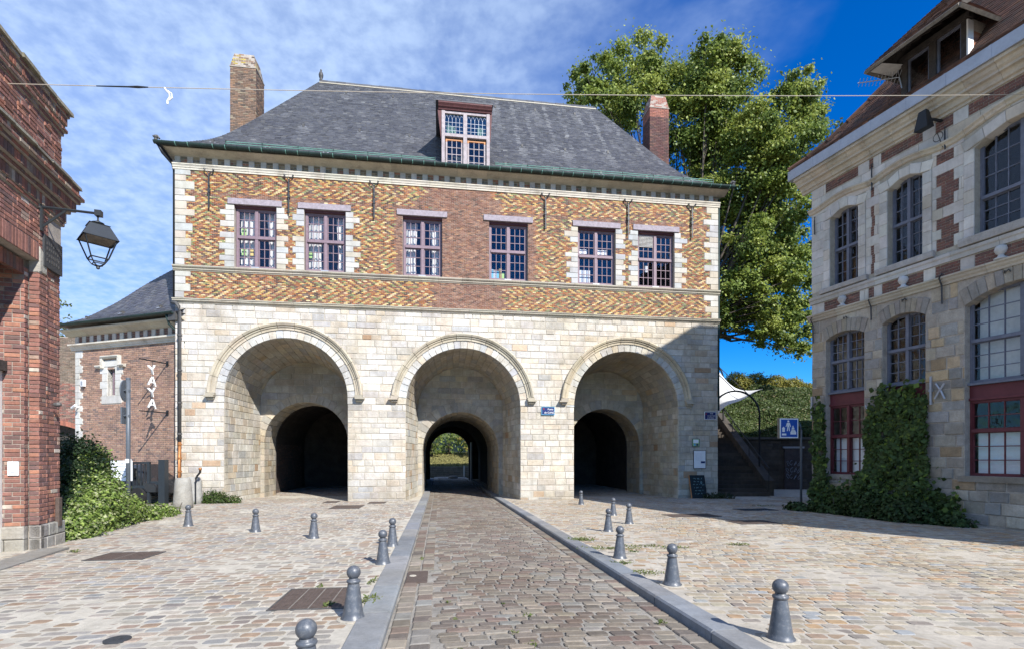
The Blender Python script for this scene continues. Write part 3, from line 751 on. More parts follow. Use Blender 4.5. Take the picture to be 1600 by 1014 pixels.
shell.build('niche_lining', 'mortar', G)
# brick passages behind the inner arches, wider than them, their shade put into dark colours
pb = MB(); pbr = []
PAL_DIM = [(3, (0.114, 0.08, 0.065)), (2, (0.085, 0.072, 0.063)), (1, (0.162, 0.104, 0.08))]
for ai, a in enumerate(ARC):
    ri, zi, vd, ring = INN[ai]; c = a.c; rr = ri+.32; v1 = 20.2 if ai == 1 else 11.; n = 16
    prof = [(c-rr, -.6)]+[(c-rr*cos(pi*i/n), zi+rr*sin(pi*i/n)) for i in range(n+1)]+[(c+rr, -.6)]
    for p, q in zip(prof, prof[1:]): pb.quad((p[0], vd, p[1]), (p[0], v1, p[1]), (q[0], v1, q[1]), (q[0], vd, q[1]))
    for p, q in zip(prof, prof[1:]):      # face of the step behind the stone soffit
        s_ = lambda P: (c+(P[0]-c)*(ri-.02)/rr, vd+.02, P[1] if P[1] <= zi else zi+(P[1]-zi)*(ri-.02)/rr)
        pb.quad((p[0], vd+.02, p[1]), (q[0], vd+.02, q[1]), s_(q), s_(p))
    if ai != 1: pb.add([(c-rr, v1, -.6), (c+rr, v1, -.6), (c+rr, v1, zi+rr), (c-rr, v1, zi+rr)], [(0, 1, 2, 3)])
    for i, (z0, z1) in enumerate(rows_between(-.3, zi, .07, .08)):
        t = vd+U(0, .2)
        while t < min(v1, vd+6)-.3:
            pbr.append(block([(c-rr, t, z0+.005), (c-rr, t+.21, z0+.005), (c-rr, t+.21, z1-.005), (c-rr, t, z1-.005)], (1, 0, 0), .02, .004, .006, jc(pick(PAL_DIM), .2))); t += .22
pb.build('passage_lining', 'deep_shade', G)
b = MB()
for p in pbr: b.add(*p)
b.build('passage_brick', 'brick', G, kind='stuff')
b = MB()          # folded door leaf inside the passage
b.box(-.60, -.52, 17.2, 18.9, -.25, 2.6); b.build('door_leaf', 'bluegrey_paint', G)

# string courses and frieze
def course(prof, z, seg, name, col, m='moulding', u0=UL, u1=UR, end=.0):
    u = u0-end
    while u < u1+end-.01:
        l = min(seg*U(.85, 1.15), u1+end-u)
        if u1+end-(u+l) < .3: l = u1+end-u
        m_ = MB(); a, e = u+.003, u+l-.003; k = len(prof); cc = jc(col, .09)
        vsx = [(a, -p[0], z+p[1]) for p in prof]+[(e, -p[0], z+p[1]) for p in prof]
        fs = [(i, k+i, k+(i+1) % k, (i+1) % k) for i in range(k)]+[tuple(range(k))[::-1], tuple(range(k, 2*k))]
        m_.add(vsx, fs, cc); m_.build(name, m, G, origin=(u+l/2, 0, z)); u += l
course([(-.05, 0), (.02, 0), (.03, .035), (.085, .07), (.10, .085), (.10, .125), (.13, .14), (.13, .165), (-.05, .20)], 7.22, 1.1, 'string_course_stone', (.42, .38, .30), end=.06)
course([(-.05, 0), (.02, .0), (.03, .03), (.06, .05), (.06, .09), (.10, .12), (.12, .15), (.12, .19), (-.05, .225)], 8.43, 1.1, 'string_course_stone', (.40, .36, .29), end=.06)
course([(-.05, 0), (.03, 0), (.03, .06), (.05, .075), (.05, .11), (.07, .15), (.085, .165), (.085, .205), (-.05, .215)], 12.215, 1.3, 'frieze_moulding', (.52, .48, .40), end=.07)
course([(-.05, 0), (.02, 0), (.05, .02), (.14, .045), (.24, .085), (.31, .11), (.335, .135), (.335, .16), (-.05, .16)], 12.705, 1.3, 'cornice_stone', (.44, .385, .29), end=.30)
nb = 50; sp = (UR-UL)/nb; fb = MB()
for i in range(nb):
    x = UL+i*sp; m_ = block([(x+.0, 0, 12.435), (x+.2, 0, 12.435), (x+.2, 0, 12.70), (x+.0, 0, 12.70)], FRONT, .08, .006, .02, jc((.47, .43, .365), .08))
    MB().add(*m_).build('frieze_block', 'moulding', G, origin=(x+.1, 0, 12.57))
    for r in range(3):
        z0 = 12.438+r*.086; h = x+.205+(U(.09, .14) if r % 2 else .21); xx = [x+.205, x+sp-.005] if r % 2 == 0 else [x+.205, x+.205+U(.08, .14), x+sp-.005]
        for p, q in zip(xx, xx[1:]): fb.add(*block([(p+.004, 0, z0+.004), (q-.004, 0, z0+.004), (q-.004, 0, z0+.080), (p+.004, 0, z0+.080)], FRONT, .05, .004, -.005, jc(pick([(2, (.20, .15, .085)), (1, (.27, .20, .11)), (1, (.13, .11, .07)), (1, (.24, .11, .06))]), .2)))
fb.build('frieze_brick', 'glazed', G, kind='stuff')

# quoins and window dressings
quo = []; QH = []
def quoin(side, z0, z1, fixed=()):
    for i, (a, b_) in enumerate(rows_between(z0, z1, .20, .30, fixed)):
        w = (.62 if i % 2 else .36)*U(.85, 1.15)
        x0, x1 = (UL, UL+w) if side < 0 else (UR-w, UR)
        QH.append(Seg(x0-.01, x1+.01, a, b_)); quo.append(block([(x0+.003, 0, a+.006), (x1-.003, 0, a+.006), (x1-.003, 0, b_-.006), (x0+.003, 0, b_-.006)], FRONT, .06, .009, .012+U(-.003, .003), jc(pick(PAL_V), .07)))
for s in (-1, 1):
    quoin(s, 7.43, 8.42); quoin(s, 8.66, 12.23)
dress = []
for wi in (0, 1, 4, 5):
    a, b_ = WIN[wi]
    for s, x in ((-1, a), (1, b_)):
        for i, (z0, z1) in enumerate(rows_between(WZ0, 11.02, .19, .24)):
            if abs((z0+z1)/2-10.16) < .11: continue          # one course of brick runs through
            w = (.52 if i % 2 else .30)*U(.85, 1.15)
            if (wi, s) in ((0, 1), (1, -1), (4, 1), (5, -1)): w = min(w, .42)
            x0, x1 = (x-w, x) if s < 0 else (x, x+w)
            QH.append(Seg(x0-.008, x1+.008, z0, z1)); dress.append(block([(x0+.002, 0, z0+.006), (x1-.002, 0, z0+.006), (x1-.002, 0, z1-.006), (x0+.002, 0, z1-.006)], FRONT, .3, .009, .010+U(-.003, .003), jc(pick(PAL_V), .07)))
emit(quo, 'quoin', 'quoin_masonry', G, 'white_stone', 90)
emit(dress, 'window_jamb_stone', 'window_jamb_masonry', G, 'white_stone', 90)
LINT = []
for a, b_ in WIN:
    x0, x1 = a-.22, b_+.2; LINT.append(Seg(x0, x1, 11.03, 11.26))
    m_ = MB().box(x0, x1, -.05, .30, 11.035, 11.255); m_.build('lintel_beam', 'lintel_wood', G, origin=(x0, 0, 11.03))

# glazed bricks: chevrons and lozenges
YE, CR, GN, GD, OR, RB_, DK = (.41, .285, .105), (.48, .39, .22), (.18, .20, .085), (.11, .125, .06), (.27, .108, .042), (.165, .068, .042), (.080, .047, .036)
def gcol(x, z, row, zc, mode):
    plain = jc(pick([(3, (.22, .105, .068)), (2, (.185, .085, .058)), (2, (.26, .13, .08)), (.8, (.12, .068, .05)), (.4, (.34, .18, .10))]), .2)
    if mode == 'plain': return plain
    L = BL; hr = abs(row-zc); f0 = ((UL+.02)/L+.5) % 1
    if mode == 'chev': k = math.floor(x/L-f0+hr*.5+.25)
    else:
        k = math.floor(abs(round((x-mode)/L*2)/2)+hr*.5+.25)
    r = R.random()
    q = k % 2
    if q == 0: c = pick([(5, YE), (2.4, CR), (1, GN), (2, OR)]) if (k//2) % 2 == 0 else pick([(2.6, GN), (1.2, GD), (3.6, YE), (.8, CR), (1.6, OR)])
    else: c = pick([(3.6, OR), (3.4, RB_), (2.2, DK), (.3, YE), (.3, GN)])
    if r < .13+.4*max(0, sin(x*1.3+z*.7)*sin(z*2.1-x*.8)-.45): c = pick([(1, DK), (1, RB_), (1, OR)])
    return jc((c[0]*1.2, c[1]*1.16, c[2]*1.08), .13, .04)
gl_br = []; BL, BH = .148, .0505
def brickfield(z0, z1, holes, zc, modef):
    n = round((z1-z0)/BH); rows = [(z0+(z1-z0)*i/n, z0+(z1-z0)*(i+1)/n) for i in range(n)]
    for q, x, z, i in fill(rows, UL+.02, UR-.02, holes, lambda i: (BL/2*(i % 2), (lambda: BL)), .011, .03):
        if any(s.u0 < x < s.u1 and s.z0 < z < s.z1 for s in QH): continue
        gl_br.append(block(front(q), FRONT, .03, .005, U(-.004, .006), gcol(x, z, i, zc(x, z), modef(x, z))))
noise_edge = lambda z, f: .12*sin(z*9+f)+.10*sin(z*23+f*2)
brickfield(7.43, 8.42, QH, lambda x, z: 10, lambda x, z: 'plain' if -3.15+noise_edge(z, 0) < x < -.35+noise_edge(z, 2) else 'chev')
def up_mode(x, z):
    if z > 11.42 and not (-3.3+(12.3-z)*-.8+noise_edge(z, 1) < x < -.9+noise_edge(z, 3)+(12.3-z)*.6): return 'chev'
    if -3.0+noise_edge(z, 1)-.2 < x < -.7+noise_edge(z, 3)+.1: return 'plain'
    if z > 11.42: return 'plain'
    if z > 11.26: return 'plain' if R.random() < .75 else 'chev'
    for a, b_ in (WIN[2], WIN[3]):
        if a-.30+noise_edge(z, 4)*.5 < x < b_+.30+noise_edge(z, 5)*.5: return 'plain'
    return -11.55 if x < -9 else (-5.46 if x < -3 else (1.7 if x < 4 else 8.1))
brickfield(8.655, 12.235, QH+wh+LINT, lambda x, z: 62 if z > 11.42 else 28, up_mode)
emit(gl_br, 'glazed_brick', 'glazed_brickwork', G, 'glazed', 300, 8.5)

# windows: four lights of nine panes, curtains and clutter inside
def four(a, b_, z0, z1, mul=.12, tr=.11, fr=.07, zt=None, nc=3, nr=3):
    m = (a+b_)/2; zt = zt or (z0+z1)/2
    return [(a+fr, m-mul/2, z0+fr, zt-tr/2, nc, nr), (m+mul/2, b_-fr, z0+fr, zt-tr/2, nc, nr), (a+fr, m-mul/2, zt+tr/2, z1-fr, nc, nr), (m+mul/2, b_-fr, zt+tr/2, z1-fr, nc, nr)]
for wi, (a, b_) in enumerate(WIN):
    z0, z1 = WZ0+.02, WZ1-.10; zt = 9.86; m = (a+b_)/2
    w, o3 = window(G, a+.02, b_-.02, z0, z1, .16, four(a+.02, b_-.02, z0, z1, zt=zt), 'lilac_paint')
    f = MB(); f.box(m-.055, m+.055, .135, .24, z0+.07, z1-.07, f=lambda X, Y, Z: (X-o3[0], Y-o3[1], Z-o3[2])); f.build('mullion', 'lilac_paint', w)
    f = MB(); f.box(a+.09, b_-.09, .120, .235, zt-.05, zt+.05, f=lambda X, Y, Z: (X-o3[0], Y-o3[1], Z-o3[2])); f.build('transom', 'lilac_paint', w)
    f = MB(); f.box(a, b_, .06, .34, z1-.005, WZ1-.0, f=lambda X, Y, Z: (X-o3[0], Y-o3[1], Z-o3[2])); f.build('frame_head', 'maroon_wood', w)
    f = MB(); f.box(m-.16, m+.12, .03, .10, z0-.01, z0+.035, f=lambda X, Y, Z: (X-o3[0], Y-o3[1], Z-o3[2])); f.build('sill_stay', 'zinc', w)
# ------------------------------------------------------------------ gatehouse roof
EV, RV = -.42, 5.8; EL, RL, ER, RR_ = UL-.42, -8.79, UR+.42, 5.30
PZ = [(0, 12.95), (.13, 13.46), (.26, 14.08), (.357, 14.72), (.486, 15.75), (1, 20.05)]
def rz(s):
    # smooth bell-cast: quadratic blend over the table
    return float(np.interp(s, RS, RZ))
RS = np.linspace(0, 1, 121); RZ = np.interp(RS, [p[0] for p in PZ], [p[1] for p in PZ])
for _ in range(25): RZ[1:-1] = RZ[1:-1]*.5+(RZ[:-2]+RZ[2:])*.25
def rp(s, u): return (u, EV+(RV-EV)*s, rz(s))
def roof_px(px, py):
    best = None
    for i in range(0, 301):
        s = i/300; v = EV+(RV-EV)*s; ox, oy = gw(0, v); t = (px-CX)/FOC
        k = (t*oy-ox)/(cos(GA)-t*sin(GA)); Y = oy+k*sin(GA); y = HY-FOC*(rz(s)-EYE)/Y
        if best is None or abs(y-py) < best[0]: best = (abs(y-py), s, k)
    return best[1], best[2]
VENTS = [roof_px(*p) for p in [(541, 148), (614, 154), (474, 199), (562, 207), (640, 215), (332, 224), (418, 232), (509, 240), (596, 245), (774, 170), (836, 175), (898, 181), (816, 231), (883, 237), (950, 241), (790, 260), (865, 267), (939, 274), (1010, 280), (1080, 284)]]
cum = [0]
for i in range(1, 121): cum.append(cum[-1]+sqrt(((RV-EV)/120)**2+(RZ[i]-RZ[i-1])**2))
nrow = int(cum[-1]/.118); sl_ = []
srow = [float(np.interp(cum[-1]*i/nrow, cum, RS)) for i in range(nrow+1)]
sb = MB()
for j in range(nrow):
    s0, s1 = srow[j], srow[j+1]; s1b = min(1, s1+(s1-s0)*.25); u = EL+(RL-EL)*s0; ue = ER+(RR_-ER)*s0
    dz = rz(s1)-rz(s0); dv = (RV-EV)*(s1-s0); ln = sqrt(dz*dz+dv*dv); n = (0, -dz/ln, dv/ln); u -= (.105 if j % 2 else 0)*U(.9, 1.1)
    while u < ue:
        w = U(.19, .225); a, e = max(u, EL+(RL-EL)*s0), min(u+w, ue); u += w
        if e-a < .02: continue
        ta, te = max(a, EL+(RL-EL)*s1b), min(e, ER+(RR_-ER)*s1b)
        if te < ta: ta = te = (ta+te)/2
        h = U(.012, .022); k = U(.88, 1.12); c = pick([(4, (.066, .067, .076)), (2, (.076, .077, .084)), (1.2, (.056, .057, .068)), (.6, (.088, .087, .09)), (.2, (.13, .13, .13))])
        um = (a+e)/2; st_ = 0
        for vs_, vu in VENTS:
            if abs(um-vu-(vs_-s0)*.5) < .20 and 0 < vs_-s0 < (.20 if vu > -3 else .07): st_ = max(st_, (.5 if vu > -1 else .3)*U(.3, 1)*(1-(vs_-s0)/.2))
        if um > -.3 and .4 < s0 < .97: st_ = max(st_, min(.4, max(0, .8*sin(um*5.3+s0*1.2)*sin(um*12.7+2)-.3)*U(.2, 1.3)*(.4+s0)), U(0, .35) if R.random() < .04 else 0)
        c = tuple(x*k*(1-st_)+.26*st_ for x in c)
        P0, P1, P2, P3 = rp(s0, a+.003), rp(s0, e-.003), rp(s1b, te-.001), rp(s1b, ta+.001); hh = h*U(.7, 1.3)
        f0 = (P0[0], P0[1]+n[1]*h, P0[2]+n[2]*h+U(0, .004)); f1 = (P1[0], P1[1]+n[1]*hh, P1[2]+n[2]*hh)
        sb.add([f0, f1, P2, P3, (P0[0], P0[1]-.006, P0[2]-.006), (P1[0], P1[1]-.006, P1[2]-.006)], [(0, 1, 2, 3), (4, 5, 1, 0)], c)
ROOF = bpy.data.objects.new('roof', None); link(ROOF, G)
sb.build('slate', 'slate', ROOF, kind='stuff')
fb = MB(); gy = (.085, .085, .095)
for i in range(60):                                     # the other three slopes and the soffit
    s0, s1 = i/60, (i+1)/60
    for L0, L1, sg in ((EL, RL, 1), (ER, RR_, -1)):
        a, c_ = L0+(L1-L0)*s0, L0+(L1-L0)*s1; va, vb = EV+(RV-EV)*s0, EV+(RV-EV)*s1; wa, wb = 12.02-va-.4+.38, 12.0-vb
        P = [(a, va, rz(s0)), (c_, vb, rz(s1)), (c_, wb, rz(s1)), (a, wa, rz(s0))]
        fb.quad(*(P if sg > 0 else P[::-1]), jc(gy, .1))
    a, c_, a2, c2 = EL+(RL-EL)*s0, EL+(RL-EL)*s1, ER+(RR_-ER)*s0, ER+(RR_-ER)*s1; va, vb = 12.0-(EV+(RV-EV)*s0), 12.0-(EV+(RV-EV)*s1)
    fb.quad((a2, va, rz(s0)), (a, va, rz(s0)), (c_, vb, rz(s1)), (c2, vb, rz(s1)), jc(gy, .1))
    fb.quad(*[(p[0], p[1]+.02, p[2]-.03) for p in (rp(s0, a), rp(s0, a2), rp(s1, c2), rp(s1, c_))], (.03, .03, .03))
fb.quad((EL, EV, 12.93), (EL, 12.4, 12.93), (ER, 12.4, 12.93), (ER, EV, 12.93), (.2, .18, .15))
fb.build('roof_slope', 'slate', ROOF)
u = RL
while u < RR_-.05:
    l = U(.36, .44); l = min(l, RR_-u); m_ = MB(); dz = U(-.012, .012)
    pr = [(-.15, -.13), (-.13, -.10), (-.05, .03), (0, .055), (.05, .03), (.13, -.10), (.15, -.13)]
    m_.add([(a, RV+p, 20.06+q+dz) for a in (u+.004, u+l-.004) for p, q in pr], [(i, i+1, i+8, i+7) for i in range(6)]+[tuple(range(7))[::-1], tuple(range(7, 14))], jc((.085, .085, .09), .2))
    m_.add([(a, RV-.152, 20.06+q) for a in (u, u+l) for q in (-.17, -.125)], [(0, 2, 3, 1)], (.42, .38, .29))
    m_.build('ridge_tile', 'slate', ROOF, origin=(u+l/2, RV, 20.06)); u += l
m_ = MB(); m_.lathe([(.05, 0), (.09, .05), (.06, .12), (.10, .22), (.115, .32), (.08, .44), (.03, .5), (.05, .56), (.0, .62)], 12, (RL+.05, RV, 20.05)); m_.build('finial', 'pipe_iron', ROOF, smooth=True)
for s, u in VENTS:
    p = rp(s, u); m_ = MB(); q = rp(s+.012, u)
    m_.add([(u-.11, p[1]-.02, p[2]+.012), (u+.11, p[1]-.02, p[2]+.012), (u+.11, p[1]+.03, p[2]+.06), (u-.11, p[1]+.03, p[2]+.06)], [(0, 1, 2, 3)])
    m_.build('vent_flashing', 'zinc', ROOF)
    m_ = MB().box(u-.045, u+.045, p[1]-.015, p[1]+.16, p[2]+.03, p[2]+.15); m_.build('roof_vent', 'pipe_iron', ROOF)
# gutter with its brackets, snow rails
m_ = MB(); nn = 60
gp = [(EL-.06+(ER-EL+.12)*i/nn, 0) for i in range(nn+1)]
pr = [(.095*cos(t), .095*sin(t)) for t in np.linspace(pi, 2*pi, 9)]+[(.075, .0), (.075*cos(.9), -.075*sin(.9)), (0, -.08), (-.075*cos(.9), -.075*sin(.9)), (-.075, 0)]
m_.sweep(gp, pr, lambda i: ((gp[i][0], EV-.055, 12.935), (0, 1, 0), (0, 0, 1)))
GUT = m_.build('gutter', 'patina', G)
for i in range(54):
    u = EL+.25+i*.425; m_ = MB(); pts = [(u, EV-.055-.103*cos(t), 12.935-.103*sin(t)) for t in np.linspace(0, pi, 7)]
    m_.tube(pts, .012, 5); m_.build('gutter_bracket', 'verdigris' if u > -5 or i % 3 else 'patina', GUT)
for u0, u1, s in ((-10.9, -3.1, .055), (-.7, 8.7, .052)):
    m_ = MB(); n = int((u1-u0)/1.3)
    for dz, dv in ((.10, -.02), (.20, .03)):
        m_.tube([(u0+(u1-u0)*i/n, EV+(RV-EV)*s+dv, rz(s)+dz+U(-.012, .012)) for i in range(n+1)], .013, 6)
    m_.build('snow_rail', 'verdigris', G)
    for i in range(n+1): MB().box(-.012, .012, -.03, .03, -.02, .22).build('snow_rail_post', 'patina', G, (u0+(u1-u0)*i/n, EV+(RV-EV)*s, rz(s)))
for u, sg in ((EL-.02, -1), (ER+.02, 1)):
    m_ = MB(); m_.lathe([(.03, -.05), (.07, .0), (.05, .05), (.08, .10), (.05, .17), (.0, .2)], 8, (u, EV+.0, 13.0)); m_.tube([(u-sg*.12, EV, 13.06), (u-sg*.05, EV, 13.16), (u+sg*.1, EV, 13.13)], .035, 6); m_.build('gutter_ornament', 'pipe_iron', G)
def pipe(name, pts, r, m, parent=G, collars=()):
    o = MB().tube(pts, r, 10).build(name, m, parent, smooth=True)
    for c in collars:
        MB().lathe([(r+.004, -.03), (r+.022, -.03), (r+.022, .03), (r+.004, .03)], 12, c).build('pipe_collar', m, o)
    return o
pipe('downpipe', [(EL+.05, EV, 12.86), (EL+.15, EV+.1, 12.62), (UL-.10, .05, 12.42), (UL-.075, .12, 12.2), (UL-.075, .12, 7.4)], .05, 'black_iron')
MB().add([(EL-.05, EV-.1, 12.9), (EL+.12, EV-.1, 12.9), (UL-.02, -.02, 12.45), (UL-.14, -.02, 12.45), (EL-.05, EV+.1, 12.9), (EL+.12, EV+.1, 12.9), (UL-.02, .1, 12.45), (UL-.14, .1, 12.45)], [(0, 3, 2, 1), (4, 5, 6, 7), (0, 1, 5, 4), (3, 7, 6, 2), (0, 4, 7, 3), (1, 2, 6, 5)]).build('rainwater_head', 'black_iron', G)
pu = -12.47
pipe('downpipe', [(UL-.08, -.05, 7.22), (-12.62, -.12, 7.20), (pu-.03, -.16, 7.05), (pu, -.16, 6.85), (pu, -.16, 2.05)], .062, 'pipe_iron', collars=[(pu, -.16, z) for z in (6.0, 4.7, 3.5, 2.35)])
pipe('lower_downpipe', [(pu, -.16, 2.06), (pu, -.16, .75), (pu-.02, -.18, .55)], .058, 'copper', collars=[(pu, -.16, z) for z in (1.95, 1.45, .95)])
pipe('downpipe', [(UR+.08, .1, 12.6), (UR+.08, .12, 7.3), (UR+.08, .12, 3.5)], .05, 'patina')

# dormer
DU0, DU1, DV = -2.84, -.89, .25
D = bpy.data.objects.new('dormer', None); link(D, G)
m_ = MB()
m_.add([(DU0, DV+.08, 13.2), (DU0, DV+.08, 15.5), (DU0, 2.62, 15.75), (DU0, 1.2, 13.9)], [(0, 1, 2, 3)]); m_.add([(DU1, DV+.08, 13.2), (DU1, 1.2, 13.9), (DU1, 2.62, 15.75), (DU1, DV+.08, 15.5)], [(0, 1, 2, 3)])
m_.build('dormer_cheek', 'dark_wood', D)
m_ = MB().add([(DU0-.24, DV-.2, 15.76), (DU1+.13, DV-.2, 15.76), (DU1+.13, 2.95, 15.98), (DU0-.24, 2.95, 15.98), (DU0-.24, DV-.2, 15.80), (DU1+.13, DV-.2, 15.80), (DU1+.13, 2.95, 16.02), (DU0-.24, 2.95, 16.02)], [(0, 3, 2, 1), (4, 5, 6, 7), (0, 1, 5, 4), (1, 2, 6, 5), (3, 0, 4, 7)], (.08, .08, .09)); m_.build('dormer_roof', 'slate', D)
m_ = MB(); pr = [(-.02, 0), (.05, 0), (.07, .05), (.12, .09), (.14, .13), (.19, .2), (.19, .26), (-.02, .26)]
m_.sweep([0, 1], pr, lambda i: (((DU0-.13, DU1+.08)[i], DV, 15.50), (0, -1, 0), (0, 0, 1))); m_.build('dormer_cornice', 'maroon_wood', D)
for s, u0 in ((-1, DU0), (1, DU1)):
    x = sorted((u0, u0+s*(.16 if s < 0 else .10))); m_ = MB().add([(x[0] if s < 0 else x[0], DV-.02, 15.52), (x[1], DV-.02, 15.52), (u0+(.0 if s > 0 else 0), DV+.02, 14.35), (u0+s*.03, DV+.02, 14.35), (x[0], DV+.6, 15.6), (x[1], DV+.6, 15.6)], [(0, 2, 3, 1) if s > 0 else (0, 3, 2, 1), (0, 1, 5, 4), (0, 4, 2), (1, 3, 5)]); m_.build('barge_board', 'maroon_wood', D)
DZ0, DZ1, DT = 13.18, 15.48, 14.52; dm = -1.89
m_ = MB(); m_.box(DU0, DU0+.13, DV-.03, DV+.12, DZ0, DZ1); m_.box(DU1-.13, DU1, DV-.03, DV+.12, DZ0, DZ1); m_.box(DU0+.13, DU1-.13, DV-.01, DV+.12, DZ1-.09, DZ1)
m_.box(dm-.075, dm+.075, DV-.025, DV+.12, DZ0, DZ1-.09); m_.box(DU0+.13, dm-.075, DV-.035, DV+.12, DT-.07, DT+.05); m_.box(dm+.075, DU1-.13, DV-.035, DV+.12, DT-.07, DT+.05); m_.build('dormer_frame', 'old_white_wood', D)
ld = MB()
for a, b_ in ((DU0+.13, dm-.075), (dm+.075, DU1-.13)):
    nc, nr = 5, 5; pw, ph_ = (b_-a)/nc, (DZ1-.09-DT-.05)/nr
    for i in range(nc):
        for j in range(nr): pane(D, a+i*pw+.004, a+(i+1)*pw-.004, DT+.05+j*ph_+.004, DT+.05+(j+1)*ph_-.004, DV+.05, 'lead_glass', .03)
    for i in range(nc+1): ld.box(a+i*pw-.006, a+i*pw+.006, DV+.040, DV+.06, DT+.05, DZ1-.09-(ph_ if 0 < i < nc else 0))
    for j in range(1, nr): ld.box(a, b_, DV+.042, DV+.058, DT+.05+j*ph_-.006, DT+.05+j*ph_+.006) if j < nr-1 else None
    for i in range(nc):            # pointed heads in the top row
        x0, x1 = a+i*pw, a+(i+1)*pw; zb, zt = DT+.05+(nr-1.35)*ph_, DZ1-.09-.2*ph_
        ld.tube([(x0, DV+.045, zb), (x0+pw*.12, DV+.045, zb+(zt-zb)*.45), ((x0+x1)/2, DV+.045, zt)], .006, 5); ld.tube([(x1, DV+.045, zb), (x1-pw*.12, DV+.045, zb+(zt-zb)*.45), ((x0+x1)/2, DV+.045, zt)], .006, 5)
        ld.tube([((x0+x1)/2, DV+.045, zt), ((x0+x1)/2, DV+.045, DZ1-.09)], .006, 5)
ld.build('lead_came', 'zinc', D)
sa = MB(); gb = MB()
for a, b_ in ((DU0+.16, dm-.09), (dm+.09, DU1-.16)):
    zt = DT-.13; sa.box(a, a+.07, DV+.05, DV+.12, DZ0, zt); sa.box(b_-.07, b_, DV+.05, DV+.12, DZ0, zt); 
    oh = MB(); oh.box(a+.07, b_-.07, DV+.05, DV+.12, zt-.06, zt); oh.box(a, a+.07, DV+.045, DV+.12, zt-.12, zt+.002); oh.box(b_-.07, b_, DV+.045, DV+.12, zt-.12, zt+.002); oh.build('sash_head', 'orange_wood', D)
    x0, x1 = a+.07, b_-.07; nc, nr = 3, 4; pw, ph_ = (x1-x0)/nc, (zt-.06-DZ0-.05)/nr
    for i in range(1, nc): gb.box(x0+i*pw-.012, x0+i*pw+.012, DV+.06, DV+.10, DZ0+.05, zt-.06)
    for j in range(nr): gb.box(x0, x1, DV+.062, DV+.098, DZ0+.05+j*ph_-.012, DZ0+.05+j*ph_+.012)
    for i in range(nc):
        for j in range(nr): pane(D, x0+i*pw, x0+(i+1)*pw, DZ0+.05+j*ph_, DZ0+.05+(j+1)*ph_, DV+.08)
sa.build('sash', 'old_white_wood', D); gb.build('glazing_bar', 'old_white_wood', D)
MB().add([(DU0, 1.5, 13.1), (DU1, 1.5, 13.1), (DU1, 1.5, 15.6), (DU0, 1.5, 15.6)], [(0, 1, 2, 3)]).build('room_wall', 'room', D)
for x, k in ((DU0+.05, 1), (dm+.36, -1)):
    m_ = MB(); n = 10
    for z0, z1, w0, w1 in ((14.6, 15.0, .42, .30), (15.0, 15.12, .30, .0)):
        for i in range(n): m_.quad(*[(x+.16+w*(t/n), DV+.22+.03*sin(t*2.1), z) for w, t, z in ((w0, i, z0), (w0, i+1, z0), (w1, i+1, z1), (w1, i, z1))])
    m_.build('curtain_sheer', 'curtain', D)

# chimneys: brick shafts with tapered caps
def chimney(u0, u1, v0, v1, z0, z1, zc, pal, cap_pal, cap_in, lich=0):
    m_ = MB().box(u0+.015, u1-.015, v0+.015, v1-.015, z0, z1); ch = m_.build('chimney', 'dark_mortar', G); br = MB(); n = int((z1-z0)/.077)
    def face(A, dx, nrm, w, cap):
        for i in range(n if not cap else int((zc-z1)/.08)):
            zz0, zz1 = (z0+i*.077, z0+(i+1)*.077) if not cap else (z1+.02+i*.08, z1+.02+(i+1)*.08)
            x = -.1*(i % 2)*1.0
            def ins(z): return 0 if not cap else cap_in*(z-z1)/(zc-z1)
            while x < w:
                a, e = max(0, x), min(w, x+.21); x += .215
                if e-a < .03: continue
                i0, i1 = ins(zz0), ins(zz1)
                f = lambda t, z, q: (A[0]+dx[0]*min(max(t, q), w-q)-nrm[0]*q, A[1]+dx[1]*min(max(t, q), w-q)-nrm[1]*q, z)
                if min(max(e, i1), w-i1)-min(max(a, i1), w-i1) < .02: continue
                c = jc(pick(cap_pal if cap or (z1-zz1 < .4 and cap_pal is not pal) else pal), .2)
                if cap and lich and R.random() < .4 and a < w*.45: c = jc((.36, .27, .06), .2)
                br.add(*block([f(a+.004, zz0+.004, i0), f(e-.004, zz0+.004, i0), f(e-.004, zz1-.004, i1), f(a+.004, zz1-.004, i1)], nrm, .04, .005, U(-.003, .005), c))
    for cap in (0, 1):
        face((u0, v0), (1, 0), (0, -1, 0), u1-u0, cap); face((u1, v0), (0, 1), (1, 0, 0), v1-v0, cap); face((u0, v1), (0, -1), (-1, 0, 0), v1-v0, cap)
    br.build('chimney_brick', 'brick', ch, kind='stuff'); q = cap_in
    MB().add([(u0, v0, z1), (u1, v0, z1), (u1, v1, z1), (u0, v1, z1), (u0+q, v0+q, zc), (u1-q, v0+q, zc), (u1-q, v1-q, zc), (u0+q, v1-q, zc)], [(4, 5, 6, 7), (0, 1, 5, 4), (1, 2, 6, 5), (2, 3, 7, 6), (3, 0, 4, 7)]).build('chimney_cap', 'dark_mortar', ch)
    MB().box(u0-.02, u1+.02, v0-.02, v1+.02, z1-.03, z1+.012).build('cap_ledge', 'dark_mortar', ch)
PAL_CH = [(3, (.185, .12, .085)), (2, (.225, .14, .09)), (2, (.14, .10, .075)), (1, (.25, .20, .14)), (.6, (.09, .07, .06))]
chimney(-12.12, -11.03, 3.55, 4.62, 12.6, 18.80, 19.45, PAL_CH, PAL_CH, .13, 1)
chimney(7.42, 8.42, 3.6, 4.5, 12.6, 18.85, 19.52, [(3, (.12, .055, .05)), (2, (.09, .05, .046)), (1, (.16, .08, .06))], [(1, (.30, .12, .085)), (1, (.26, .11, .085))], .13)

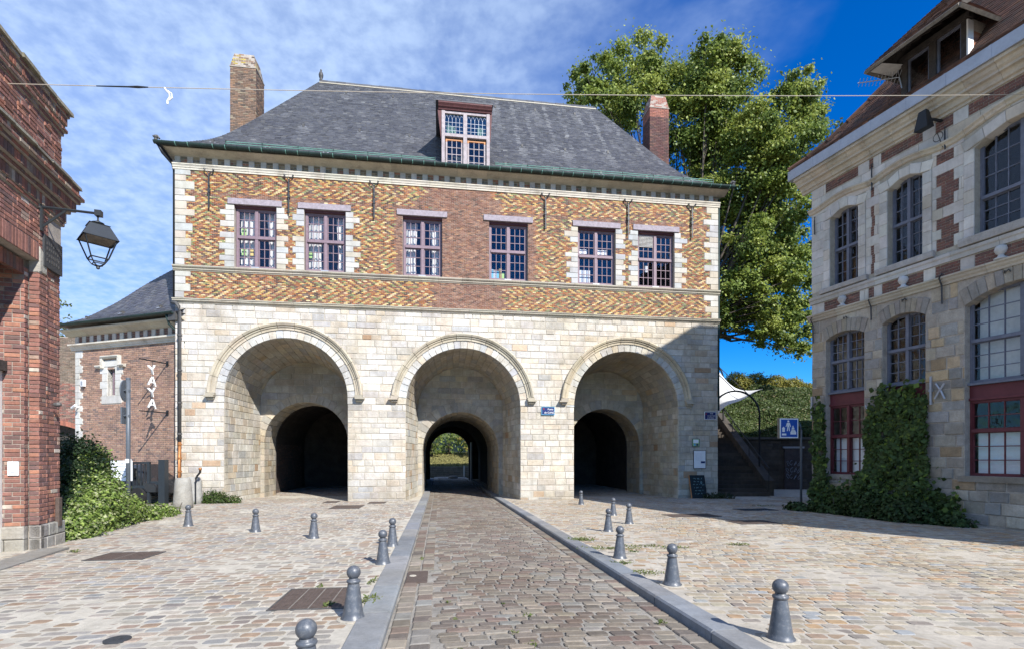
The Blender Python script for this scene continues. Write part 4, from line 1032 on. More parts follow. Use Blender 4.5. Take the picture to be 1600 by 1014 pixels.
# wall anchors
for u in (-11.49, -8.64, -5.46, 1.38, 4.92, 7.76):
    m_ = MB(); m_.box(u-.022, u+.022, -.10, -.055, 10.80, 12.08); m_.box(u-.04, u+.04, -.115, -.03, 11.38, 11.50); m_.box(u-.03, u+.03, -.115, -.03, 11.62, 11.66)
    for s in (-1, 1):
        m_.tube([(u, -.08, 12.05), (u+s*.06, -.085, 12.14), (u+s*.13, -.085, 12.17), (u+s*.155, -.085, 12.24)], [.022, .022, .02, .026], 6)
        m_.lathe([(.0, 0), (.034, .01), (.034, .05), (0, .06)], 8, (u+s*.155, -.085, 12.22))
    m_.build('wall_anchor', 'iron', G)

# things behind the panes
def gthing(name, bm, m, u, v, z, label, cat, group=None, rz=0, smooth=False):
    X, Y = gw(u, v); o = bm.build(name, m, None, (X, Y, z), (0, 0, GA+rz), smooth=smooth); return tag(o, label, cat, group)
def curtain(wi, side, wt, wb, label):
    a, b_ = WIN[wi]; a += .09; b_ -= .09; x = a if side < 0 else b_; m_ = MB(); n = 26; H = [(WZ0+.05, 1), (WZ0+.75, .86), (WZ0+1.3, .95), (WZ1-.15, 1.12)]
    for i in range(len(H)): 
        for k in range(n+1):
            w = wt*H[i][1]*(1+.0*i); t = k/n; m_.v.append((-side*w*t, .022*sin(t*20+i*.5)+.008*sin(t*47), H[i][0]-WZ0)); m_.c.append((.8, .8, .8, 1))
    for i in range(len(H)-1):
        for k in range(n): m_.f.append((i*(n+1)+k, i*(n+1)+k+1, (i+1)*(n+1)+k+1, (i+1)*(n+1)+k))
    gthing('curtain', m_, 'curtain', x, .42, WZ0, label, 'curtain', 'curtains behind the upper windows', smooth=True)
curtain(0, -1, .60, .5, 'wide white curtain at the left of the leftmost upper window of the gatehouse')
curtain(0, 1, .34, .3, 'narrow white curtain at the right of the leftmost upper window of the gatehouse')
curtain(1, -1, .52, .5, 'white curtain at the left of the second upper window from the left end')
curtain(1, 1, .30, .3, 'white curtain at the right of the second upper window from the left end')
curtain(2, -1, .44, .5, 'white curtain at the left of the upper window left of the plain brick panel')
curtain(2, 1, .36, .3, 'white curtain at the right of the upper window left of the plain brick panel')
def wbox(wi, fx, fz, w, h, m, label, cat, v=.30, d=.02):
    a, b_ = WIN[wi]; return gthing(label.split()[0]+'_'+cat.split()[-1], MB().box(-w/2, w/2, 0, d, 0, h), m, a+fx*(b_-a), v, WZ0+fz*(WZ1-WZ0), label, cat)
wbox(0, .16, .56, .17, .26, 'paper_green', 'green paper square in the upper left light of the leftmost window', 'paper')
wbox(0, .16, .24, .17, .25, 'paper_green', 'green paper square in the lower left light of the leftmost window', 'paper')
wbox(0, .33, .24, .17, .25, 'paper_yellow', 'yellow paper square in the lower left light of the leftmost window', 'paper')
wbox(1, .13, .25, .17, .25, 'paper_green', 'green paper square in the second upper window from the left', 'paper')
for i, (x, h, m, n_) in enumerate(((.10, .42, 'paper_blue', 'blue binder at the left end of the row on the sill'), (.17, .40, 'paper_white', 'white binder next to the blue one on the sill'), (.24, .34, 'paper_blue', 'short blue binder beside the white one on the sill'), (.31, .46, 'paper_yellow', 'tall yellow binder in the row on the sill'), (.38, .30, 'paper_green', 'green binder at the right end of the row on the sill'))):
    wbox(3, x, .04, .10, h, m, n_, 'binder', .28, .2)
wbox(4, .17, .57, .42, .18, 'paper_white', 'white sheet of paper in the upper left light of the window beside the wall anchor', 'sheet'); wbox(4, .70, .57, .40, .19, 'paper_white', 'white sheet of paper in the upper right light of the second window from the right', 'sheet')
wbox(4, .22, .05, .5, .55, 'frost', 'blue screen behind the lower left light of the second window from the right', 'screen')
wbox(5, .31, .30, .14, .28, 'paper_white', 'white notice in the lower left light of the rightmost upper window', 'notice')
wbox(5, .68, .72, .34, .10, 'orange_wood', 'brown shelf seen through the rightmost upper window', 'shelf', .6, .2)
w5 = [o for o in bpy.data.objects if o.name.startswith('window') and o.parent == G and abs(o.location.x-(WIN[5][0]+.02)) < .01][0]
for i in range(9): MB().box(.09, .70, .0, .035, 0, .028).build('louvre_slat', 'plaster', w5, (0, .0, 1.72+i*.055), (rad(25), 0, 0))

# signs and notices on the front
def plate(name, u0, u1, z0, z1, m, label, cat, v=-.045, d=.02, rim=None):
    w, h = u1-u0, z1-z0; o = gthing(name, MB().box(-w/2, w/2, 0, d, -h/2, h/2), m, (u0+u1)/2, v, (z0+z1)/2, label, cat)
    if rim:
        r = .014; b_ = MB(); b_.box(-w/2-.004, w/2+.004, -.006, d-.002, h/2-r, h/2+.004); b_.box(-w/2-.004, w/2+.004, -.006, d-.002, -h/2-.004, -h/2+r); b_.box(-w/2-.004, -w/2+r, -.006, d-.002, -h/2+r, h/2-r); b_.box(w/2-r, w/2+.004, -.006, d-.002, -h/2+r, h/2-r); b_.build('rim', rim, o)
    return o
def lily(o, x, z, s):
    b_ = MB(); b_.lathe([(0, -.5*s), (.14*s, 0), (.10*s, .25*s), (0, .55*s)], 8, (x, -.002, z))
    for k in (-1, 1): b_.tube([(x, -.002, z-.25*s), (x+k*.22*s, -.002, z+.12*s), (x+k*.36*s, -.002, z+.02*s)], [.05*s, .09*s, .03*s], 6)
    b_.build('lily_emblem', 'sign_red', o, (0, 0, 0), smooth=True)
o = plate('street_sign', 1.22, 1.76, 3.22, 3.55, 'sign_blue', 'blue enamel street sign reading Porte de Gand between the middle and right arch', 'street sign', rim='paper_blue')
text('Porte', .105, o, (.10, -.004, .06), (pi/2, 0, 0), 'white_paint'); text('de GAND', .105, o, (.06, -.004, -.075), (pi/2, 0, 0), 'white_paint'); lily(o, -.18, .07, .11)
o = plate('street_sign', 8.34, 8.87, 3.10, 3.43, 'sign_blue', 'blue enamel street sign in three lines at the right end of the front', 'street sign', rim='paper_white')
text('RUE', .075, o, (.06, -.004, .085), (pi/2, 0, 0), 'white_paint'); text('de la BATTERIE', .055, o, (.05, -.004, -.01), (pi/2, 0, 0), 'white_paint'); text('de ROUBAIX', .06, o, (.02, -.004, -.10), (pi/2, 0, 0), 'white_paint'); lily(o, -.19, .07, .10)
o = plate('menu_case', 7.84, 8.40, 1.0, 1.77, 'paper_white', 'white menu sheet in a black frame on the right pier', 'menu case', rim='black_iron')
MB().box(.05, .24, -.008, .0, -.16, -.08).build('dark_label', 'sign_blue', o)
for i in range(7): MB().box(-.2, .12, -.003, .001, .24-i*.05, .246-i*.05).build('print_line', 'zinc', o)
o = plate('poster', 7.78, 8.11, 1.94, 2.27, 'paper_green', 'small pale green notice above the menu case', 'notice', rim='grey_steel')
MB().box(-.12, .12, -.004, .0, -.02, .13).build('pale_field', 'paper_white', o); MB().box(-.10, -.01, -.005, .0, -.13, -.04).build('blue_field', 'paper_blue', o); MB().box(.02, .11, -.005, 0, -.13, -.05).build('dark_field', 'sign_blue', o)
cb = MB().box(-.34, .34, -.02, .02, 0, 1.0); X, Y = gw(7.98, -.28); o = cb.build('chalkboard', 'chalkboard', None, (X, Y, zgr(X, Y)), (rad(-14), 0, GA+.05)); tag(o, 'black chalkboard with chalk writing leaning against the right pier', 'chalkboard')
for x in (-.36, .34): MB().box(x, x+.02, -.025, .025, 0, 1.0).build('side_rail', 'orange_wood' if x < 0 else 'black_iron', o)
for r in range(6):
    m_ = MB(); x = -.24+U(0, .08)
    while x < .2:
        n = R.randint(3, 6); m_.tube([(x+i*.022, -.023, .85-r*.13+U(-.03, .03)) for i in range(n)], .006, 4, cap=False); x += n*.022+.05
    m_.build('chalk_line', 'chalk', o)
m_ = MB(); m_.tube([(.17, -.023, .62), (.13, -.023, .67), (.15, -.023, .70), (.17, -.023, .68), (.19, -.023, .70), (.21, -.023, .67), (.17, -.023, .62)], .006, 4); m_.build('chalk_heart', 'chalk', o)
# ------------------------------------------------------------------ brick building on the left
LO = (-8.25, 8.99, 0); LA = math.atan2(.953, -.304)
LB = empty('brick_building', LO, LA, 'weathered red brick building with a grey stone base at the near left of the square', 'building')
PAL_BR = [(4, (0.242, 0.114, 0.09)), (3, (0.295, 0.135, 0.099)), (2, (0.202, 0.101, 0.086)), (1.2, (0.365, 0.173, 0.114)), (1.2, (0.162, 0.093, 0.084)), (0.6, (0.328, 0.231, 0.177)), (0.3, (0.457, 0.393, 0.329))]
PAL_BRD = [(3, (0.184, 0.086, 0.063)), (2, (0.241, 0.098, 0.063)), (2, (0.138, 0.086, 0.069)), (1, (0.218, 0.161, 0.115)), (0.5, (0.299, 0.241, 0.184))]
KE = .755; br = []; lc = MB()
def brickface(z0, z1, x0, x1, to3, nrm, pal=PAL_BR, h=.0745, L=.225, gap=.012, off=0, skip=None, rough=.006):
    n = max(1, round((z1-z0)/h)); rows = [(z0+(z1-z0)*i/n, z0+(z1-z0)*(i+1)/n) for i in range(n)]
    for q, x, z, i in fill(rows, x0, x1, [], lambda i: ((L/2 if i % 2 else 0)+off, (lambda: L if R.random() < .8 else L*.5)), gap, .05):
        if skip and skip(x, z): continue
        br.append(block([to3(p[0], p[1]) for p in q], nrm, .05, .006, U(-rough, rough), jc(pick(pal), .16)))
F0 = lambda p: (lambda x, z: (x, -p, z))
brickface(.31, 5.80, 0, .285, F0(0), FRONT); brickface(.31, 5.80, .325, KE, F0(-.03), FRONT)
brickface(.31, 4.9, -.15, 0, lambda x, z: (0, -x, z), (-1, 0, 0), off=.1)                    # flank of the outer jamb (x runs towards the square)
brickface(.31, 4.75, -.12, 0, F0(-.15), FRONT, off=.05); brickface(.31, 4.75, -.66, -.15, lambda x, z: (-.12, -x, z), (-1, 0, 0))
brickface(5.22, 5.80, -4, 0, F0(0), FRONT); brickface(6.70, 7.52, -4, KE, F0(0), FRONT, PAL_BR[:4]+PAL_BRD[:2], rough=.012)
brickface(4.2, 4.9, -3.3, -.66, lambda x, z: (x, .64, z), FRONT)
def soldiers(z0, z1, p, x0, x1, pal=PAL_BRD, w=.085, slant=0.):
    x = x0
    while x < x1-.03:
        e = min(x+w, x1); br.append(block([(x+.004, -p, z0), (e-.004, -p, z0), (e-.004+slant, -p, z1), (x+.004+slant, -p, z1)], FRONT, .08, .006, U(-.004, .004), jc(pick(pal), .18))); x = e
soldiers(4.905, 5.205, .004, -4, -.01, PAL_BR); soldiers(4.62, 4.86, -.155, -3.4, -.13, PAL_BRD)
# stepped brick cornices: (z0, z1, projection, soldier)
BANDS = [(5.82, 5.89, .03, 0), (5.895, 6.09, .05, 1), (6.095, 6.165, .10, 0), (6.17, 6.34, .16, 1), (6.345, 6.41, .21, 0), (6.415, 6.48, .26, 0), (6.485, 6.62, .20, 1),
         (7.53, 7.60, .03, 0), (7.605, 7.67, .065, 0), (7.675, 7.735, .04, 0), (7.74, 7.90, .06, 1), (7.905, 7.965, .09, 0)]
for z0, z1, p, s in BANDS:
    e = KE+p
    if s: soldiers(z0+.004, z1-.004, p, -4, e)
    else: brickface(z0, z1, -4, e, F0(p), FRONT, PAL_BRD, h=z1-z0, rough=.008)
    lc.box(-4, e-.008, -p+.012, 3, z0-.003, z1+.003)
emit(br, 'brick', 'brickwork', LB, 'brick', 300, 8)
for z0, z1, p, c in ((7.97, 8.06, .125, (.22, .20, .15)), (6.625, 6.70, .235, (.20, .185, .15))):       # worn stone copings
    x = -4
    while x < KE+p-.05:
        e = min(x+U(.45, .75), KE+p); d1, d2 = U(-.02, .02), U(-.02, .02)
        MB().add([(x+.004, -p+d1, z0), (e-.004, -p+d2, z0), (e-.004, .6, z0), (x+.004, .6, z0), (x+.004, -p+d1+.01, z1-.02), (e-.004, -p+d2+.01, z1-.02), (e-.004, .6, z1+.02), (x+.004, .6, z1+.02)], [(0, 3, 2, 1), (4, 5, 6, 7), (0, 1, 5, 4), (1, 2, 6, 5), (2, 3, 7, 6), (3, 0, 4, 7)], jc(c, .2)).build('coping_stone', 'rough_stone', LB, origin=(x, -p, z0)); x = e
lc.box(.012, KE-.012, .042, 3, -.5, 4.90); lc.box(.012, .28, .012, .2, .2, 5.83); lc.box(-.108, .05, .162, .7, .2, 4.75); lc.box(-4, KE-.012, .012, 3, 4.9, 5.83); lc.box(-4, KE-.012, .012, 3, 6.6, 7.55); lc.box(-4, KE, .6, 3, 7.9, 8.1); lc.box(-4, -.12, .66, 3, -.5, 4.7)
lc.box(-4, -3.3, .012, 3, -.5, 4.9)
lc.build('wall', 'dark_mortar', LB)
MB().box(-3.3, -.12, .56, .64, -.2, 2.9).build('door', 'dark_wood', LB); MB().box(-.19, -.125, .45, .66, -.2, 2.95).build('door_post', 'plaster', LB); MB().box(-3.3, -.13, .38, .64, 2.95, 3.12).build('door_head', 'dark_wood', LB)
for z0, z1 in ((-.3, .08), (.09, .305)):                            # stone base
    for q, n in (([(-.04, z0), (.16, z0), (.16, z1), (-.04, z1)], 0), ([(.17, z0), (.42, z0), (.42, z1), (.17, z1)], 0), ([(.43, z0), (KE+.03, z0), (KE+.03, z1), (.43, z1)], 0)):
        if n == 0 and z0 > 0: q = [(p[0]+(.06 if .1 < p[0] < .5 else 0), p[1]) for p in q]
        MB().add(*block([(p[0], -.04, p[1]) for p in q], FRONT, .15, .015, 0, jc((.28, .275, .255), .12))).build('base_stone', 'rough_stone', LB)
    MB().add(*block([(-.04, .135, z0), (-.04, -.04, z0), (-.04, -.04, z1), (-.04, .135, z1)], (-1, 0, 0), .1, .015, 0, jc((.30, .29, .27), .1))).build('base_stone', 'rough_stone', LB)
    for y0, y1 in ((.145, .42), (.43, .68)) if z0 < 0 else ((.145, .68),):
        MB().add(*block([(-.16, y1, z0), (-.16, y0, z0), (-.16, y0, z1), (-.16, y1, z1)], (-1, 0, 0), .12, .018, 0, jc((.31, .30, .27), .12))).build('base_stone', 'rough_stone', LB)
m_ = MB().add(*block([(.0, 0, 4.72), (.22, 0, 4.72), (.22, 0, 5.02), (.0, 0, 5.16)], FRONT, .1, .012, .014, (.36, .34, .29))); m_.add(*block([(0, .15, 4.70), (0, 0, 4.70), (0, 0, 5.0), (0, .15, 5.0)], (-1, 0, 0), .08, .012, .012, (.33, .31, .27))); m_.build('impost_stone', 'rough_stone', LB)
pq = MB().box(.10, .70, -.03, .02, 4.86, 5.42); pl = pq.build('stone_tablet', 'dark_plate', LB)
for i in range(4):
    x = .17
    while x < .6: w = U(.02, .05); MB().box(x, x+w, -.034, -.03, 4.97+i*.10+U(-.01, .01), 5.01+i*.10+U(0, .02)).build('worn_carving', 'pipe_iron', pl); x += w+U(.02, .05)
MB().box(.52, .62, -.06, .0, .22, .75).build('guard_plate', 'rust_plate', LB)
m_ = MB(); m_.lathe([(.02, 0), (.035, .02), (.045, .07), (.03, .12), (.0, .13)], 10); m_.build('bell_push', 'pipe_iron', LB, (.40, -.02, 2.45), (pi/2, 0, 0))
ib = MB().box(0, .02, 0, .15, 0, .24); o = tag(ib.build('intercom', 'white_plastic', None, tuple((Matrix.Translation(LO) @ Matrix.Rotation(LA, 4, 'Z')) @ Vector((-.145, .22, 1.18))), (0, 0, LA)), 'small white entry phone on the brick door jamb', 'entry phone')
MB().box(-.012, 0, .02, .13, .02, .22).build('cover', 'white_paint', o); MB().box(-.014, -.010, .045, .105, .05, .065).build('button', 'zinc', o)

def lw(k, y, z): return tuple((Matrix.Translation(LO) @ Matrix.Rotation(LA, 4, 'Z')) @ Vector((k, y, z)))
# lantern on its bracket
lp = lw(.02, -.01, 5.86); LN = empty('wall_lantern', lp, LA, 'dark grey iron lantern hanging from a bracket on the brick building', 'lantern')
MB().box(-.03, .03, -.03, .0, -.42, .03).build('wall_plate', 'lamp_paint', LN)
MB().tube([(0, 0, 0), (0, -.84, .0)], .022, 6).build('arm', 'lamp_paint', LN); MB().tube([(0, -.01, -.36), (0, -.36, -.02)], .020, 6).build('brace', 'lamp_paint', LN)
MB().box(-.05, .05, -.90, -.80, -.05, .05).build('hub', 'lamp_paint', LN); MB().tube([(0, -.84, -.05), (0, -.84, -.16)], .015, 6).build('hook', 'lamp_paint', LN)
MB().lathe([(.02, 0), (.05, -.02), (.095, -.04), (.095, -.055), (.05, -.07), (.06, -.10), (.03, -.12)], 14, (0, -.84, -.13)).build('collar', 'lamp_paint', LN)
def sq(s, z, a=rad(33)): return [(s*sqrt(.5)*cos(a+pi/4+i*pi/2), -.84+s*sqrt(.5)*sin(a+pi/4+i*pi/2), z) for i in range(4)]
t, bt = sq(.29, -.24), sq(.50, -.47); t0, b2 = sq(.31, -.225), sq(.52, -.49); ins_ = sq(.50, -.50)
m_ = MB(); m_.add(t+bt+t0+b2, [(0, 1, 5, 4), (1, 2, 6, 5), (2, 3, 7, 6), (3, 0, 4, 7), (4, 5, 13, 12), (5, 6, 14, 13), (6, 7, 15, 14), (7, 4, 12, 15), (0, 1, 2, 3), (8, 9, 10, 11), (0, 1, 9, 8), (1, 2, 10, 9), (2, 3, 11, 10), (3, 0, 8, 11)]); m_.build('lantern_roof', 'lamp_paint', LN)
MB().add(sq(.46, -.48), [(0, 1, 2, 3)]).build('reflector', 'grey_wood', LN)
tp, bo = sq(.46, -.48), sq(.25, -.82); bo2 = sq(.15, -.91); m_ = MB()
for i in range(4):
    j = (i+1) % 4; m_.tube([tp[i], bo[i]], .013, 5); m_.tube([bo[i], bo[j]], .013, 5); m_.tube([tp[i], tp[j]], .011, 5); m_.tube([bo[i], bo2[i], (0, -.84, -.96)], .011, 5); m_.tube([bo2[i], bo2[j]], .009, 5)
m_.build('lantern_frame', 'lamp_paint', LN); MB().lathe([(0, 0), (.03, -.01), (.03, -.04), (0, -.06)], 8, (0, -.84, -.95)).build('finial', 'lamp_paint', LN)

# ------------------------------------------------------------------ brick annex with the hanging letters
AO, AA = (-12.5, 19.6, 0), math.atan2(-.306, .952)
AX = empty('brick_annex', AO, AA, 'low brick annex with slate roof joined to the left end of the gatehouse', 'annex')
AL, AR = -5.93, .35
aw = Seg(-4.06, -3.62, 3.98, 5.05); br = []; core = MB()
wall_core(core, AL+.01, AR, -.5, 6.6, [aw], .012, .35); core.box(AL+.012, -1.3, .36, 5, -.5, 6.6); core.box(-1.3, AR, .36, .9, -.5, 6.6); core.build('wall', 'brick_mortar', AX)
PAL_AN = [(4, (.30, .185, .135)), (3, (.34, .205, .145)), (2, (.26, .16, .125)), (1.4, (.38, .25, .18)), (.6, (.19, .13, .11))]
AQ = []
aq = []
for i, (a, b_) in enumerate(rows_between(-.3, 5.86, .24, .32)):
    w = .42 if i % 2 else .26; AQ.append(Seg(AL-.02, AL+w+.005, a, b_)); aq.append(block([(AL, 0, a+.005), (AL+w, 0, a+.005), (AL+w, 0, b_-.005), (AL, 0, b_-.005)], FRONT, .2, .008, .012, jc((.52, .51, .48), .06)))
for s, x in ((-1, aw.u0), (1, aw.u1)):
    for i, (a, b_) in enumerate(rows_between(3.96, 5.12, .22, .30)):
        w = (.42 if i % 2 else .30); x0, x1 = (x-w, x) if s < 0 else (x, x+w); AQ.append(Seg(x0-.005, x1+.005, a, b_)); aq.append(block([(x0, 0, a+.004), (x1, 0, a+.004), (x1, 0, b_-.004), (x0, 0, b_-.004)], FRONT, .3, .008, .012, jc((.55, .54, .51), .05)))
AQ.append(Seg(-4.40, -3.26, 3.62, 3.97)); aq.append(block([(-4.39, 0, 3.64), (-3.27, 0, 3.64), (-3.27, 0, 3.96), (-4.39, 0, 3.96)], FRONT, .3, .008, .014, (.50, .49, .47)))
AQ.append(Seg(-4.3, -3.36, 5.12, 5.40)); aq.append(block([(-4.28, 0, 5.13), (-3.38, 0, 5.13), (-3.38, 0, 5.38), (-4.28, 0, 5.38)], FRONT, .2, .01, .02, (.55, .54, .50)))
emit(aq, 'quoin', 'quoin_masonry', AX, 'white_stone', 80, 8)
m_ = MB()          # label mould with its two shoulders
pr = [(0, 0), (.10, .02), (.14, .07), (.14, .11), (.0, .13)]
pts = [(-4.62, 5.08), (-4.30, 5.08), (-4.30, 5.45), (-3.34, 5.45), (-3.34, 5.08), (-3.02, 5.08)]
for a, b_ in ((0, 1), (2, 3), (4, 5)): m_.sweep([0, 1], pr, lambda i: ((pts[(a, b_)[i]][0], 0, pts[a][1]), (0, -1, 0), (0, 0, 1)), (.55, .52, .45))
for x in (-4.30, -3.34): m_.box(x-.06, x+.06, -.10, .0, 5.08, 5.56, (.55, .52, .45))
m_.build('label_mould', 'moulding', AX)
MB().box(-4.06, -3.62, .2, .26, 3.98, 5.05).build('window_reveal', 'room', AX); MB().box(-3.90, -3.86, .10, .14, 3.98, 5.05).build('window_bar', 'lilac_paint', AX); pane(AX, -4.06, -3.62, 3.98, 5.05, .16)
n = round((5.88+.3)/.078); rows = [(-.3+6.18*i/n, -.3+6.18*(i+1)/n) for i in range(n)]; ab = []
for q, x, z, i in fill(rows, AL+.01, AR-.02, [aw], lambda i: (.11*(i % 2), (lambda: .22)), .014, .04):
    if any(s.u0 < x < s.u1 and s.z0 < z < s.z1 for s in AQ): continue
    ab.append(block(front(q), FRONT, .03, .004, U(-.003, .004), jc(pick(PAL_AN), .14)))
emit(ab, 'brick', 'brickwork', AX, 'brick', 200, 8.5)
def acourse(prof, z, seg, name, col, end):
    u = AL-end
    while u < AR-.01:
        l = min(seg*U(.9, 1.1), AR-u); k = len(prof); a, e = u+.003, u+l-.003
        MB().add([(a, -p[0], z+p[1]) for p in prof]+[(e, -p[0], z+p[1]) for p in prof], [(i, k+i, k+(i+1) % k, (i+1) % k) for i in range(k)]+[tuple(range(k))[::-1], tuple(range(k, 2*k))], jc(col, .08)).build(name, 'moulding', AX, origin=(u+l/2, 0, z)); u += l
acourse([(-.05, 0), (.05, 0), (.05, .06), (.08, .07), (.10, .13), (.16, .17), (.20, .18), (.20, .24), (-.05, .26)], 5.89, 1.2, 'frieze_moulding', (.55, .515, .44), .18)
acourse([(-.05, 0), (.03, .0), (.10, .03), (.22, .11), (.34, .16), (.38, .20), (.38, .24), (-.05, .24)], 6.46, 1.2, 'cornice_stone', (.45, .40, .31), .36)
fb = MB(); i = 0; x = AL
while x < AR-.3:
    MB().add(*block([(x, 0, 6.16), (x+.21, 0, 6.16), (x+.21, 0, 6.46), (x, 0, 6.46)], FRONT, .1, .006, .02, jc((.46, .42, .37), .08))).build('frieze_block', 'moulding', AX, origin=(x, 0, 6.3))
    for r in range(4):
        xx = [x+.215, x+.335+U(-.04, .04), x+.425] if r % 2 else [x+.215, x+.425]
        for p, q in zip(xx, xx[1:]): fb.add(*block([(p+.004, 0, 6.165+r*.072), (q-.004, 0, 6.165+r*.072), (q-.004, 0, 6.23+r*.072), (p+.004, 0, 6.23+r*.072)], FRONT, .05, .004, -.004, jc(pick([(2, (.17, .085, .065)), (1, (.13, .08, .065))]), .15)))
    x += .43
fb.build('frieze_brick', 'brick', AX, kind='stuff')
AZ = [(0, 6.86), (.2, 7.30), (.4, 8.08), (.6, 9.03), (.8, 9.87), (1, 10.6)]
AS = np.linspace(0, 1, 61); AZZ = np.interp(AS, [p[0] for p in AZ], [p[1] for p in AZ])
for _ in range(8): AZZ[1:-1] = AZZ[1:-1]*.5+(AZZ[:-2]+AZZ[2:])*.25
az = lambda s: float(np.interp(s, AS, AZZ))
sb = MB(); nrow = 42; ay = lambda s: -.48+3.68*s; ax0 = lambda s: -6.38+3.6*s
for j in range(nrow):
    s0, s1 = j/nrow, min(1, (j+1.25)/nrow); u = ax0(s0)-(.1 if j % 2 else 0)
    while u < .35:
        w = U(.19, .22); a, e = max(u, ax0(s0)), min(u+w, .36); u += w
        if e-a < .02: continue
        ta, te = max(a, ax0(s1)), max(e, ax0(s1)); h = U(.010, .018); c = jc(pick([(3, (.060, .060, .075)), (2, (.072, .072, .082)), (1, (.085, .082, .088))]), .18)
        sb.add([(a+.003, ay(s0)-h*.7, az(s0)+h*.7), (e-.003, ay(s0)-h*.7, az(s0)+h*.7), (te-.002, ay(s1), az(s1)), (ta+.002, ay(s1), az(s1)), (a+.003, ay(s0)-.004, az(s0)-.01), (e-.003, ay(s0)-.004, az(s0)-.01)], [(0, 1, 2, 3), (4, 5, 1, 0)], c)
AR_ = bpy.data.objects.new('roof', None); link(AR_, AX); sb.build('slate', 'slate', AR_, kind='stuff')
m_ = MB()
for i in range(24):
    s0, s1 = i/24, (i+1)/24; m_.quad((ax0(s0), ay(s0), az(s0)-.01), (ax0(s1), ay(s1), az(s1)-.01), (ax0(s1), 6.8-ay(s1), az(s1)-.01), (ax0(s0), 6.8-ay(s0), az(s0)-.01), (.065, .065, .078))
m_.quad((ax0(0), -.48, 6.84), (ax0(0), 5, 6.84), (.36, 5, 6.84), (.36, -.48, 6.84), (.2, .18, .15)); m_.build('roof_slope', 'slate', AR_)
for k, s in ((-5.3, .12), (-3.5, .16), (-1.6, .2)):
    MB().add([(k-.13, ay(s)-.03, az(s)+.02), (k+.13, ay(s)-.03, az(s)+.02), (k+.02, ay(s)+.1, az(s)+.14)], [(0, 1, 2)]).build('vent_flashing', 'zinc', AR_); MB().box(k+.0, k+.08, ay(s), ay(s)+.15, az(s)+.04, az(s)+.14).build('roof_vent', 'pipe_iron', AR_)
m_ = MB(); gp = [-6.48+6.6*i/20 for i in range(21)]
m_.sweep(gp, [(.085*cos(t), .085*sin(t)) for t in np.linspace(pi, 2*pi, 8)]+[(0, -.03)], lambda i: ((gp[i], -.53, 6.86), (0, 1, 0), (0, 0, 1))); m_.build('gutter', 'patina', AX)
pipe('downpipe', [(-.25, -.5, 6.8), (-.2, -.42, 6.45), (.0, -.20, 6.15), (.15, -.16, 6.0), (.32, -.2, 5.75)], .045, 'patina', AX)
MB().box(-.16, .20, -.5, -.2, 6.55, 6.85).build('rainwater_head', 'pipe_iron', AX)
def aw_(k, y, z): return tuple((Matrix.Translation(AO) @ Matrix.Rotation(AA, 4, 'Z')) @ Vector((k, y, z)))
HS = empty('hanging_sign', aw_(-.80, 0, 4.1), AA, 'four white letters YAYA hung one above the other between two black brackets', 'sign')
for z, nm in ((.98, 'upper_bracket'), (-.92, 'lower_bracket')):
    m_ = MB(); m_.box(-.02, .02, -1.1, .0, z-.02, z+.02); m_.box(-.05, .05, -.03, .0, z-.1, z+.1); m_.tube([(0, -.06, z), (0, -1.1, z+.0)], .02, 6); m_.build(nm, 'black_iron', HS)
for i, ch in enumerate('YAYA'):
    z = .62-i*.42; o = text(ch, .50, HS, (0, -.62, z), (pi/2, 0, -pi/2+pi), 'white_paint', ext=.03, name='letter'); o.rotation_euler = (pi/2, rad(-9 if ch == 'Y' else 6), pi/2)
MB().tube([(0.03, -.62, .96), (.03, -.62, -.9)], .008, 5).build('hanging_wire', 'black_iron', HS)
o = tag(MB().box(-.09, .09, -.10, 0, -.13, .13).build('alarm_box', 'white_plastic', None, aw_(-5.38, -.01, 4.52), (0, 0, AA)), 'white alarm box on the corner stones of the annex', 'alarm box')
MB().box(-.05, .05, -.115, -.10, -.08, .08).build('grille', 'zinc', o)
CM = empty('security_camera', aw_(-5.72, -.02, 3.55), AA, 'white security camera on the corner stones below the alarm box', 'camera')
MB().tube([(0, 0, 0), (0, -.12, .0)], .03, 8).build('bracket', 'white_plastic', CM); MB().tube([(-.12, -.16, -.05), (.18, -.22, .05)], .055, 10).build('camera_housing', 'white_plastic', CM)

# older brick wall with an arch beyond the annex
BW = empty('brick_wall', (-22.0, 26.0, 0), 0, 'old dark brick wall with an arched opening behind the annex', 'wall')
ar = Seg(-3.6, .6, .9, 2.6, .55); core = MB(); wall_core(core, -9, 4, -.5, 7.55, [ar], .012, .5); core.box(-9, 4, .52, 1.2, 3.3, 7.55); core.build('wall_body', 'dark_mortar', BW); br = []
rows = [(-.4+.08*i, -.4+.08*(i+1)) for i in range(99)]
for q, x, z, i in fill(rows, -2.6, 2.2, [Seg(-3.6, .6, .9, 2.6, .8)], lambda i: (.11*(i % 2), (lambda: .22)), .014, .04): br.append(block(front(q), FRONT, .03, .004, U(-.005, .006), jc(pick([(3, (.22, .10, .08)), (2, (.26, .11, .08)), (2, (.15, .10, .08)), (1, (.27, .17, .13))] if z < 5.2 else [(2, (.17, .13, .095)), (1, (.21, .15, .11))]), .2)))
for i in range(30):
    x0 = -3.6+4.2*i/30; q = [(x0+.006, ar.top(x0)+.005), (x0+.134, ar.top(x0+.134)+.005), (x0+.134, ar.top(x0+.134)+.25), (x0+.006, ar.top(x0)+.25)]; br.append(block(front(q), FRONT, .05, .005, .004, jc((.30, .12, .08), .2)))
b = MB()
for p in br: b.add(*p)
b.build('brick', 'brick', BW, kind='stuff')
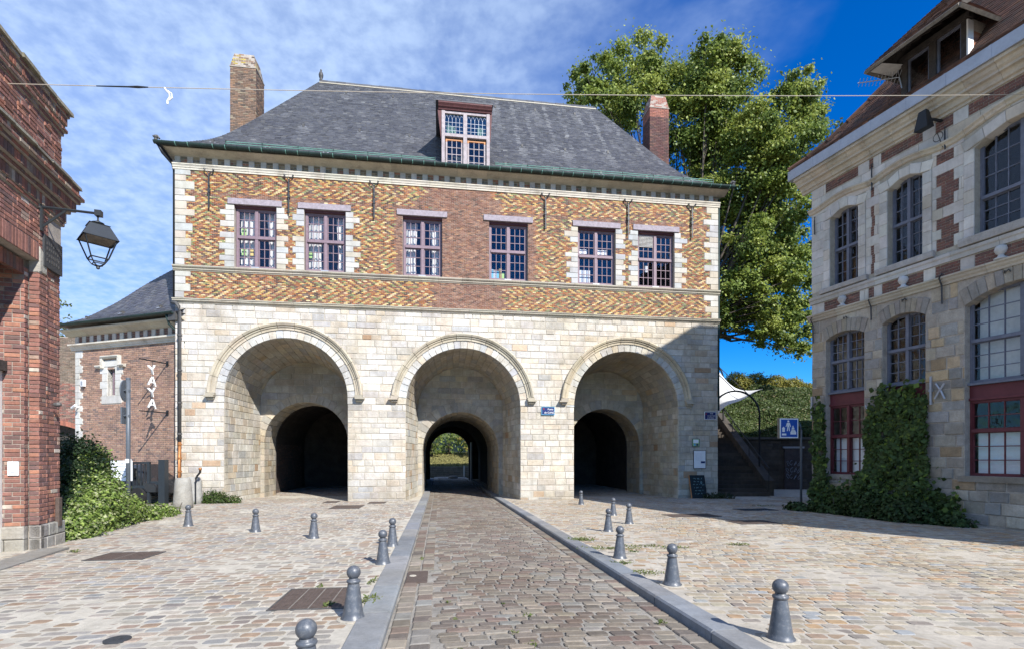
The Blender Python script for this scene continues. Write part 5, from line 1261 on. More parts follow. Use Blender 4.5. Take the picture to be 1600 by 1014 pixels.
MB().box(-3.7, .7, .5, .6, -.5, 3.4).build('opening_shadow', 'deep_shade', BW); MB().box(-3.6, .6, .18, .30, .9, 1.9).build('rubble_infill', 'grey_wood', BW); MB().box(-3.6, .6, -.02, .3, .6, .9).build('blue_sill', 'bluegrey_paint', BW)

# sign post seen from behind, fence, car, guard stones
sx, sy = -11.62, 15.6; SP = empty('sign_post', (sx, sy, zgr(sx, sy)), 0, 'grey steel pole with a round and a square sign seen from behind in the bush', 'sign post')
MB().tube([(0, 0, 0), (0, 0, 4.05)], .06, 10).build('pole', 'grey_steel', SP, smooth=True); MB().lathe([(.065, 0), (.065, .05), (0, .07)], 10, (0, 0, 4.02)).build('cap', 'grey_steel', SP)
da = math.atan2(-.26, -.97)
def disc(z, w, h, rnd, nm):
    m_ = MB(); n = 28 if rnd else 4; pts = [(.5*w*cos(2*pi*i/n+(0 if rnd else pi/4))*(1 if rnd else 1.414), .5*h*sin(2*pi*i/n+(0 if rnd else pi/4))*(1 if rnd else 1.414)) for i in range(n)]
    m_.add([(.07, p, q) for p, q in pts]+[(.10, p, q) for p, q in pts], [tuple(range(n))[::-1], tuple(range(n, 2*n))]+[(i, (i+1) % n, n+(i+1) % n, n+i) for i in range(n)])
    m_.tube([(.05, -.14, 0), (.05, .14, 0)], .02, 6); o = m_.build(nm, 'grey_steel', SP, (0, 0, z), (0, 0, da)); MB().box(-.05, .06, -.055, .055, -.04, .04).build('clamp', 'grey_steel', o)
disc(3.68, .64, .64, True, 'round_sign'); disc(2.92, .5, .5, False, 'square_sign'); MB().box(-.05, .05, -.063, .063, 1.5, 1.62).build('sticker', 'white_paint', SP)
FN = empty('metal_fence', (-12.55, 18.55, zgr(0, 18.5)), rad(176), 'dark grey metal gate and post before the annex', 'fence')
MB().box(-.12, .12, -.10, .10, 0, 1.62).build('post', 'lamp_paint', FN); MB().box(.5, 2.5, -.03, .03, 1.46, 1.54).build('top_rail', 'lamp_paint', FN); MB().box(.5, 2.5, -.03, .03, .58, .68).build('lower_rail', 'lamp_paint', FN)
MB().box(.5, .60, -.04, .04, .05, 1.54).build('stile', 'lamp_paint', FN); MB().box(.12, .5, -.02, .02, .72, .84).build('latch_bar', 'lamp_paint', FN)
for i in range(12): MB().box(-.016, .016, -.012, .012, .1, 1.5).build('bar', 'lamp_paint', FN, (.70+i*.15, 0, 0))
o = tag(MB().box(-.41, .41, -.012, .012, -.36, .36).build('notice_panel', 'paper_white', None, (-13.95, 18.40, 1.0), (0, 0, rad(-4))), 'white notice panel fixed to the dark metal gate', 'notice')
for i, w in enumerate((.5, .34, .42, .36, .2)): MB().box(-w/2, w/2, -.016, -.012, .24-i*.09, .262-i*.09).build('print_line', 'zinc', o)
CR = empty('parked_car', (-14.6, 19.75, zgr(0, 19.7)), rad(-14), 'dark car parked behind the metal gate against the annex', 'car')
sec = [(-2.05, .35, .75), (-1.95, .3, .85), (-1.1, .28, .95), (-.55, .28, 1.42), (.9, .28, 1.46), (1.55, .28, 1.0), (2.0, .3, .9), (2.1, .4, .7)]
m_ = MB(); n = 8
for x, zb, zt in sec:
    for k in range(n):
        a = 2*pi*(k+.5)/n; w = .82 if zt < 1.2 else (.82 if sin(a) < .3 else .66); m_.v.append((x, w*max(-1, min(1, cos(a)*1.25)), (zb+zt)/2+(zt-zb)/2*max(-1, min(1, sin(a)*1.2)))); m_.c.append((.02, .02, .02, 1))
for i in range(len(sec)-1):
    for k in range(n): m_.f.append((i*n+k, i*n+(k+1) % n, (i+1)*n+(k+1) % n, (i+1)*n+k))
m_.f += [tuple(range(n))[::-1], tuple(range((len(sec)-1)*n, len(sec)*n))]; m_.build('body', 'car_paint', CR, smooth=False)
for y in (-.78, .78): MB().box(-.5, 1.2, y-.03, y+.03, .98, 1.32).build('side_window', 'car_glass', CR)
for x in (-1.3, 1.35):
    for y in (-.8, .8): MB().lathe([(.0, -.1), (.31, -.1), (.32, .0), (.31, .1), (0, .1)], 16).build('wheel', 'rubber', CR, (x, y, .31), (pi/2, 0, 0))
for i, (x, y, h, lab) in enumerate(((-10.95, 17.15, 1.0, 'tapered pale stone guard post in front of the drainpipe'), (-11.70, 18.95, .98, 'weathered stone guard post against the pier under the drainpipe'))):
    tag(MB().lathe([(.30, -.05), (.29, .2), (.26, .6), (.235, h-.08), (.20, h), (.0, h+.01)], 16, col=(.30, .295, .275)).build('guard_stone', 'rough_stone', None, (x, y, zgr(x, y)), (0, 0, i), smooth=True), lab, 'guard stone', None)
o = tag(MB().tube([(0, 0, .0), (.05, .02, .12), (.15, .0, .22), (.2, -.06, .32)], .035, 8).build('hose_tap', 'black_iron', None, (-11.42, 18.6, .70)), 'black standpipe with a round brass knob beside the stone guard post', 'standpipe'); MB().lathe([(0, -.06), (.05, -.03), (.06, 0), (.05, .03), (0, .06)], 10, (.2, -.06, .36)).build('knob', 'copper', o, smooth=True)
for z in range(0): pass
MB().tube([(0, 0, -.95), (0, 0, .02)], .02, 8).build('riser', 'black_iron', o)

# ------------------------------------------------------------------ bollards
BO = [(-7.64, 12.16, 'cone bollard nearest the green bush'), (-5.55, 11.15, 'cone bollard in front of the left arch'), (-3.93, 10.2, 'cone bollard between the left arch and the kerb, pale cement at its foot'),
      (-2.15, 9.26, 'farthest cone bollard along the left kerb'), (-1.91, 7.63, 'second farthest cone bollard along the left kerb'), (-1.53, 4.96, 'cone bollard beside the large rusty grating'), (-1.296, 3.27, 'nearest cone bollard at the bottom of the view, left of the road'),
      (2.48, 18.48, 'cone bollard closest to the right arch'), (2.88, 14.66, 'cone bollard behind the two others of its cluster right of the road'), (2.88, 12.67, 'cone bollard rightmost of the far cluster of three'), (2.10, 11.25, 'cone bollard at the front left of the far cluster of three'),
      (1.69, 8.09, 'mossy cone bollard along the right kerb'), (1.97, 6.34, 'second nearest cone bollard along the right kerb'), (2.29, 4.39, 'nearest cone bollard along the right kerb')]
BPROF = [(.118, 0), (.118, .012), (.102, .03), (.094, .06), (.055, .335), (.053, .345), (.062, .35), (.067, .362), (.062, .375), (.042, .38), (.044, .39)]
proto = None
for i, (x, y, lab) in enumerate(BO):
    if proto is None:
        proto = []
        r = empty('bollard', (x, y, zgr(x, y)), U(0, 6)); proto.append(r)
        proto.append(MB().lathe(BPROF, 28).build('shaft', 'bollard_paint', r, smooth=True))
        proto.append(MB().lathe([(.0, -.0665)]+[(.066*cos(t), .066*sin(t)) for t in np.linspace(-1.45, 1.45, 15)]+[(0, .0665)], 28).build('ball', 'bollard_paint', r, (0, 0, .447), smooth=True))
        proto.append(MB().lathe([(.0, -.03), (.16, -.03), (.155, .005), (.13, .010), (0, .010)], 12).build('cement_foot', 'mortar', r))
    else:
        r = proto[0].copy(); COL.objects.link(r); r.location = (x, y, zgr(x, y)); r.rotation_euler = (rad(U(-1.2, 1.2)), rad(U(-1.2, 1.2)), U(0, 6))
        for p in proto[1:]:
            c = p.copy(); COL.objects.link(c); c.parent = r
    tag(r, 'dark grey '+lab, 'bollard', 'cone bollards round the square')

# covers and gratings in the paving
def gcover(r, name, m, label, cat, z=.006, bars=0):
    u0, u1, v0, v1 = r; uc, vc = (u0+u1)/2, (v0+v1)/2; X, Y = gw(uc, vc); w, d = (u1-u0)/2, (v1-v0)/2
    sl = math.atan(-.012)*1.0; o = MB().box(-w, w, -d, d, -.03, .0).build(name, m, None, (X, Y, zgr(X, Y)+z), (-.012, 0, GA)); tag(o, label, cat)
    f_ = MB()
    for a, b_, c_, e in ((-w-.02, w+.02, -d-.02, -d), (-w-.02, w+.02, d, d+.02), (-w-.02, -w, -d, d), (w, w+.02, -d, d)): f_.box(a, b_, c_, e, -.03, .003)
    f_.build('rim', 'pipe_iron', o)
    for i in range(1, bars): MB().box(-w+2*w*i/bars-.004, -w+2*w*i/bars+.004, -d, d, .0, .003).build('seam', 'road_sand', o)
    nx, ny = int(2*w/.045), int(2*d/.045); s = MB()
    for i in range(nx):
        for j in range(ny):
            x, y = -w+(i+.5)*2*w/nx, -d+(j+.5)*2*d/ny; s.box(x-.012, x+.012, y-.006, y+.006, 0, .004)
    s.build('tread', m, o, kind='stuff'); return o
gcover(CV_BIG, 'grating', 'rust_plate', 'large rusty brown cover plate left of the road', 'cover', bars=4)
gcover(CV_LEFT, 'grating', 'rust_plate', 'rusty brown cover plate near the brick building', 'cover', bars=2)
gcover(CV_FAR[0], 'manhole_cover', 'rust_plate', 'small drain cover nearest the road before the left arch, widest of three', 'cover'); gcover(CV_FAR[1], 'manhole_cover', 'rust_plate', 'small drain cover at the mouth of the left arch', 'cover'); gcover(CV_FAR[2], 'manhole_cover', 'rust_plate', 'small drain cover at the foot of the pier between left and middle arch', 'cover')
gcover(CV_R1, 'manhole_cover', 'rust_plate', 'dark drain cover in the sun right of the far bollards', 'cover'); gcover(CV_R2, 'manhole_cover', 'rust_plate', 'drain cover at the edge of the shadow on the right', 'cover'); gcover(CV_R3, 'manhole_cover', 'dark_plate', 'dark drain cover in the shadow before the stairs', 'cover')
u0, u1, v0, v1 = GR; X, Y = gw((u0+u1)/2, (v0+v1)/2); uc = (u0+u1)/2
o = MB().box(-(u1-u0)/2, (u1-u0)/2, -(v1-v0)/2, (v1-v0)/2, -.03, .0).build('drain_grate', 'rust_plate', None, (X, Y, road_z(uc, (v0+v1)/2)+.006), (-.012, 0, GA)); tag(o, 'square rusty drain plate in the gutter of the road', 'drain cover')
MB().lathe([(.0, 0), (.05, 0), (.045, .006), (0, .006)], 12, (-.06, .05, 0)).build('cement_spot', 'mortar', o)
X, Y = -3.34, 4.36; o = MB().lathe([(0, -.02), (.10, -.02), (.10, .004), (.085, .006), (0, .006)], 20).build('valve_cover', 'dark_plate', None, (X, Y, zgr(X, Y)+.006)); tag(o, 'small round black valve cover among the cobbles at the bottom left', 'cover')
MB().lathe([(.0, .006), (.03, .006), (.03, .010), (0, .010)], 10).build('lifting_boss', 'dark_plate', o)
MB().box(-1.0, 1.0, -.2, .2, -.1, .03, (.24, .235, .22)).build('door_step', 'rough_stone', LB, (-1.2, -.32, -.1))

# cable over the square
ca, cb_ = Vector(lw(-.9, -.02, 7.38)), Vector((11.9, 11.35, 9.47)); pts = []
for i in range(41):
    t = i/40; p = ca.lerp(cb_, t); p.z -= .10*4*t*(1-t); pts.append(p)
CB = tag(MB().tube(pts, .0065, 5).build('overhead_cable', 'wire', None), 'thin pale cable stretched across the square above the roof ridge', 'cable')
a0 = [ca.lerp(cb_, t)-Vector((0, 0, .4*t*(1-t)+.0)) for t in (.062, .075, .085, .092, .10)]
MB().tube(a0, [.008, .010, .011, .019, .008], 6).build('cable_joint', 'black_iron', CB)
q = ca.lerp(cb_, .112)-Vector((0, 0, .04)); MB().tube([q, q+Vector((.03, 0, -.05)), q+Vector((.08, 0, -.10)), q+Vector((.09, 0, -.16)), q+Vector((.05, 0, -.22)), q+Vector((.05, 0, -.27))], .014, 5).build('loose_end', 'white_paint', CB)
MB().tube([q+Vector((.05, 0, -.05)), q+Vector((.12, 0, -.1)), q+Vector((.13, 0, -.17)), q+Vector((.08, 0, -.21))], .010, 5).build('loose_end', 'white_paint', CB)
# ------------------------------------------------------------------ stone house on the right
HO, HA = (9.57, 16.46, 0), math.atan2(-.9474, .3201)
H = empty('stone_house', HO, HA, 'old stone and brick house with arched windows and a red tiled roof in the shade', 'house')
HM = Matrix.Translation(HO) @ Matrix.Rotation(HA, 4, 'Z')
def hw(k, y, z): return tuple(HM @ Vector((k, y, z)))
KX = 9.0
UW = [Seg(.65, 1.56, 6.70, 8.78, .17), Seg(2.40, 3.30, 6.72, 8.80, .17), Seg(4.45, 6.10, 6.75, 8.82, .26), Seg(6.9, 8.2, 6.75, 8.82, .2)]
LW = [Seg(.50, 1.73, .97, 5.08, .17), Seg(2.25, 3.36, .92, 5.16, .17), Seg(4.24, 6.30, 1.04, 5.12, .30), Seg(7.1, 8.4, 1.04, 5.12, .2)]
core = MB(); wall_core(core, .02, KX, -.5, 5.76, LW, .016, .30); core.build('lower_wall', 'dark_mortar', H)
core = MB(); wall_core(core, .02, KX, 5.76, 10.5, UW, .012, .30)
core.quad((.02, .012, -.5), (.02, .012, 10.6), (.02, 9.5, 10.6), (.02, 9.5, -.5))
core.quad((.02, 9.5, -.5), (.02, 9.5, 10.6), (KX+6, 9.5, 10.6), (KX+6, 9.5, -.5)); core.quad((KX, .012, -.5), (KX+6, .012, -.5), (KX+6, .012, 10.6), (KX, .012, 10.6)); core.quad((KX+6, .012, -.5), (KX+6, 9.5, -.5), (KX+6, 9.5, 10.6), (KX+6, .012, 10.6)); core.add([(KX+6, -.4, 10.6), (KX+6, 10.2, 10.6), (KX+6, 4.9, 18.1)], [(0, 1, 2)])
core.box(.02, KX+6, 9.52, 19, -.5, 12.2); core.build('upper_wall', 'mortar', H)  # unseen rear block, added to cast shade on the retaining wall and bank
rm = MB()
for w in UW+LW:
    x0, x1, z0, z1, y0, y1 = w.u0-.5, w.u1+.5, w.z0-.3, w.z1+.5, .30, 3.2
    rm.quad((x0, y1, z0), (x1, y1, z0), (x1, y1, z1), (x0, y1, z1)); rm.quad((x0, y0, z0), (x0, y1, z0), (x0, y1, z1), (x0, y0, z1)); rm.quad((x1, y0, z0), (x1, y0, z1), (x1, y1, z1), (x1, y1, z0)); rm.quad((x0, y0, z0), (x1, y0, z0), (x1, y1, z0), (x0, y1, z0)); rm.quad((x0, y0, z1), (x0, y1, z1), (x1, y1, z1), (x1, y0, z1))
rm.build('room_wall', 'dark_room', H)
PAL_RS = [(3, (0.322, 0.29, 0.25)), (2, (0.372, 0.326, 0.262)), (2, (0.277, 0.265, 0.252)), (1.4, (0.413, 0.321, 0.209)), (1, (0.338, 0.246, 0.155)), (0.7, (0.223, 0.204, 0.184)), (1, (0.421, 0.382, 0.317))]
PAL_WS = [(3, (0.521, 0.496, 0.458)), (2, (0.476, 0.457, 0.431)), (1, (0.565, 0.54, 0.49)), (0.6, (0.514, 0.463, 0.387))]
PAL_HB = [(3, (.165, .078, .062)), (2, (.14, .07, .06)), (1, (.20, .095, .07)), (.6, (.11, .065, .058))]
st = []; vs_ = []
class Sur(Seg):
    """Opening widened by the arch stones above its springing."""
    def iv(s, z):
        q = Seg.iv(s, z)
        return q
lh = [Seg(w.u0, w.u1, w.z0, w.z1+w.h+.36) for w in LW]
rows = rows_between(-.4, 5.76, .22, .34, tuple(sorted({.95, 5.1}))); ph = [U(0, .5) for _ in rows]
lowh = []
for w in LW:
    e = Seg(w.u0, w.u1, w.z0, w.z1, w.h); lowh.append(e)
for q, x, z, i in fill(rows, 0, KX, [Seg(w.u0, w.u1, w.z0, w.z1) for w in LW]+[Seg(w.u0-.14, w.u1+.14, w.z1, w.z1+w.h+.30) for w in LW], lambda i: (ph[i], (lambda: U(.26, .62))), .022):
    st.append(block([(p[0]+U(-.006, .006), 0, p[1]+U(-.006, .006)) for p in q], FRONT, .3, .014, U(-.012, .014), jc(pick(PAL_RS), .14)))
def headstones(w, ht, n, pal, out, pr=.012, m0=0):
    """Arch stones along a segmental head."""
    a = w.u0-m0; b_ = w.u1+m0
    for i in range(n):
        xa, xb = a+(b_-a)*i/n, a+(b_-a)*(i+1)/n; sl = .55/(b_-a)
        da, db = (xa-(a+b_)/2)*sl*ht*1.2, (xb-(a+b_)/2)*sl*ht*1.2
        za, zb = w.top(min(max(xa, w.u0), w.u1)), w.top(min(max(xb, w.u0), w.u1))
        out.append(block([(xa+.004, 0, za), (xb-.004, 0, zb), (xb+db-.004, 0, zb+ht+U(-.02, .02)), (xa+da+.004, 0, za+ht+U(-.02, .02))], FRONT, .3, .012, pr+U(-.004, .004), jc(pick(pal), .1)))
for w in LW: headstones(w, .36, 9 if w.u1-w.u0 < 1.5 else 13, [(2, (.30, .27, .235)), (1, (.26, .24, .22)), (1, (.32, .28, .22))], vs_)
emit(st, 'rubble_stone', 'rubble_masonry', H, 'rough_stone', 260); emit(vs_, 'arch_stone', 'arch_masonry', H, 'rough_stone', 60)

# upper storey: white ashlar with patches of brick
ws = []; BR = []; rows = rows_between(6.66, 9.95, .25, .30, (9.62,)); ph = [U(0, .6) for _ in rows]
for i, (a, b_) in enumerate(rows):
    if b_ < 9.2:
        for lo, hi in ((1.93, 2.05), (3.62, 4.12), (6.4, 6.75)):
            if i % 4 == 3: continue
            s = (hi-lo)*.22; BR.append(Seg(lo+(s if i % 2 else 0), hi-(0 if i % 2 else s), a, b_))
for lo, hi in ((.50, 1.55), (1.88, 2.0), (2.22, 3.30), (3.60, 4.0), (4.32, 5.6)): BR.append(Seg(lo, hi, 9.66, 9.93))
hol = [Seg(w.u0-.22, w.u1+.22, w.z0-.1, w.z1+w.h+.26) for w in UW]
rb = [(6.66, 6.661)]
for q, x, z, i in fill(rows, 0, KX, hol+[b_ for b_ in BR], lambda i: (ph[i], (lambda: U(.45, .9))), .007): ws.append(block(front(q), FRONT, .06, .006, U(-.002, .003), jc(pick(PAL_WS), .06)))
for w in UW:
    for s, x0, x1 in ((-1, w.u0-.22, w.u0), (1, w.u1, w.u1+.22)):
        for a, b_ in rows_between(w.z0-.1, w.z1, .28, .36): ws.append(block([(x0+.003, 0, a+.003), (x1-.003, 0, a+.003), (x1-.003, 0, b_-.003), (x0+.003, 0, b_-.003)], FRONT, .3, .008, .022, jc(pick(PAL_WS), .06)))
    headstones(w, .25, 5, PAL_WS, ws, .024, .20)
# band between the storeys
rows = [(5.97, 6.30)]; bh = [Seg(.45, 1.60, 5.99, 6.28), Seg(1.86, 2.02, 5.99, 6.28), Seg(2.25, 3.32, 5.99, 6.28), Seg(3.60, 4.15, 5.99, 6.28), Seg(4.45, 6.1, 5.99, 6.28)]
BR += bh
for q, x, z, i in fill(rows, 0, KX, [Seg(b_.u0, b_.u1, 5.9, 6.4) for b_ in bh], lambda i: (.2, (lambda: U(.5, .9))), .007): ws.append(block(front(q), FRONT, .06, .006, U(-.002, .003), jc(pick(PAL_WS), .07)))
emit(ws, 'ashlar_stone', 'ashlar_masonry', H, 'white_stone', 220)
hb = []
for b_ in BR:
    n = max(1, round((b_.z1-b_.z0)/.068)); rws = [(b_.z0+(b_.z1-b_.z0)*i/n, b_.z0+(b_.z1-b_.z0)*(i+1)/n) for i in range(n)]
    for q, x, z, i in fill(rws, b_.u0+.004, b_.u1-.004, [], lambda i: (.1*(i % 2), (lambda: .2)), .011, .03): hb.append(block(front(q), FRONT, .03, .005, U(-.004, .003), jc(pick(PAL_HB), .15)))
emit(hb, 'brick', 'brickwork', H, 'brick', 200, 8)
def hcourse(prof, z, seg, name, col, m='moulding', k0=0., k1=None, end=.0):
    u = k0-end; k1 = k1 or KX
    while u < k1-.01:
        l = min(seg*U(.85, 1.15), k1-u); k = len(prof); a, e = u+.003, u+l-.003
        MB().add([(a, -p[0], z+p[1]) for p in prof]+[(e, -p[0], z+p[1]) for p in prof], [(i, k+i, k+(i+1) % k, (i+1) % k) for i in range(k)]+[tuple(range(k))[::-1], tuple(range(k, 2*k))], jc(col, .08)).build(name, m, H, origin=(u+l/2, 0, z)); u += l
hcourse([(-.05, 0), (.03, 0), (.04, .05), (.08, .09), (.09, .13), (.13, .16), (.13, .20), (-.05, .23)], 5.76, .95, 'string_course_stone', (.42, .37, .29), end=.08)
hcourse([(-.05, 0), (.04, 0), (.04, .10), (.07, .13), (.07, .20), (-.05, .26)], 6.305, 1.0, 'sill_stone', (.44, .42, .39), 'white_stone', end=.04)
for w in UW:
    MB().add(*block([(w.u0-.30, 0, 6.54), (w.u1+.30, 0, 6.54), (w.u1+.30, 0, w.z0-.02), (w.u0-.30, 0, w.z0-.02)], FRONT, .3, .01, .10, (.37, .35, .33))).build('window_sill', 'rough_stone', H)
hcourse([(-.05, 0), (.04, 0), (.04, .06), (.10, .075), (.12, .15), (.15, .19), (.24, .20), (.24, .26), (.30, .30), (.33, .37), (.41, .385), (.41, .46), (-.05, .46)], 9.95, .62, 'cornice_stone', (.49, .43, .34), end=.32)
def wavy(k):
    z = 9.18
    for w in UW:
        c = (w.u0+w.u1)/2; hwid = (w.u1-w.u0)/2+.42
        if abs(k-c) < hwid: z = 9.18+(w.z1+w.h+.34-9.18)*cos(pi*(k-c)/2/hwid)**1.3
    return z
k = -.05
while k < KX-.02:
    l = min(U(.40, .52), KX-k); path = [k+.003+(l-.006)*i/5 for i in range(6)]
    MB().sweep(path, [(0, -.02), (.05, 0), (.07, .05), (.12, .09), (.12, .13), (0, .15)], lambda i: ((path[i], 0, wavy(path[i])), (0, -1, 0), (0, 0, 1)), jc((.48, .42, .33), .08)).build('hood_stone', 'moulding', H, origin=(k+l/2, 0, wavy(k+l/2))); k += l
k = -.48
while k < KX:          # zinc box gutter in lengths
    l = min(.92, KX-k); MB().box(k+.002, k+l-.002, -.47, -.05, 10.415, 10.72).add(*block([(k+l-.05, -.47, 10.42), (k+l, -.47, 10.42), (k+l, -.47, 10.725), (k+l-.05, -.47, 10.725)], FRONT, .02, .004, .006)).build('gutter', 'zinc', H, origin=(k, -.47, 10.4)); k += l
MB().box(-.478, -.05, -.048, 10.2, 10.416, 10.718).build('end_gutter', 'zinc', H)
# finial balls on the brick band, wall ties
for x in (1.08, 2.84, 4.98):
    MB().lathe([(.13, 0), (.13, .03), (.07, .06), (.05, .11), (.09, .14), (.125, .22), (.10, .30), (0, .34)], 14, (x, -.03, 5.975)).build('stone_ball', 'white_stone', H, smooth=True)
for x, z0, z1 in ((.16, 8.5, 9.05), (2.0, 9.0, 9.75), (3.85, 9.12, 9.68), (.10, 5.1, 5.95), (1.98, 5.35, 6.02), (3.78, 5.30, 6.05)):
    m_ = MB(); m_.tube([(x, -.05, z1), (x, -.16 if z1 < 6.1 else -.06, z1-.12), (x, -.06, z1-.3), (x, -.05, z0)], .02, 6); m_.build('wall_tie', 'iron', H)
for x, z in ((1.18, 5.62), (2.86, 5.66), (5.1, 5.66)): MB().tube([(x-.05, -.03, z-.03), (x-.04, -.05, z+.03), (x, -.06, z), (x+.03, -.05, z+.04), (x+.06, -.03, z-.02)], .014, 5).build('wall_hook', 'iron', H)
for x, z, sh in ((.04, 3.05, 'I'), (1.98, 2.70, 'X'), (3.52, 3.18, 'I'), (3.74, 3.14, 'K')):
    m_ = MB()
    if sh == 'I': m_.box(x-.022, x+.022, -.06, -.02, z-.36, z+.36); m_.box(x-.035, x+.035, -.07, -.01, z-.03, z+.03)
    elif sh == 'X':
        for s in (-1, 1): m_.tube([(x+s*(.03+.14*abs(t)), -.05, z+.26*t) for t in np.linspace(-1, 1, 9)], .022, 6)
        m_.box(x-.05, x+.05, -.07, -.02, z-.03, z+.03)
    else:
        m_.tube([(x-.10, -.05, z+.20), (x+.02, -.05, z), (x+.10, -.05, z-.20)], .024, 6); m_.tube([(x+.10, -.06, z+.18), (x-.02, -.06, z), (x-.12, -.06, z-.18)], .024, 6)
    m_.build('wall_anchor', 'zinc', H)

# windows
def grid6(w, z0, z1, mul, tr, zt, nc, nr, fr=.07, nr2=None): return four(w.u0, w.u1, z0, z1, mul, tr, fr, zt, nc, nr)
def hwin(w, z0, z1, zt, m, nc, nr, gl='old_glass', nrb=None):
    md = (w.u0+w.u1)/2; L4 = four(w.u0, w.u1, z0, z1, .085, .08, .05, zt, nc, nr)
    if nrb: L4 = [(*l[:4], l[4], nrb if i < 2 else nr) for i, l in enumerate(L4)]
    W_, o3 = window(H, w.u0, w.u1, z0, z1, .20, L4, m, gl, fr=.05, bar=.020, s=.018)
    f = lambda X, Y, Z: (X-o3[0], Y-o3[1], Z-o3[2])
    MB().box(md-.04, md+.04, .165, .29, z0+.07, z1-.02, f=f).build('mullion', m, W_); MB().box(w.u0+.05, w.u1-.05, .150, .285, zt-.038, zt+.038, f=f).build('transom', m, W_); return W_
for i, w in enumerate(UW): hwin(w, w.z0, w.z1+w.h, 7.80 if i < 2 else 7.62, 'bluegrey_paint', 3 if i == 2 else 2, 3)
for i, w in enumerate(LW):
    zb = 3.48 if i != 2 else 3.27
    hwin(w, zb, w.z1+w.h, 4.40 if i != 2 else 4.27, 'bluegrey_paint', 3 if i in (0, 2) else 2, 3, 'old_glass' if i != 2 else 'old_glass')
    MB().box(w.u0-.02, w.u1+.02, .10, .30, zb-.055, zb-.002).build('window_ledge', 'bluegrey_paint', H)
    MB().box(w.u0, w.u1, .19, .30, zb-.36, zb-.06).build('spandrel_board', 'red_paint', H); MB().box(w.u0, w.u1, .15, .30, zb-.42, zb-.362).build('spandrel_rail', 'red_paint', H)
    W_ = hwin(w, w.z0, zb-.425, 2.12, 'red_paint', 3 if i == 2 else 2, 2, 'old_glass', 3)
    m_ = MB().box(w.u0+.1, w.u1-.1, .34, .36, w.z0+.06, 2.08); m_.build('frosted_screen', 'frost', H)
    MB().box(w.u0-.12, w.u1+.12, -.05, .3, w.z0-.14, w.z0-.004, (.25, .225, .19)).build('sill_stone', 'rough_stone', H)
w = LW[2]; MB().box(w.u0+.1, w.u1-.1, .40, .42, 3.3, 5.4).build('window_shade', 'shade', H)
w = UW[0]; MB().box(w.u0+.1, w.u1-.1, .9, .92, 7.9, 9.0).build('inner_shade', 'paper_blue', H) if False else None

# tiled roof with its dormer
HZ = [(-.46, 10.74), (.0, 11.10), (.45, 11.68), (1.0, 12.5), (5.0, 18.6)]; HY_ = np.linspace(-.46, 5.0, 101); HZZ = np.interp(HY_, [p[0] for p in HZ], [p[1] for p in HZ])
for _ in range(12): HZZ[1:-1] = HZZ[1:-1]*.5+(HZZ[:-2]+HZZ[2:])*.25
hz = lambda y: float(np.interp(y, HY_, HZZ))
hk = lambda y: -.46+(y+.46)*1.5                       # the hip at the far end
HR = bpy.data.objects.new('roof', None); link(HR, H)
PAL_T = [(3, (0.106, 0.056, 0.041)), (2, (0.135, 0.068, 0.047)), (2, (0.085, 0.05, 0.04)), (1, (0.169, 0.085, 0.054)), (0.8, (0.064, 0.047, 0.041))]
tb = []; cumh = [0]
for i in range(1, 101): cumh.append(cumh[-1]+sqrt((HY_[i]-HY_[i-1])**2+(HZZ[i]-HZZ[i-1])**2))
nrow = int(cumh[-1]/.112); yr = [float(np.interp(cumh[-1]*i/nrow, cumh, HY_)) for i in range(nrow+1)]+[5.0]
for j in range(nrow):
    y0, y1 = yr[j], min(5.0, yr[j+1]+(yr[j+1]-yr[j])*.3); k = hk(y0)-(.085 if j % 2 else 0); sl = math.atan2(hz(y1)-hz(y0), y1-y0); ny, nz = -sin(sl), cos(sl)
    while k < 7.2:
        w = U(.162, .172); a, e = max(k, hk(y0)), k+w; k += w
        if e-a < .02: continue
        h = U(.016, .028); a1, e1 = max(a, hk(y1)), max(e, hk(y1))
        tb.append(([(a+.003, y0+ny*h, hz(y0)+nz*h), (e-.003, y0+ny*h, hz(y0)+nz*h), (e1-.002, y1, hz(y1)+.004), (a1+.002, y1, hz(y1)+.004), (a+.003, y0, hz(y0)-.006), (e-.003, y0, hz(y0)-.006)], [(4, 5, 1, 0), (0, 1, 2, 3)], jc(pick(PAL_T), .18)))
emit(tb, 'roof_tile', 'roof_tiling', HR, 'tile', 240, 8)
m_ = MB(); tc_ = (.12, .065, .05); KE2 = KX+6
for i in range(25):
    a, c_ = -.46+5.46*i/25, -.46+5.46*(i+1)/25; za, zc = hz(a)-.02, hz(c_)-.02
    m_.quad((hk(a), a, za), (KE2, a, za), (KE2, c_, zc), (hk(c_), c_, zc), tc_); m_.quad((KE2, 9.8-a, za), (hk(a), 9.8-a, za), (hk(c_), 9.8-c_, zc), (KE2, 9.8-c_, zc), tc_); m_.quad((hk(a), a, za), (hk(c_), c_, zc), (hk(c_), 9.8-c_, zc), (hk(a), 9.8-a, za), tc_)
m_.build('roof_slope', 'tile', HR)
for i in range(16):
    y0, y1 = -.46+.30*i, -.46+.30*(i+1)+.03; MB().tube([(hk(y0), y0, hz(y0)+.03), (hk(y1), y1, hz(y1)+.02)], [.085, .07], 8, jc(pick(PAL_T), .15)).build('hip_tile', 'tile', HR)
D2 = bpy.data.objects.new('dormer', None); link(D2, H); E0, E1, EY, EZ = 2.45, 4.66, -.90, 11.86; P0, P1 = 2.78, 4.31
RA = Vector((3.55, .55, 13.35)); RBk = Vector((3.55, 3.1, 13.55))
c0, c1, c2, c3 = Vector((E0, EY, EZ)), Vector((E1, EY, EZ)), Vector((E1, 1.0, EZ+.05)), Vector((E0, 1.0, EZ+.05)); M0 = Vector((E0+.2, 1.6, 12.2)); M1 = Vector((E1-.2, 1.6, 12.2))
dt = []
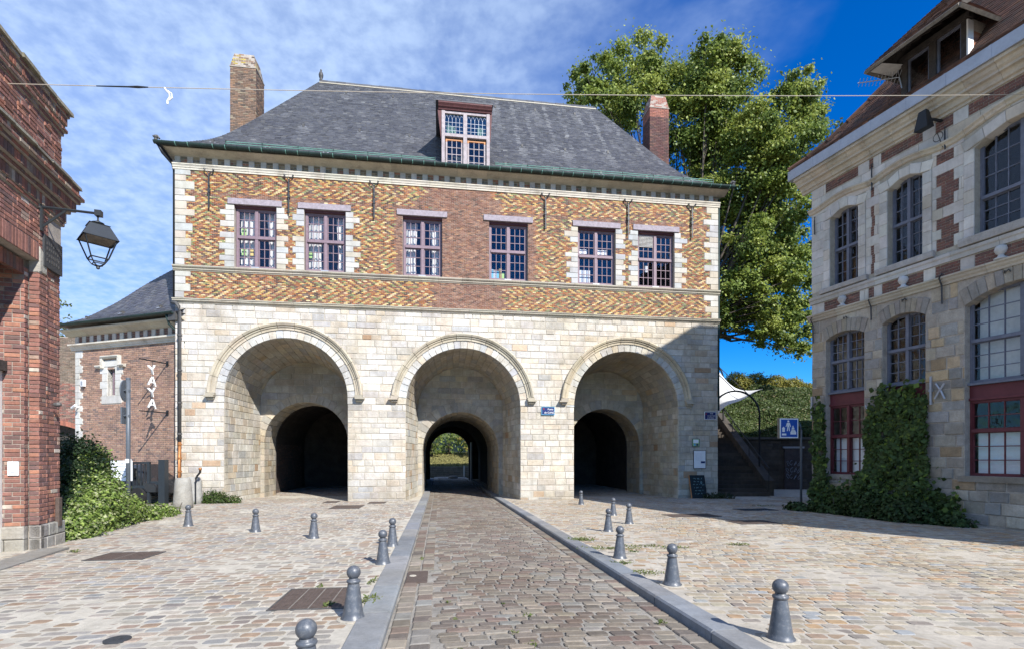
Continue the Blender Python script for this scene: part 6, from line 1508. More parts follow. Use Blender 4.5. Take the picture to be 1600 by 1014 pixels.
def tileface(a, b_, c, d, n):          # a,b along the eave; c,d above them
    for j in range(n):
        t0, t1 = j/n, min(1, (j+1.3)/n); l0, r0, l1, r1 = a.lerp(d, t0), b_.lerp(c, t0), a.lerp(d, t1), b_.lerp(c, t1); nn_ = (b_-a).cross(d-a).normalized(); m = max(1, int((r0-l0).length/.166))
        for i in range(m):
            h = nn_*U(.014, .024); o_ = .0 if j % 2 else .5/m; s0, s1 = min(1, max(0, i/m+o_*0)), (i+1)/m
            A, B_, C_, D_ = l0.lerp(r0, s0+.01/m), l0.lerp(r0, s1-.01/m), l1.lerp(r1, s1-.01/m), l1.lerp(r1, s0+.01/m)
            dt.append(([tuple(A+h), tuple(B_+h), tuple(C_), tuple(D_), tuple(A-nn_*.01), tuple(B_-nn_*.01)], [(4, 5, 1, 0), (0, 1, 2, 3)], jc(pick(PAL_T), .18)))
tileface(c0, c1, RA+Vector((.05, 0, 0)), RA-Vector((.05, 0, 0)), 17); tileface(c1, c2, RBk, RA, 14); tileface(c3, c0, RA, RBk, 14)
emit(dt, 'dormer_tile', 'dormer_tiling', D2, 'tile', 100, 8)
m_ = MB(); m_.add([tuple(c0-Vector((0, 0, .03))), tuple(c1-Vector((0, 0, .03))), tuple(c2-Vector((0, 0, .03))), tuple(c3-Vector((0, 0, .03))), tuple(RA-Vector((0, 0, .05))), tuple(RBk-Vector((0, 0, .05)))], [(0, 1, 4), (1, 2, 5, 4), (3, 0, 4, 5)]); m_.build('dormer_sheathing', 'dark_wood', D2)
m_ = MB()
for a, b_ in ((c0, c1), (c1, c2), (c0, c3)): m_.tube([a-Vector((0, 0, .05)), b_-Vector((0, 0, .05))], .055, 4)
m_.build('eave_board', 'grey_wood', D2)
for i in range(9):
    x = E0+.12+i*(E1-E0-.24)/8; MB().box(-.035, .035, 0, .85, -.05, .05).build('rafter', 'dark_wood', D2, (x, EY+.04, EZ-.01), (rad(32), 0, 0))
MB().add([(E0+.05, EY+.1, EZ-.05), (P0+.05, EY+.1, EZ-.05), (P0+.05, .05, EZ+.12), (E0+.05, .05, EZ+.02)], [(0, 3, 2, 1)]).build('soffit_board', 'plaster', D2)
m_ = MB(); 
for a, b_ in ((P0, P0+.14), (3.46, 3.62), (P1-.13, P1)): m_.box(a, b_, -.02, .14, 10.72, 12.02)
m_.box(P0-.05, P1+.05, -.05, .14, 12.02, 12.16); m_.box(P0, P1, -.06, .10, 10.72, 10.80); m_.build('dormer_frame', 'dark_wood', D2)
for a, b_ in ((P0+.14, 3.46), (3.62, P1-.13)):
    f = MB(); f.box(a, a+.05, .03, .08, 10.8, 12.02); f.box(b_-.05, b_, .03, .08, 10.8, 12.02); f.box(a+.05, b_-.05, .03, .08, 11.96, 12.02); f.build('sash', 'bluegrey_paint', D2); pane(D2, a+.05, b_-.05, 10.8, 11.97, .055, 'old_glass')
MB().box(P0+.1, P1-.1, 1.6, 1.62, 10.6, 12.1).build('room_wall', 'room', D2); MB().box(3.85, 4.1, .3, .32, 10.8, 11.2).build('window_paper', 'paper_blue', D2)
m_ = MB().add([(P1, .0, 10.75), (P1, .92, 11.45), (P1, .92, 12.05), (P1, .0, 12.05), (P1-.08, .0, 10.75), (P1-.08, .92, 11.45), (P1-.08, .92, 12.05), (P1-.08, 0, 12.05)], [(0, 1, 2, 3)]); m_.build('dormer_cheek', 'brick_mortar', D2)
m_ = MB().add([(P0, .0, 10.75), (P0, .92, 11.45), (P0, .92, 12.05), (P0, .0, 12.05)], [(3, 2, 1, 0)]); m_.build('dormer_cheek', 'dark_wood', D2)
MB().box(P1-.01, P1+.025, -.03, .17, 10.74, 11.98).build('corner_post', 'white_paint', D2)
m_ = MB().add([(P1+.005, .17, 10.80), (P1+.005, .93, 11.50), (P1+.005, .93, 11.62), (P1+.005, .17, 10.95), (P1+.03, .17, 10.80), (P1+.03, .93, 11.50), (P1+.03, .93, 11.62), (P1+.03, .17, 10.95)], [(4, 5, 6, 7), (0, 4, 7, 3), (3, 7, 6, 2)]); m_.build('cheek_trim', 'white_paint', D2)
for r in range(11):
    z0 = 10.98+r*.072; y1 = min(.9, .17+max(.0, (z0-10.95)/.67*.76)); y = .18-(.1 if r % 2 else 0)
    while y < y1-.03:
        a, e = max(y, .18), min(y+.2, y1); y += .205
        if e-a > .04: MB().add(*block([(P1+.002, a, z0), (P1+.002, e, z0), (P1+.002, e, z0+.064), (P1+.002, a, z0+.064)], (1, 0, 0), .01, .004, .006, jc((.36, .15, .085), .2))).build('cheek_brick', 'brick', D2)
AN = empty('tv_antenna', hw(2.76, -.06, 11.66), HA, 'silver television antenna fixed to the post of the tiled dormer', 'antenna'); tip = Vector((-.62, -.72, .10)); m_ = MB().tube([(0, 0, 0), tuple(tip)], .013, 6); m_.build('boom', 'zinc', AN)
pd = Vector((.72, -.62, .35)).normalized()
for i in range(12):
    p = tip*(i/11.5); l = .20-.008*i; MB().tube([tuple(p-pd*l), tuple(p+pd*l)], .006, 4).build('element', 'zinc', AN)
MB().tube([(0, 0, 0), (-.06, .04, .25)], .01, 4).build('reflector', 'zinc', AN); MB().tube([(0, 0, .0), (.03, .05, -.3)], .016, 6).build('bracket', 'zinc', AN)
FL = empty('floodlight', hw(3.76, -.02, 9.88), HA, 'black floodlight on a bracket under the stone cornice of the house', 'floodlight')
MB().tube([(0, 0, 0), (-.05, -.25, .02), (-.12, -.38, .05)], .035, 8).build('arm', 'black_iron', FL)
MB().add([(-.34, -.50, -.20), (-.02, -.50, -.20), (-.02, -.24, -.16), (-.34, -.24, -.16), (-.25, -.46, .26), (-.08, -.46, .26), (-.08, -.34, .26), (-.25, -.34, .26)], [(0, 3, 2, 1), (4, 5, 6, 7), (0, 1, 5, 4), (1, 2, 6, 5), (2, 3, 7, 6), (3, 0, 4, 7)]).build('lamp_head', 'black_iron', FL, (0, 0, 0))
MB().tube([(-.05+.11*cos(t), -.06, -.38+.11*sin(t)) for t in np.linspace(-1.5, 8, 26)]+[(.05, -.04, -.7)], .008, 4).build('cable_loop', 'black_iron', FL)

# ------------------------------------------------------------------ climbing vine on the house
def vine():
    def top(k): return np.interp(k, [.2, .3, .52, .8, 1.3, 1.75, 1.95, 2.3, 3.3, 3.42, 3.5, 4.4], [2.9, 3.35, 2.6, .45, .5, .9, 3.1, 3.3, 3.25, 2.9, .75, .2])
    n = 13000; k = rs.uniform(.15, 4.3, n); z = rs.uniform(-.2, 3.5, n); ok = (z < top(k)+.16*np.sin(k*17)+.14*np.sin(k*41)+.14*rs.normal(size=n)) & ~((k > .56) & (k < 1.75) & (z > 1.0+.5*rs.rand(n)) & (rs.rand(n) < .93)); ok &= ~((np.sin(k*7.3+z*2.9)*np.sin(z*5.7-k*3.1) > .72) & (rs.rand(n) < .8)); k, z = k[ok], z[ok]; n = len(k)
    lump = .5+.5*np.sin(k*5.1+1)*np.sin(z*4.3+.6*k); dep = (.05+.22*lump+.12*np.maximum(0, 1.2-z))*np.sqrt(rs.rand(n))+.02
    P = np.stack([k, -dep, z], 1); N = np.stack([rs.normal(size=n)*.55, -1+.3*rs.normal(size=n), .25+.5*rs.normal(size=n)], 1)
    c = np.array([.048, .078, .020])*(.5+1.0*rs.rand(n))[:, None]; y = rs.rand(n) < .12; c[y] *= [2.2, 1.9, 1.2]
    return P, N, c
V = empty('climbing_vine', HO, HA, 'dark green climbing vine covering the wall and a window of the stone house', 'climbing plant')
P, N, c = vine(); me = leafcloud(P, N, .135, c, 'vine_leaf', 'foliage', .85); o = bpy.data.objects.new('foliage', me); link(o, V)
for k0, k1 in ((.5, .45), (1.9, 2.3), (2.6, 2.9), (3.1, 3.2)): MB().tube([(k0, -.06, -.25), ((k0+k1)/2+.05, -.05, 1.2), (k1, -.04, 2.6)], [.035, .025, .012], 6).build('stem', 'bark', V)
B2 = empty('shrub', hw(2.4, -.6, -.15), HA, 'low dark shrub spreading on the cobbles at the foot of the vine', 'shrub')
Ps, Ns = [], []
for (x, y, z, a, b_, h, n) in ((-.2, .1, .2, .7, .38, .5, 2400), (.8, .0, .18, .8, .45, .42, 2600), (-1.3, .15, .05, .8, .28, .25, 1200), (1.7, .15, .05, .6, .32, .25, 900), (-2.4, .0, .0, .45, .3, .22, 700)):
    p, d = blob((x, y, z), (a, b_, h), n, .5); ok = p[:, 2] > -.02; Ps.append(p[ok]); Ns.append(d[ok]+np.array([0, 0, .5])+.6*rs.normal(size=d[ok].shape))
P = np.concatenate(Ps); N = np.concatenate(Ns); c = np.array([.040, .066, .019])*(.5+1.0*rs.rand(len(P)))[:, None]
o = bpy.data.objects.new('foliage', leafcloud(P, N, .11, c, 'vine_leaf', 'foliage', .7)); link(o, B2)
for i in range(6): MB().tube([(-1.2+.5*i, .1, -.1), (-1.1+.5*i+U(-.2, .2), 0, .45)], .012, 5).build('stem', 'bark', B2)

# ------------------------------------------------------------------ bush and hedge on the left
def bush(name, loc, label, cat, blobs, cols, size, asp=.6, white=0., flat=0.):
    r = empty(name, loc, 0, label, cat); Ps, Ns = [], []
    for (x, y, z, a, b_, h, n) in blobs:
        p, d = blob((x, y, z), (a, b_, h), int(n*1.7), .62); p += .05*rs.normal(size=p.shape); ok = p[:, 2] > -.03; Ps.append(p[ok]); Ns.append(d[ok]*.8+np.array([0, 0, .55])+.65*rs.normal(size=d[ok].shape))
    P = np.concatenate(Ps); N = np.concatenate(Ns); n = len(P); pal = np.array(cols); c = pal[rs.randint(0, len(pal), n)]*(.65+.7*rs.rand(n))[:, None]
    o = bpy.data.objects.new('foliage', leafcloud(P, N, size, c, 'leaf', 'foliage', asp)); link(o, r)
    for i in range(7):
        x, y, z, a, b_, h, n = blobs[i % len(blobs)]; MB().tube([(x+U(-.2, .2), y+U(-.2, .2), -.05), (x+U(-.4, .4), y+U(-.3, .3), max(.3, z+h*.5))], [.025, .01], 5).build('stem', 'bark', r)
    return r
bb = []
for (px, py, Y, rr, n) in ((128, 815, 11.2, .62, 1700), (150, 795, 11.8, .62, 1900), (178, 805, 12.3, .46, 1500), (200, 798, 13.0, .42, 1400), (228, 806, 13.6, .32, 1000), (250, 802, 14.4, .30, 800), (266, 802, 15.0, .22, 400), (150, 768, 12.4, .55, 1600), (140, 735, 13.2, .55, 1300), (178, 788, 13.2, .34, 1000), (120, 830, 10.5, .42, 1000), (105, 825, 10.4, .35, 600), (110, 838, 10.15, .25, 400), (150, 825, 11.5, .42, 800), (185, 815, 12.8, .35, 600), (240, 806, 14.4, .30, 400), (143, 738, 13.6, .38, 900), (150, 712, 13.8, .3, 350)):
    X = (px-CX)/FOC*Y; z = EYE-(py-HY)/FOC*Y; bb.append((X+9.8, Y-12.5, z+.15, rr*U(.9, 1.15), rr*U(.9, 1.1), rr*.85, n))
bush('bramble_bush', (-9.8, 12.5, -.15), 'big light green bramble bush growing beside the brick building', 'bush', bb, [(.19, .27, .055), (.15, .22, .048), (.24, .31, .075), (.115, .175, .042), (.34, .37, .19)], .078, .62)
hb_ = []
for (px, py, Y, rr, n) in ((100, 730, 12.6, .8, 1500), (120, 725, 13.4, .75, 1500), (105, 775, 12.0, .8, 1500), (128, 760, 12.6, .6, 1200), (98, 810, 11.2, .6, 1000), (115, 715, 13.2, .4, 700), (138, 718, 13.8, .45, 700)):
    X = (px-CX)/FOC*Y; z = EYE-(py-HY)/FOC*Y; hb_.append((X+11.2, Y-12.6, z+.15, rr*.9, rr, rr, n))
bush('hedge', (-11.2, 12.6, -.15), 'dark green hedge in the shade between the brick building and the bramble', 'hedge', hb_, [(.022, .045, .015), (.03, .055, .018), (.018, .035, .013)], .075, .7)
bush('weed_bush', (-11.1, 19.2, -.25), 'low green weeds at the foot of the left pier beside the guard stones', 'bush', [(0, 0, .15, .55, .25, .32, 1300), (.6, .12, .08, .35, .2, .2, 500), (-.5, -.1, .1, .3, .25, .25, 450), (-.75, -.7, .05, .3, .3, .16, 300)], [(.07, .11, .025), (.05, .085, .02)], .06)
bush('weed_bush', (8.55, 21.75, -.27), 'small dark weeds at the foot of the chalkboard', 'bush', [(0, 0, .05, .45, .2, .18, 500), (.5, -.05, .05, .3, .2, .14, 300)], [(.04, .065, .018), (.03, .05, .015)], .06)
# weeds in the joints
Ps, Cs = [], []
for (px, py, w, d, n) in ((910, 843, .30, .10, 260), (955, 857, .7, .05, 240), (1000, 853, .5, .03, 120), (1050, 856, .35, .03, 90), (1155, 851, .25, .04, 90), (1010, 895, .25, .06, 100), (975, 880, .2, .05, 70), (578, 938, .14, .08, 120), (513, 946, .07, .04, 60), (583, 908, .05, .1, 40), (600, 870, .04, .1, 30), (818, 776, .10, .06, 90), (55, 856, .08, .05, 60), (432, 769, .35, .05, 70), (1190, 790, .5, .06, 90), (115, 862, .1, .05, 40), (700, 935, .03, .03, 14), (787, 938, .03, .02, 14), (823, 958, .05, .03, 22), (805, 983, .06, .05, 26), (830, 1000, .05, .05, 26), (716, 1011, .06, .03, 22), (1034, 965, .06, .02, 20), (713, 962, .03, .02, 12), (990, 862, .1, .02, 30), (500, 917, .05, .03, 16), (660, 868, .03, .05, 14)):
    Y = EYE/((py-HY)/FOC-.012); X = (px-CX)/FOC*Y; p = np.stack([X+w*rs.uniform(-1, 1, n)*rs.rand(n)**.5, Y+d*rs.normal(size=n), zgr(X, Y)+.035*rs.rand(n)+(-.05 if KL1 < gl(X, Y)[0] < KR0 else .0)], 1); Ps.append(p); g = rs.rand(n)[:, None]; Cs.append(np.array([.09, .13, .03])*(1-g)+np.array([.16, .17, .06])*g)
P = np.concatenate(Ps); N = rs.normal(size=P.shape)*.8+np.array([0, -.3, .7]); o = bpy.data.objects.new('weeds', leafcloud(P, N, .045, np.concatenate(Cs), 'weed', 'weeds', .4)); link(o); o['kind'] = 'stuff'

# ------------------------------------------------------------------ trees
def tree(name, base, label, clumps, cols, leaf, per, limbs, trunk_r, group=None, sub=6, asp=.7):
    r = empty(name, base, 0, label, 'tree', group); Ps, Ns, Ks = [], [], []; bx, by, bz = base; tops = []
    for (px, py, Y, rp_) in clumps:
        c = Vector(((px-CX)/FOC*Y, Y, EYE-(py-HY)/FOC*Y)); rr = rp_/FOC*Y; tops.append((c, rr))
        for s in range(sub):
            d = Vector((U(-1, 1), U(-1, 1), U(-1, 1))); cc = c+d*rr*.80; q = rr*U(.26, .50); n = int(per*(q*q)*.7); p, nn_ = blob(cc, (q*1.2, q*1.2, q*.75), n, .15)
            nf = n//5; g_ = np.clip(rs.normal(size=(nf, 3)), -1.2, 1.2); p = np.concatenate([p, np.asarray(c+(cc-c)*.7)+g_*rr*.6]); nn_ = np.concatenate([nn_, g_/np.linalg.norm(g_, axis=1, keepdims=True)]); n += nf
            Ps.append(p); Ns.append(nn_*.6+np.array([.15, -.25, .5])+.6*rs.normal(size=p.shape)); Ks.append(np.full(n, rs.randint(0, len(cols))))
    P = np.concatenate(Ps)-np.array(base); N = np.concatenate(Ns); n = len(P); pal = np.array(cols); kk = np.concatenate(Ks); c = pal[kk]*(.7+.6*rs.rand(n))[:, None]
    o = bpy.data.objects.new('crown', leafcloud(P, N, leaf, c, 'leaf', 'crown', asp)); link(o, r)
    b = MB(); top = Vector(limbs); b.tube([(0, 0, -.3), (top-Vector(base))*.35+Vector((.2, 0, 0)), (top-Vector(base))*.7, top-Vector(base)], [trunk_r*1.3, trunk_r, trunk_r*.8, trunk_r*.6], 10); b.build('trunk', 'bark', r, smooth=True)
    b = MB()
    for c, rr in tops:
        a = top-Vector(base); e = c-Vector(base); m1 = a.lerp(e, .4)+Vector((U(-.5, .5), U(-.5, .5), -.1*(e-a).length+U(0, .5))); m2 = a.lerp(e, .75)+Vector((U(-.4, .4), U(-.4, .4), 0)); b.tube([a-Vector((0, 0, U(0, 1.5))), m1, m2, e], [trunk_r*.26, trunk_r*.14, trunk_r*.07, trunk_r*.03], 6, cap=False)
        for _ in range(1): b.tube([m2, e+Vector((U(-1, 1), U(-1, 1), U(-1, 1)))*rr*.8], [trunk_r*.05, trunk_r*.015], 5, cap=False)
    b.build('branch', 'bark', r, smooth=True); return r
PL = []
for row in ((905, 135, 22), (925, 110, 24), (950, 125, 32), (940, 160, 30), (985, 100, 34), (1015, 95, 26), (1030, 125, 34), (990, 150, 40), (960, 185, 30), (1045, 165, 34), (1060, 120, 24), (893, 158, 14),
            (1095, 95, 30), (1120, 75, 24), (1140, 85, 30), (1145, 115, 34), (1105, 130, 38), (1075, 150, 34), (1155, 155, 36), (1110, 175, 44), (1060, 200, 44), (1170, 195, 36), (1135, 225, 48), (1085, 245, 48), (1050, 240, 34),
            (1225, 150, 24), (1252, 140, 24), (1270, 150, 20), (1240, 170, 32), (1215, 185, 34), (1265, 180, 24), (1280, 175, 14), (1230, 215, 40), (1195, 235, 44), (1260, 215, 22),
            (1170, 275, 46), (1225, 260, 40), (1255, 275, 24), (1130, 290, 40), (1210, 310, 46), (1250, 320, 24), (1160, 330, 44), (1125, 330, 24), (1235, 360, 34), (1195, 365, 42), (1150, 375, 38), (1130, 400, 26), (1175, 415, 42), (1225, 405, 40), (1250, 430, 26), (1140, 440, 28), (1200, 455, 40), (1245, 470, 30), (1155, 475, 30), (1225, 495, 36), (1130, 490, 20), (1200, 500, 28), (1250, 515, 24), (1135, 520, 14), (1190, 525, 20), (1235, 540, 22), (1260, 548, 16), (1215, 530, 16), (1255, 395, 22)):
    PL.append((row[0]+U(-4, 4), row[1]+U(-4, 4), U(32.5, 38.5), row[2]))
FILL = [(U(1105, 1245), U(180, 430), U(32.5, 39), U(22, 32)) for _ in range(17)]+[(U(1125, 1245), U(400, 520), U(32.5, 37), U(16, 26)) for _ in range(12)]+[(U(920, 1060), U(110, 190), U(34, 38), U(18, 26)) for _ in range(4)]
tree('plane_tree', (12.2, 35.5, 3.2), 'very tall plane tree rising behind the right end of the gatehouse', PL+FILL, [(.235, .285, .05), (.20, .255, .048), (.29, .33, .07), (.155, .21, .042), (.12, .17, .038)], 0.195, 1150, (12.2, 35.6, 11.0), .55, sub=9)
tree('pale_tree', (27.5, 42, 3.2), 'smaller pale green tree behind the red tiled roof', [(1300, 215, 42, 22), (1320, 195, 43, 18), (1330, 230, 42, 26), (1290, 245, 41, 20), (1345, 190, 42, 16), (1360, 215, 43, 24), (1310, 265, 42, 28), (1345, 265, 42, 30), (1280, 290, 42, 24)], [(.09, .12, .05), (.11, .14, .06)], .28, 90, (27.6, 42, 17), .3, sub=5)
tree('garden_tree', (-28, 33, -.3), 'yellow green tree showing beside the brick building above the old wall', [(92, 495, 33, 16), (98, 520, 33, 13), (85, 475, 33, 16), (70, 500, 33, 22), (105, 545, 33, 9), (60, 540, 33, 26)], [(.14, .16, .03), (.10, .13, .03)], .24, 160, (-28.5, 33, 6), .2, sub=5)
g = 'trees on the bank beyond the tunnel'
for i, (px, Y, h, lab) in enumerate(((672, 51.5, 40, 'yellow green tree on the left beyond the tunnel'), (702, 53, 46, 'full green tree in the middle beyond the tunnel'), (735, 52, 42, 'green tree on the right beyond the tunnel'))):
    X = (px-CX)/FOC*Y; tree('bank_tree', (X, Y, 1.2), lab, [(px+U(-16, 16), 706-h*U(.0, .95), Y+U(-1.2, 1.2), U(8, 13)) for _ in range(14)], [[(.20, .25, .05), (.27, .29, .06), (.15, .20, .04)], [(.15, .22, .045), (.22, .27, .055), (.12, .17, .04)], [(.17, .22, .045), (.24, .26, .06), (.30, .24, .06)]][i], .20, 300, (X, Y, 2.6), .14, g, 5)
# beyond the tunnel: grass bank and low stone wall
b = MB(); xs = [-40, -20, -8, 0, 10, 30]; yz = [(47.6, .55), (49, .85), (52, 1.5), (58, 2.6), (75, 6), (120, 14)]
for y, z in yz:
    for x in xs: b.v.append((x, y, z+U(-.1, .1))); b.c.append((.5, .5, .5, 1))
for j in range(len(yz)-1):
    for i in range(len(xs)-1): b.f.append((j*6+i, j*6+i+1, (j+1)*6+i+1, (j+1)*6+i))
b.build('grass_bank', 'grass_ground', kind='structure')
n = 16000; x = rs.uniform(-12, 0, n); y = rs.uniform(47.7, 54, n); P = np.stack([x, y, np.interp(y, [p[0] for p in yz], [p[1] for p in yz])+.15*rs.rand(n)], 1)
o = bpy.data.objects.new('long_grass', leafcloud(P, rs.normal(size=P.shape)+np.array([0, -1, .4]), .20, np.array([.27, .25, .095])*(.6+.7*rs.rand(n))[:, None], 'weed', 'long_grass', .3)); link(o); o['kind'] = 'stuff'
LWL = empty('low_wall', (0, 47.2, -.3), 0, 'low rubble stone wall along the road beyond the tunnel', 'wall'); MB().box(-20, 8, .05, .5, -.3, .88).build('wall_core', 'dark_mortar', LWL); lw_ = []
for q, x, z, i in fill(rows_between(-.05, .9, .16, .26), -12, 1, [], lambda i: (U(0, .4), (lambda: U(.3, .8))), .03): lw_.append(block(front(q), FRONT, .05, .02, U(-.02, .03), jc((.22, .20, .17), .2)))
b = MB()
for p in lw_: b.add(*p)
b.build('rubble_stone', 'rough_stone', LWL, kind='stuff')
tag(MB().box(-.05, .05, -.05, .05, 0, 1.0).build('marker_post', 'white_paint', None, (-4.35, 46.7, -.3)), 'thin white marker post before the low wall beyond the tunnel', 'post')
tag(MB().lathe([(.42, -.05), (.40, .08), (.26, .18), (.0, .22)], 12, col=(.2, .18, .16)).build('kerb_boulder', 'rough_stone', None, (-4.95, 43.2, -.28), smooth=True), 'rounded stone at the bend of the kerb beyond the tunnel', 'boulder')

# ------------------------------------------------------------------ stairs, bank and canopy to the right of the gatehouse
ST = empty('staircase', (9.15, 23.0, -.28), 0, 'shaded stone staircase climbing the bank beside the gatehouse', 'stairs')
PAL_D = [(2, (.06, .052, .046)), (1, (.075, .065, .055)), (1, (.048, .043, .04))]  # shade over the stairs put into the stone colours, landing and parapet too
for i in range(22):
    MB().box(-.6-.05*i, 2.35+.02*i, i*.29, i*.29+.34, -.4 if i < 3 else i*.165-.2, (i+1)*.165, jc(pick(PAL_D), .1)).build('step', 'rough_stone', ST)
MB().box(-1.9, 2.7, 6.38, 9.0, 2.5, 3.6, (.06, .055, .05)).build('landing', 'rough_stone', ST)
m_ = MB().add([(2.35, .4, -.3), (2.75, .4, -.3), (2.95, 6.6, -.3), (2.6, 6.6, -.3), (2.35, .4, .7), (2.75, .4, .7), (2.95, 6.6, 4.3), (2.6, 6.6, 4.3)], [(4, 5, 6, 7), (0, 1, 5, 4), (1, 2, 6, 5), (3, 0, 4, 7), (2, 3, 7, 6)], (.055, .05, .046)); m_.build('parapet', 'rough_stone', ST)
m_ = MB(); m_.tube([(2.42, .2, 1.25), (2.66, 6.6, 5.0)], .03, 6)
for t in (.0, .33, .66, 1): p = Vector((2.42, .2, 1.25)).lerp(Vector((2.66, 6.6, 5.0)), t); m_.tube([p, p-Vector((0, 0, .95))], .018, 5)
m_.build('handrail', 'black_iron', ST)
HP = empty('iron_hoop', (10.63, 24.5, -.28), 0, 'black iron hoop arching over the stairs', 'arch frame')
for dy in (0, 4.2):
    dz = dy*.55; m_ = MB(); m_.tube([(-1.14, dy, dz), (-1.14, dy, 3.75+dz)]+[(-1.14*cos(t), dy, 3.75+dz+1.15*sin(t)) for t in np.linspace(.15, pi-.15, 15)]+[(1.14, dy, 3.75+dz), (1.14, dy, dz)], .045, 6); m_.build('hoop', 'black_iron', HP)
m_ = MB()
for t in (.7, 1.57, 2.4): m_.tube([(-1.14*cos(t), 0, 3.75+1.15*sin(t)), (-1.14*cos(t), 4.2, 6.06+1.15*sin(t))], .02, 5)
m_.build('tie_bar', 'black_iron', HP)
TC = empty('tent_canopy', (11.5, 28.5, 4.5), 0, 'white tent canopy rising behind the corner of the gatehouse', 'canopy')
m_ = MB(); n = 12
for i in range(n+1):
    for j in range(9):
        t, s = i/n, j/8; top = Vector((-.6+1.6*t, .2, 2.55-2.05*t)); low = Vector((-1.4+2.25*t, -3.2, -.95+1.25*t**.7)); p = top.lerp(low, s)+Vector((.10, -.1, -.32))*sin(pi*s)*(1-t)+Vector((0, 0, .06*sin(t*9)*s)); m_.v.append(tuple(p)); m_.c.append((.7, .7, .7, 1))
for i in range(n):
    for j in range(8): m_.f.append((i*9+j, i*9+j+1, (i+1)*9+j+1, (i+1)*9+j))
m_.build('fabric', 'tent', TC, smooth=True); MB().tube([(-.6, .2, -4.5), (-.6, .2, 2.6)], .05, 8).build('mast', 'zinc', TC)
by = [(28.3, 2.3), (30, 3.3), (33, 4.7), (37, 6.0), (41, 6.5), (60, 6.7)]; by0 = by; bxs = [8+1.0*i for i in range(26)]+[45]; b = MB()
def bz(x, y): return float(np.interp(y, [p[0] for p in by], [p[1] for p in by]))+.3*sin(x*.9+y*.4)
byy = [28.3+.8*i for i in range(17)]+[46, 60]; nx_ = len(bxs)
for y in byy:
    for x in bxs: b.v.append((x, y, bz(x, y))); b.c.append((.5, .5, .5, 1))
for j in range(len(byy)-1):
    for i in range(nx_-1): b.f.append((j*nx_+i, j*nx_+i+1, (j+1)*nx_+i+1, (j+1)*nx_+i))
b.build('bank', 'grass_ground', kind='structure')
n = 120000; x = rs.uniform(9, 26, n); y = 28.3+13*rs.rand(n)**1.2; z = np.interp(y, [p[0] for p in by], [p[1] for p in by])+.3*np.sin(x*.9+y*.4)+(.15+.35*np.sin(x*2.1)*np.sin(y*1.7)**2)*rs.rand(n)+.05
P = np.stack([x, y, z], 1); c = np.array([[.075, .11, .03], [.055, .085, .025], [.10, .13, .04]])[rs.randint(0, 3, n)]*(.6+.8*rs.rand(n))[:, None]; c[(rs.rand(n) < .04) & (x > 14)] = (.27, .23, .12)
o = bpy.data.objects.new('ground_ivy', leafcloud(P, rs.normal(size=P.shape)*.7+np.array([0, -.6, .6]), .15, c, 'leaf', 'ground_ivy')); link(o); o['kind'] = 'stuff'
for i, (px, py, Y, rp_, lab) in enumerate(((1150, 592, 40, 13, 'leftmost yellowish shrub on top of the bank'), (1180, 594, 40.5, 14, 'second yellowish shrub from the left on top of the bank'), (1212, 596, 40, 13, 'yellowish shrub in the middle of the bank crest'), (1240, 600, 39.5, 12, 'yellowish shrub near the right end of the bank crest'), (1264, 606, 39, 10, 'yellowish shrub half hidden by the stone house'))):
    X = (px-CX)/FOC*Y; z = EYE-(py-HY)/FOC*Y; rr = rp_/FOC*Y; zb = bz(X, Y)
    bush('crest_shrub', (X, Y, zb-.2), lab, 'shrub', [(0, 0, z-zb, rr*1.3, rr, rr*1.1, 1800), (.7, .2, z-zb-.2, rr, rr, rr*.8, 1300), (-.6, 0, z-zb-.4, rr, rr, rr*.8, 1300)], [(.30, .27, .06), (.23, .235, .055)], .12, .7)
RW = empty('retaining_wall', (11.8, 28.1, -.3), 0, 'shaded retaining wall at the foot of the bank behind the blue sign', 'wall')
MB().box(0, 14, .05, .5, 0, 2.75).build('wall_core', 'deep_shade', RW); lw_ = []  # core and stones coloured dark to carry the shade at the bank's foot
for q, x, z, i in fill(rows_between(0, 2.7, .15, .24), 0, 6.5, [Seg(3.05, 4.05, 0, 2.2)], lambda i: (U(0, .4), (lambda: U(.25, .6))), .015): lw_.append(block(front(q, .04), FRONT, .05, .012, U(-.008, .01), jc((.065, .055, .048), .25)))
b = MB()
for p in lw_: b.add(*p)
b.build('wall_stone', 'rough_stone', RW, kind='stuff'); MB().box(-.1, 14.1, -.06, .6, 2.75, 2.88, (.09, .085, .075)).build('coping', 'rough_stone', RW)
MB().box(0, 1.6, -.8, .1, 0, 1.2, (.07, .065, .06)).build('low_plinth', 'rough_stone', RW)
dr = MB().box(3.05, 4.05, -.04, .04, .02, 2.25).build('metal_door', 'metal_door', RW); MB().box(2.98, 4.12, -.06, .05, 2.26, 2.36).build('door_lintel', 'zinc', dr)
for r in range(3):
    for s in range(4):
        x, z = 3.2+s*.2+U(-.03, .03), .7+r*.38+U(-.05, .05); m_ = MB().tube([(x+.08*cos(t*U(1.2, 1.5))*U(.6, 1.1), -.05, z+.13*sin(t+s)) for t in np.linspace(0, 5, 9)], .014, 4, cap=False); m_.build('graffiti_stroke', 'graffiti', dr)

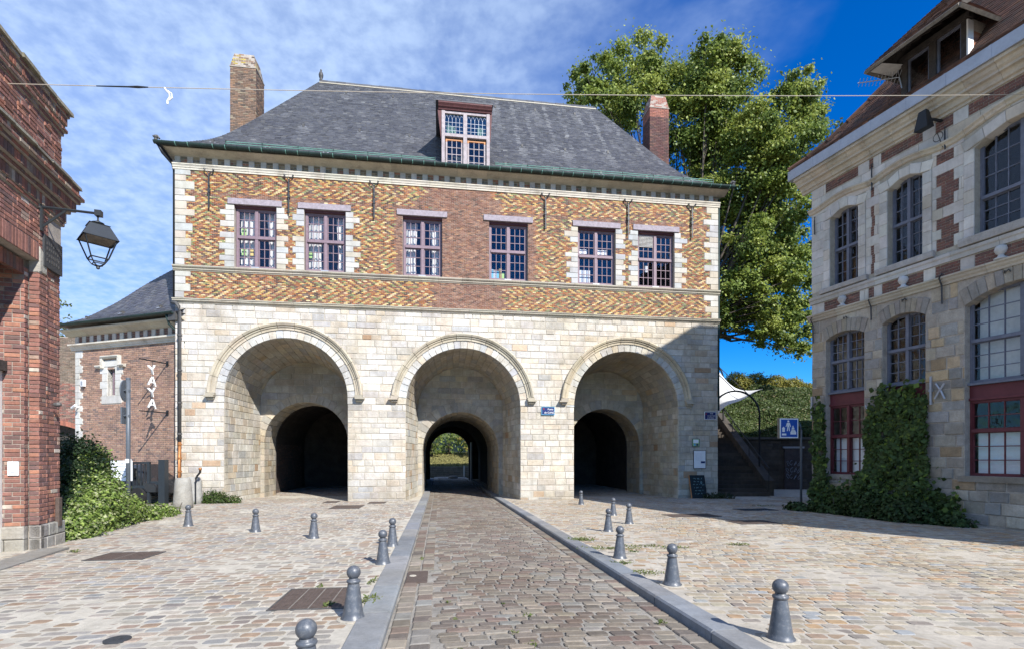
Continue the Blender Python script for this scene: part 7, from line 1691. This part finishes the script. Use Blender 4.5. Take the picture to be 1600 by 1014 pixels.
# blue road sign with its bent pole
SG = empty('road_sign', (9.37, 16.7, zgr(9, 16.7)), 0, 'blue pedestrian zone sign on a bent grey pole before the stairs', 'road sign')
MB().tube([(0, 0, 0), (0, 0, 2.55), (-.02, 0, 2.68), (-.08, 0, 2.78), (-.16, 0, 2.82), (-.26, 0, 2.82)], .035, 10).build('pole', 'grey_steel', SG, smooth=True)
sgz = 2.62; MB().box(-.33, .33, -.02, .08, -.33, .33).build('sign_box', 'grey_wood', SG, (-.44, -.06, sgz), (0, 0, rad(6)))
PN = MB().box(-.315, .315, -.03, -.022, -.315, .315).build('panel', 'white_paint', SG, (-.44, -.06, sgz), (0, 0, rad(6))); MB().box(-.28, .28, -.034, -.028, -.28, .28).build('blue_field', 'road_sign_blue', PN)
pg = MB()
def fig(x, z, s):
    pg.lathe([(0, -.012), (.03*s, -.010), (.03*s, .010), (0, .012)], 12); k = len(pg.v)-4*12
    for i in range(k, len(pg.v)): a, b_, c_ = pg.v[i]; pg.v[i] = (x+a, -.036+c_*.2, z+.13*s+b_)
    for P in ([(-.045, .09), (.045, .09), (.03, -.02), (-.03, -.02)], [(-.03, -.02), (-.002, -.02), (-.02, -.14), (-.045, -.14)], [(.002, -.02), (.03, -.02), (.045, -.14), (.02, -.14)], [(-.045, .09), (-.03, .05), (-.065, -.03), (-.08, -.02)], [(.03, .05), (.045, .09), (.08, -.02), (.065, -.03)]):
        pg.add([(x+p*s, -.038, z+q*s) for p, q in P], [(0, 3, 2, 1)])
fig(-.03, .07, 1.15); fig(.13, -.03, .7)
for P in ([(-.24, -.02), (-.15, -.02), (-.15, -.12), (-.24, -.12)], [(-.26, -.02), (-.195, .05), (-.13, -.02)], [(.04, -.12), (.24, -.12), (.24, -.20), (.04, -.20)], [(.08, -.06), (.2, -.06), (.23, -.12), (.05, -.12)], [(-.25, -.17), (-.10, -.17), (-.10, -.23), (-.25, -.23)]): pg.add([(p, -.038, q) for p, q in P], [tuple(range(len(P)))[::-1]])
pg.build('pictogram', 'white_paint', PN)
for _o in bpy.data.objects:
    if _o.parent is None and _o.type in ('MESH', 'EMPTY') and not _o.get('kind') and not _o.get('category'): print('UNTAGGED', _o.name)
print('OBJECTS', len(bpy.data.objects), 'TRIS', sum(len(o.data.loops)-2*len(o.data.polygons) for o in bpy.data.objects if o.type == 'MESH'))
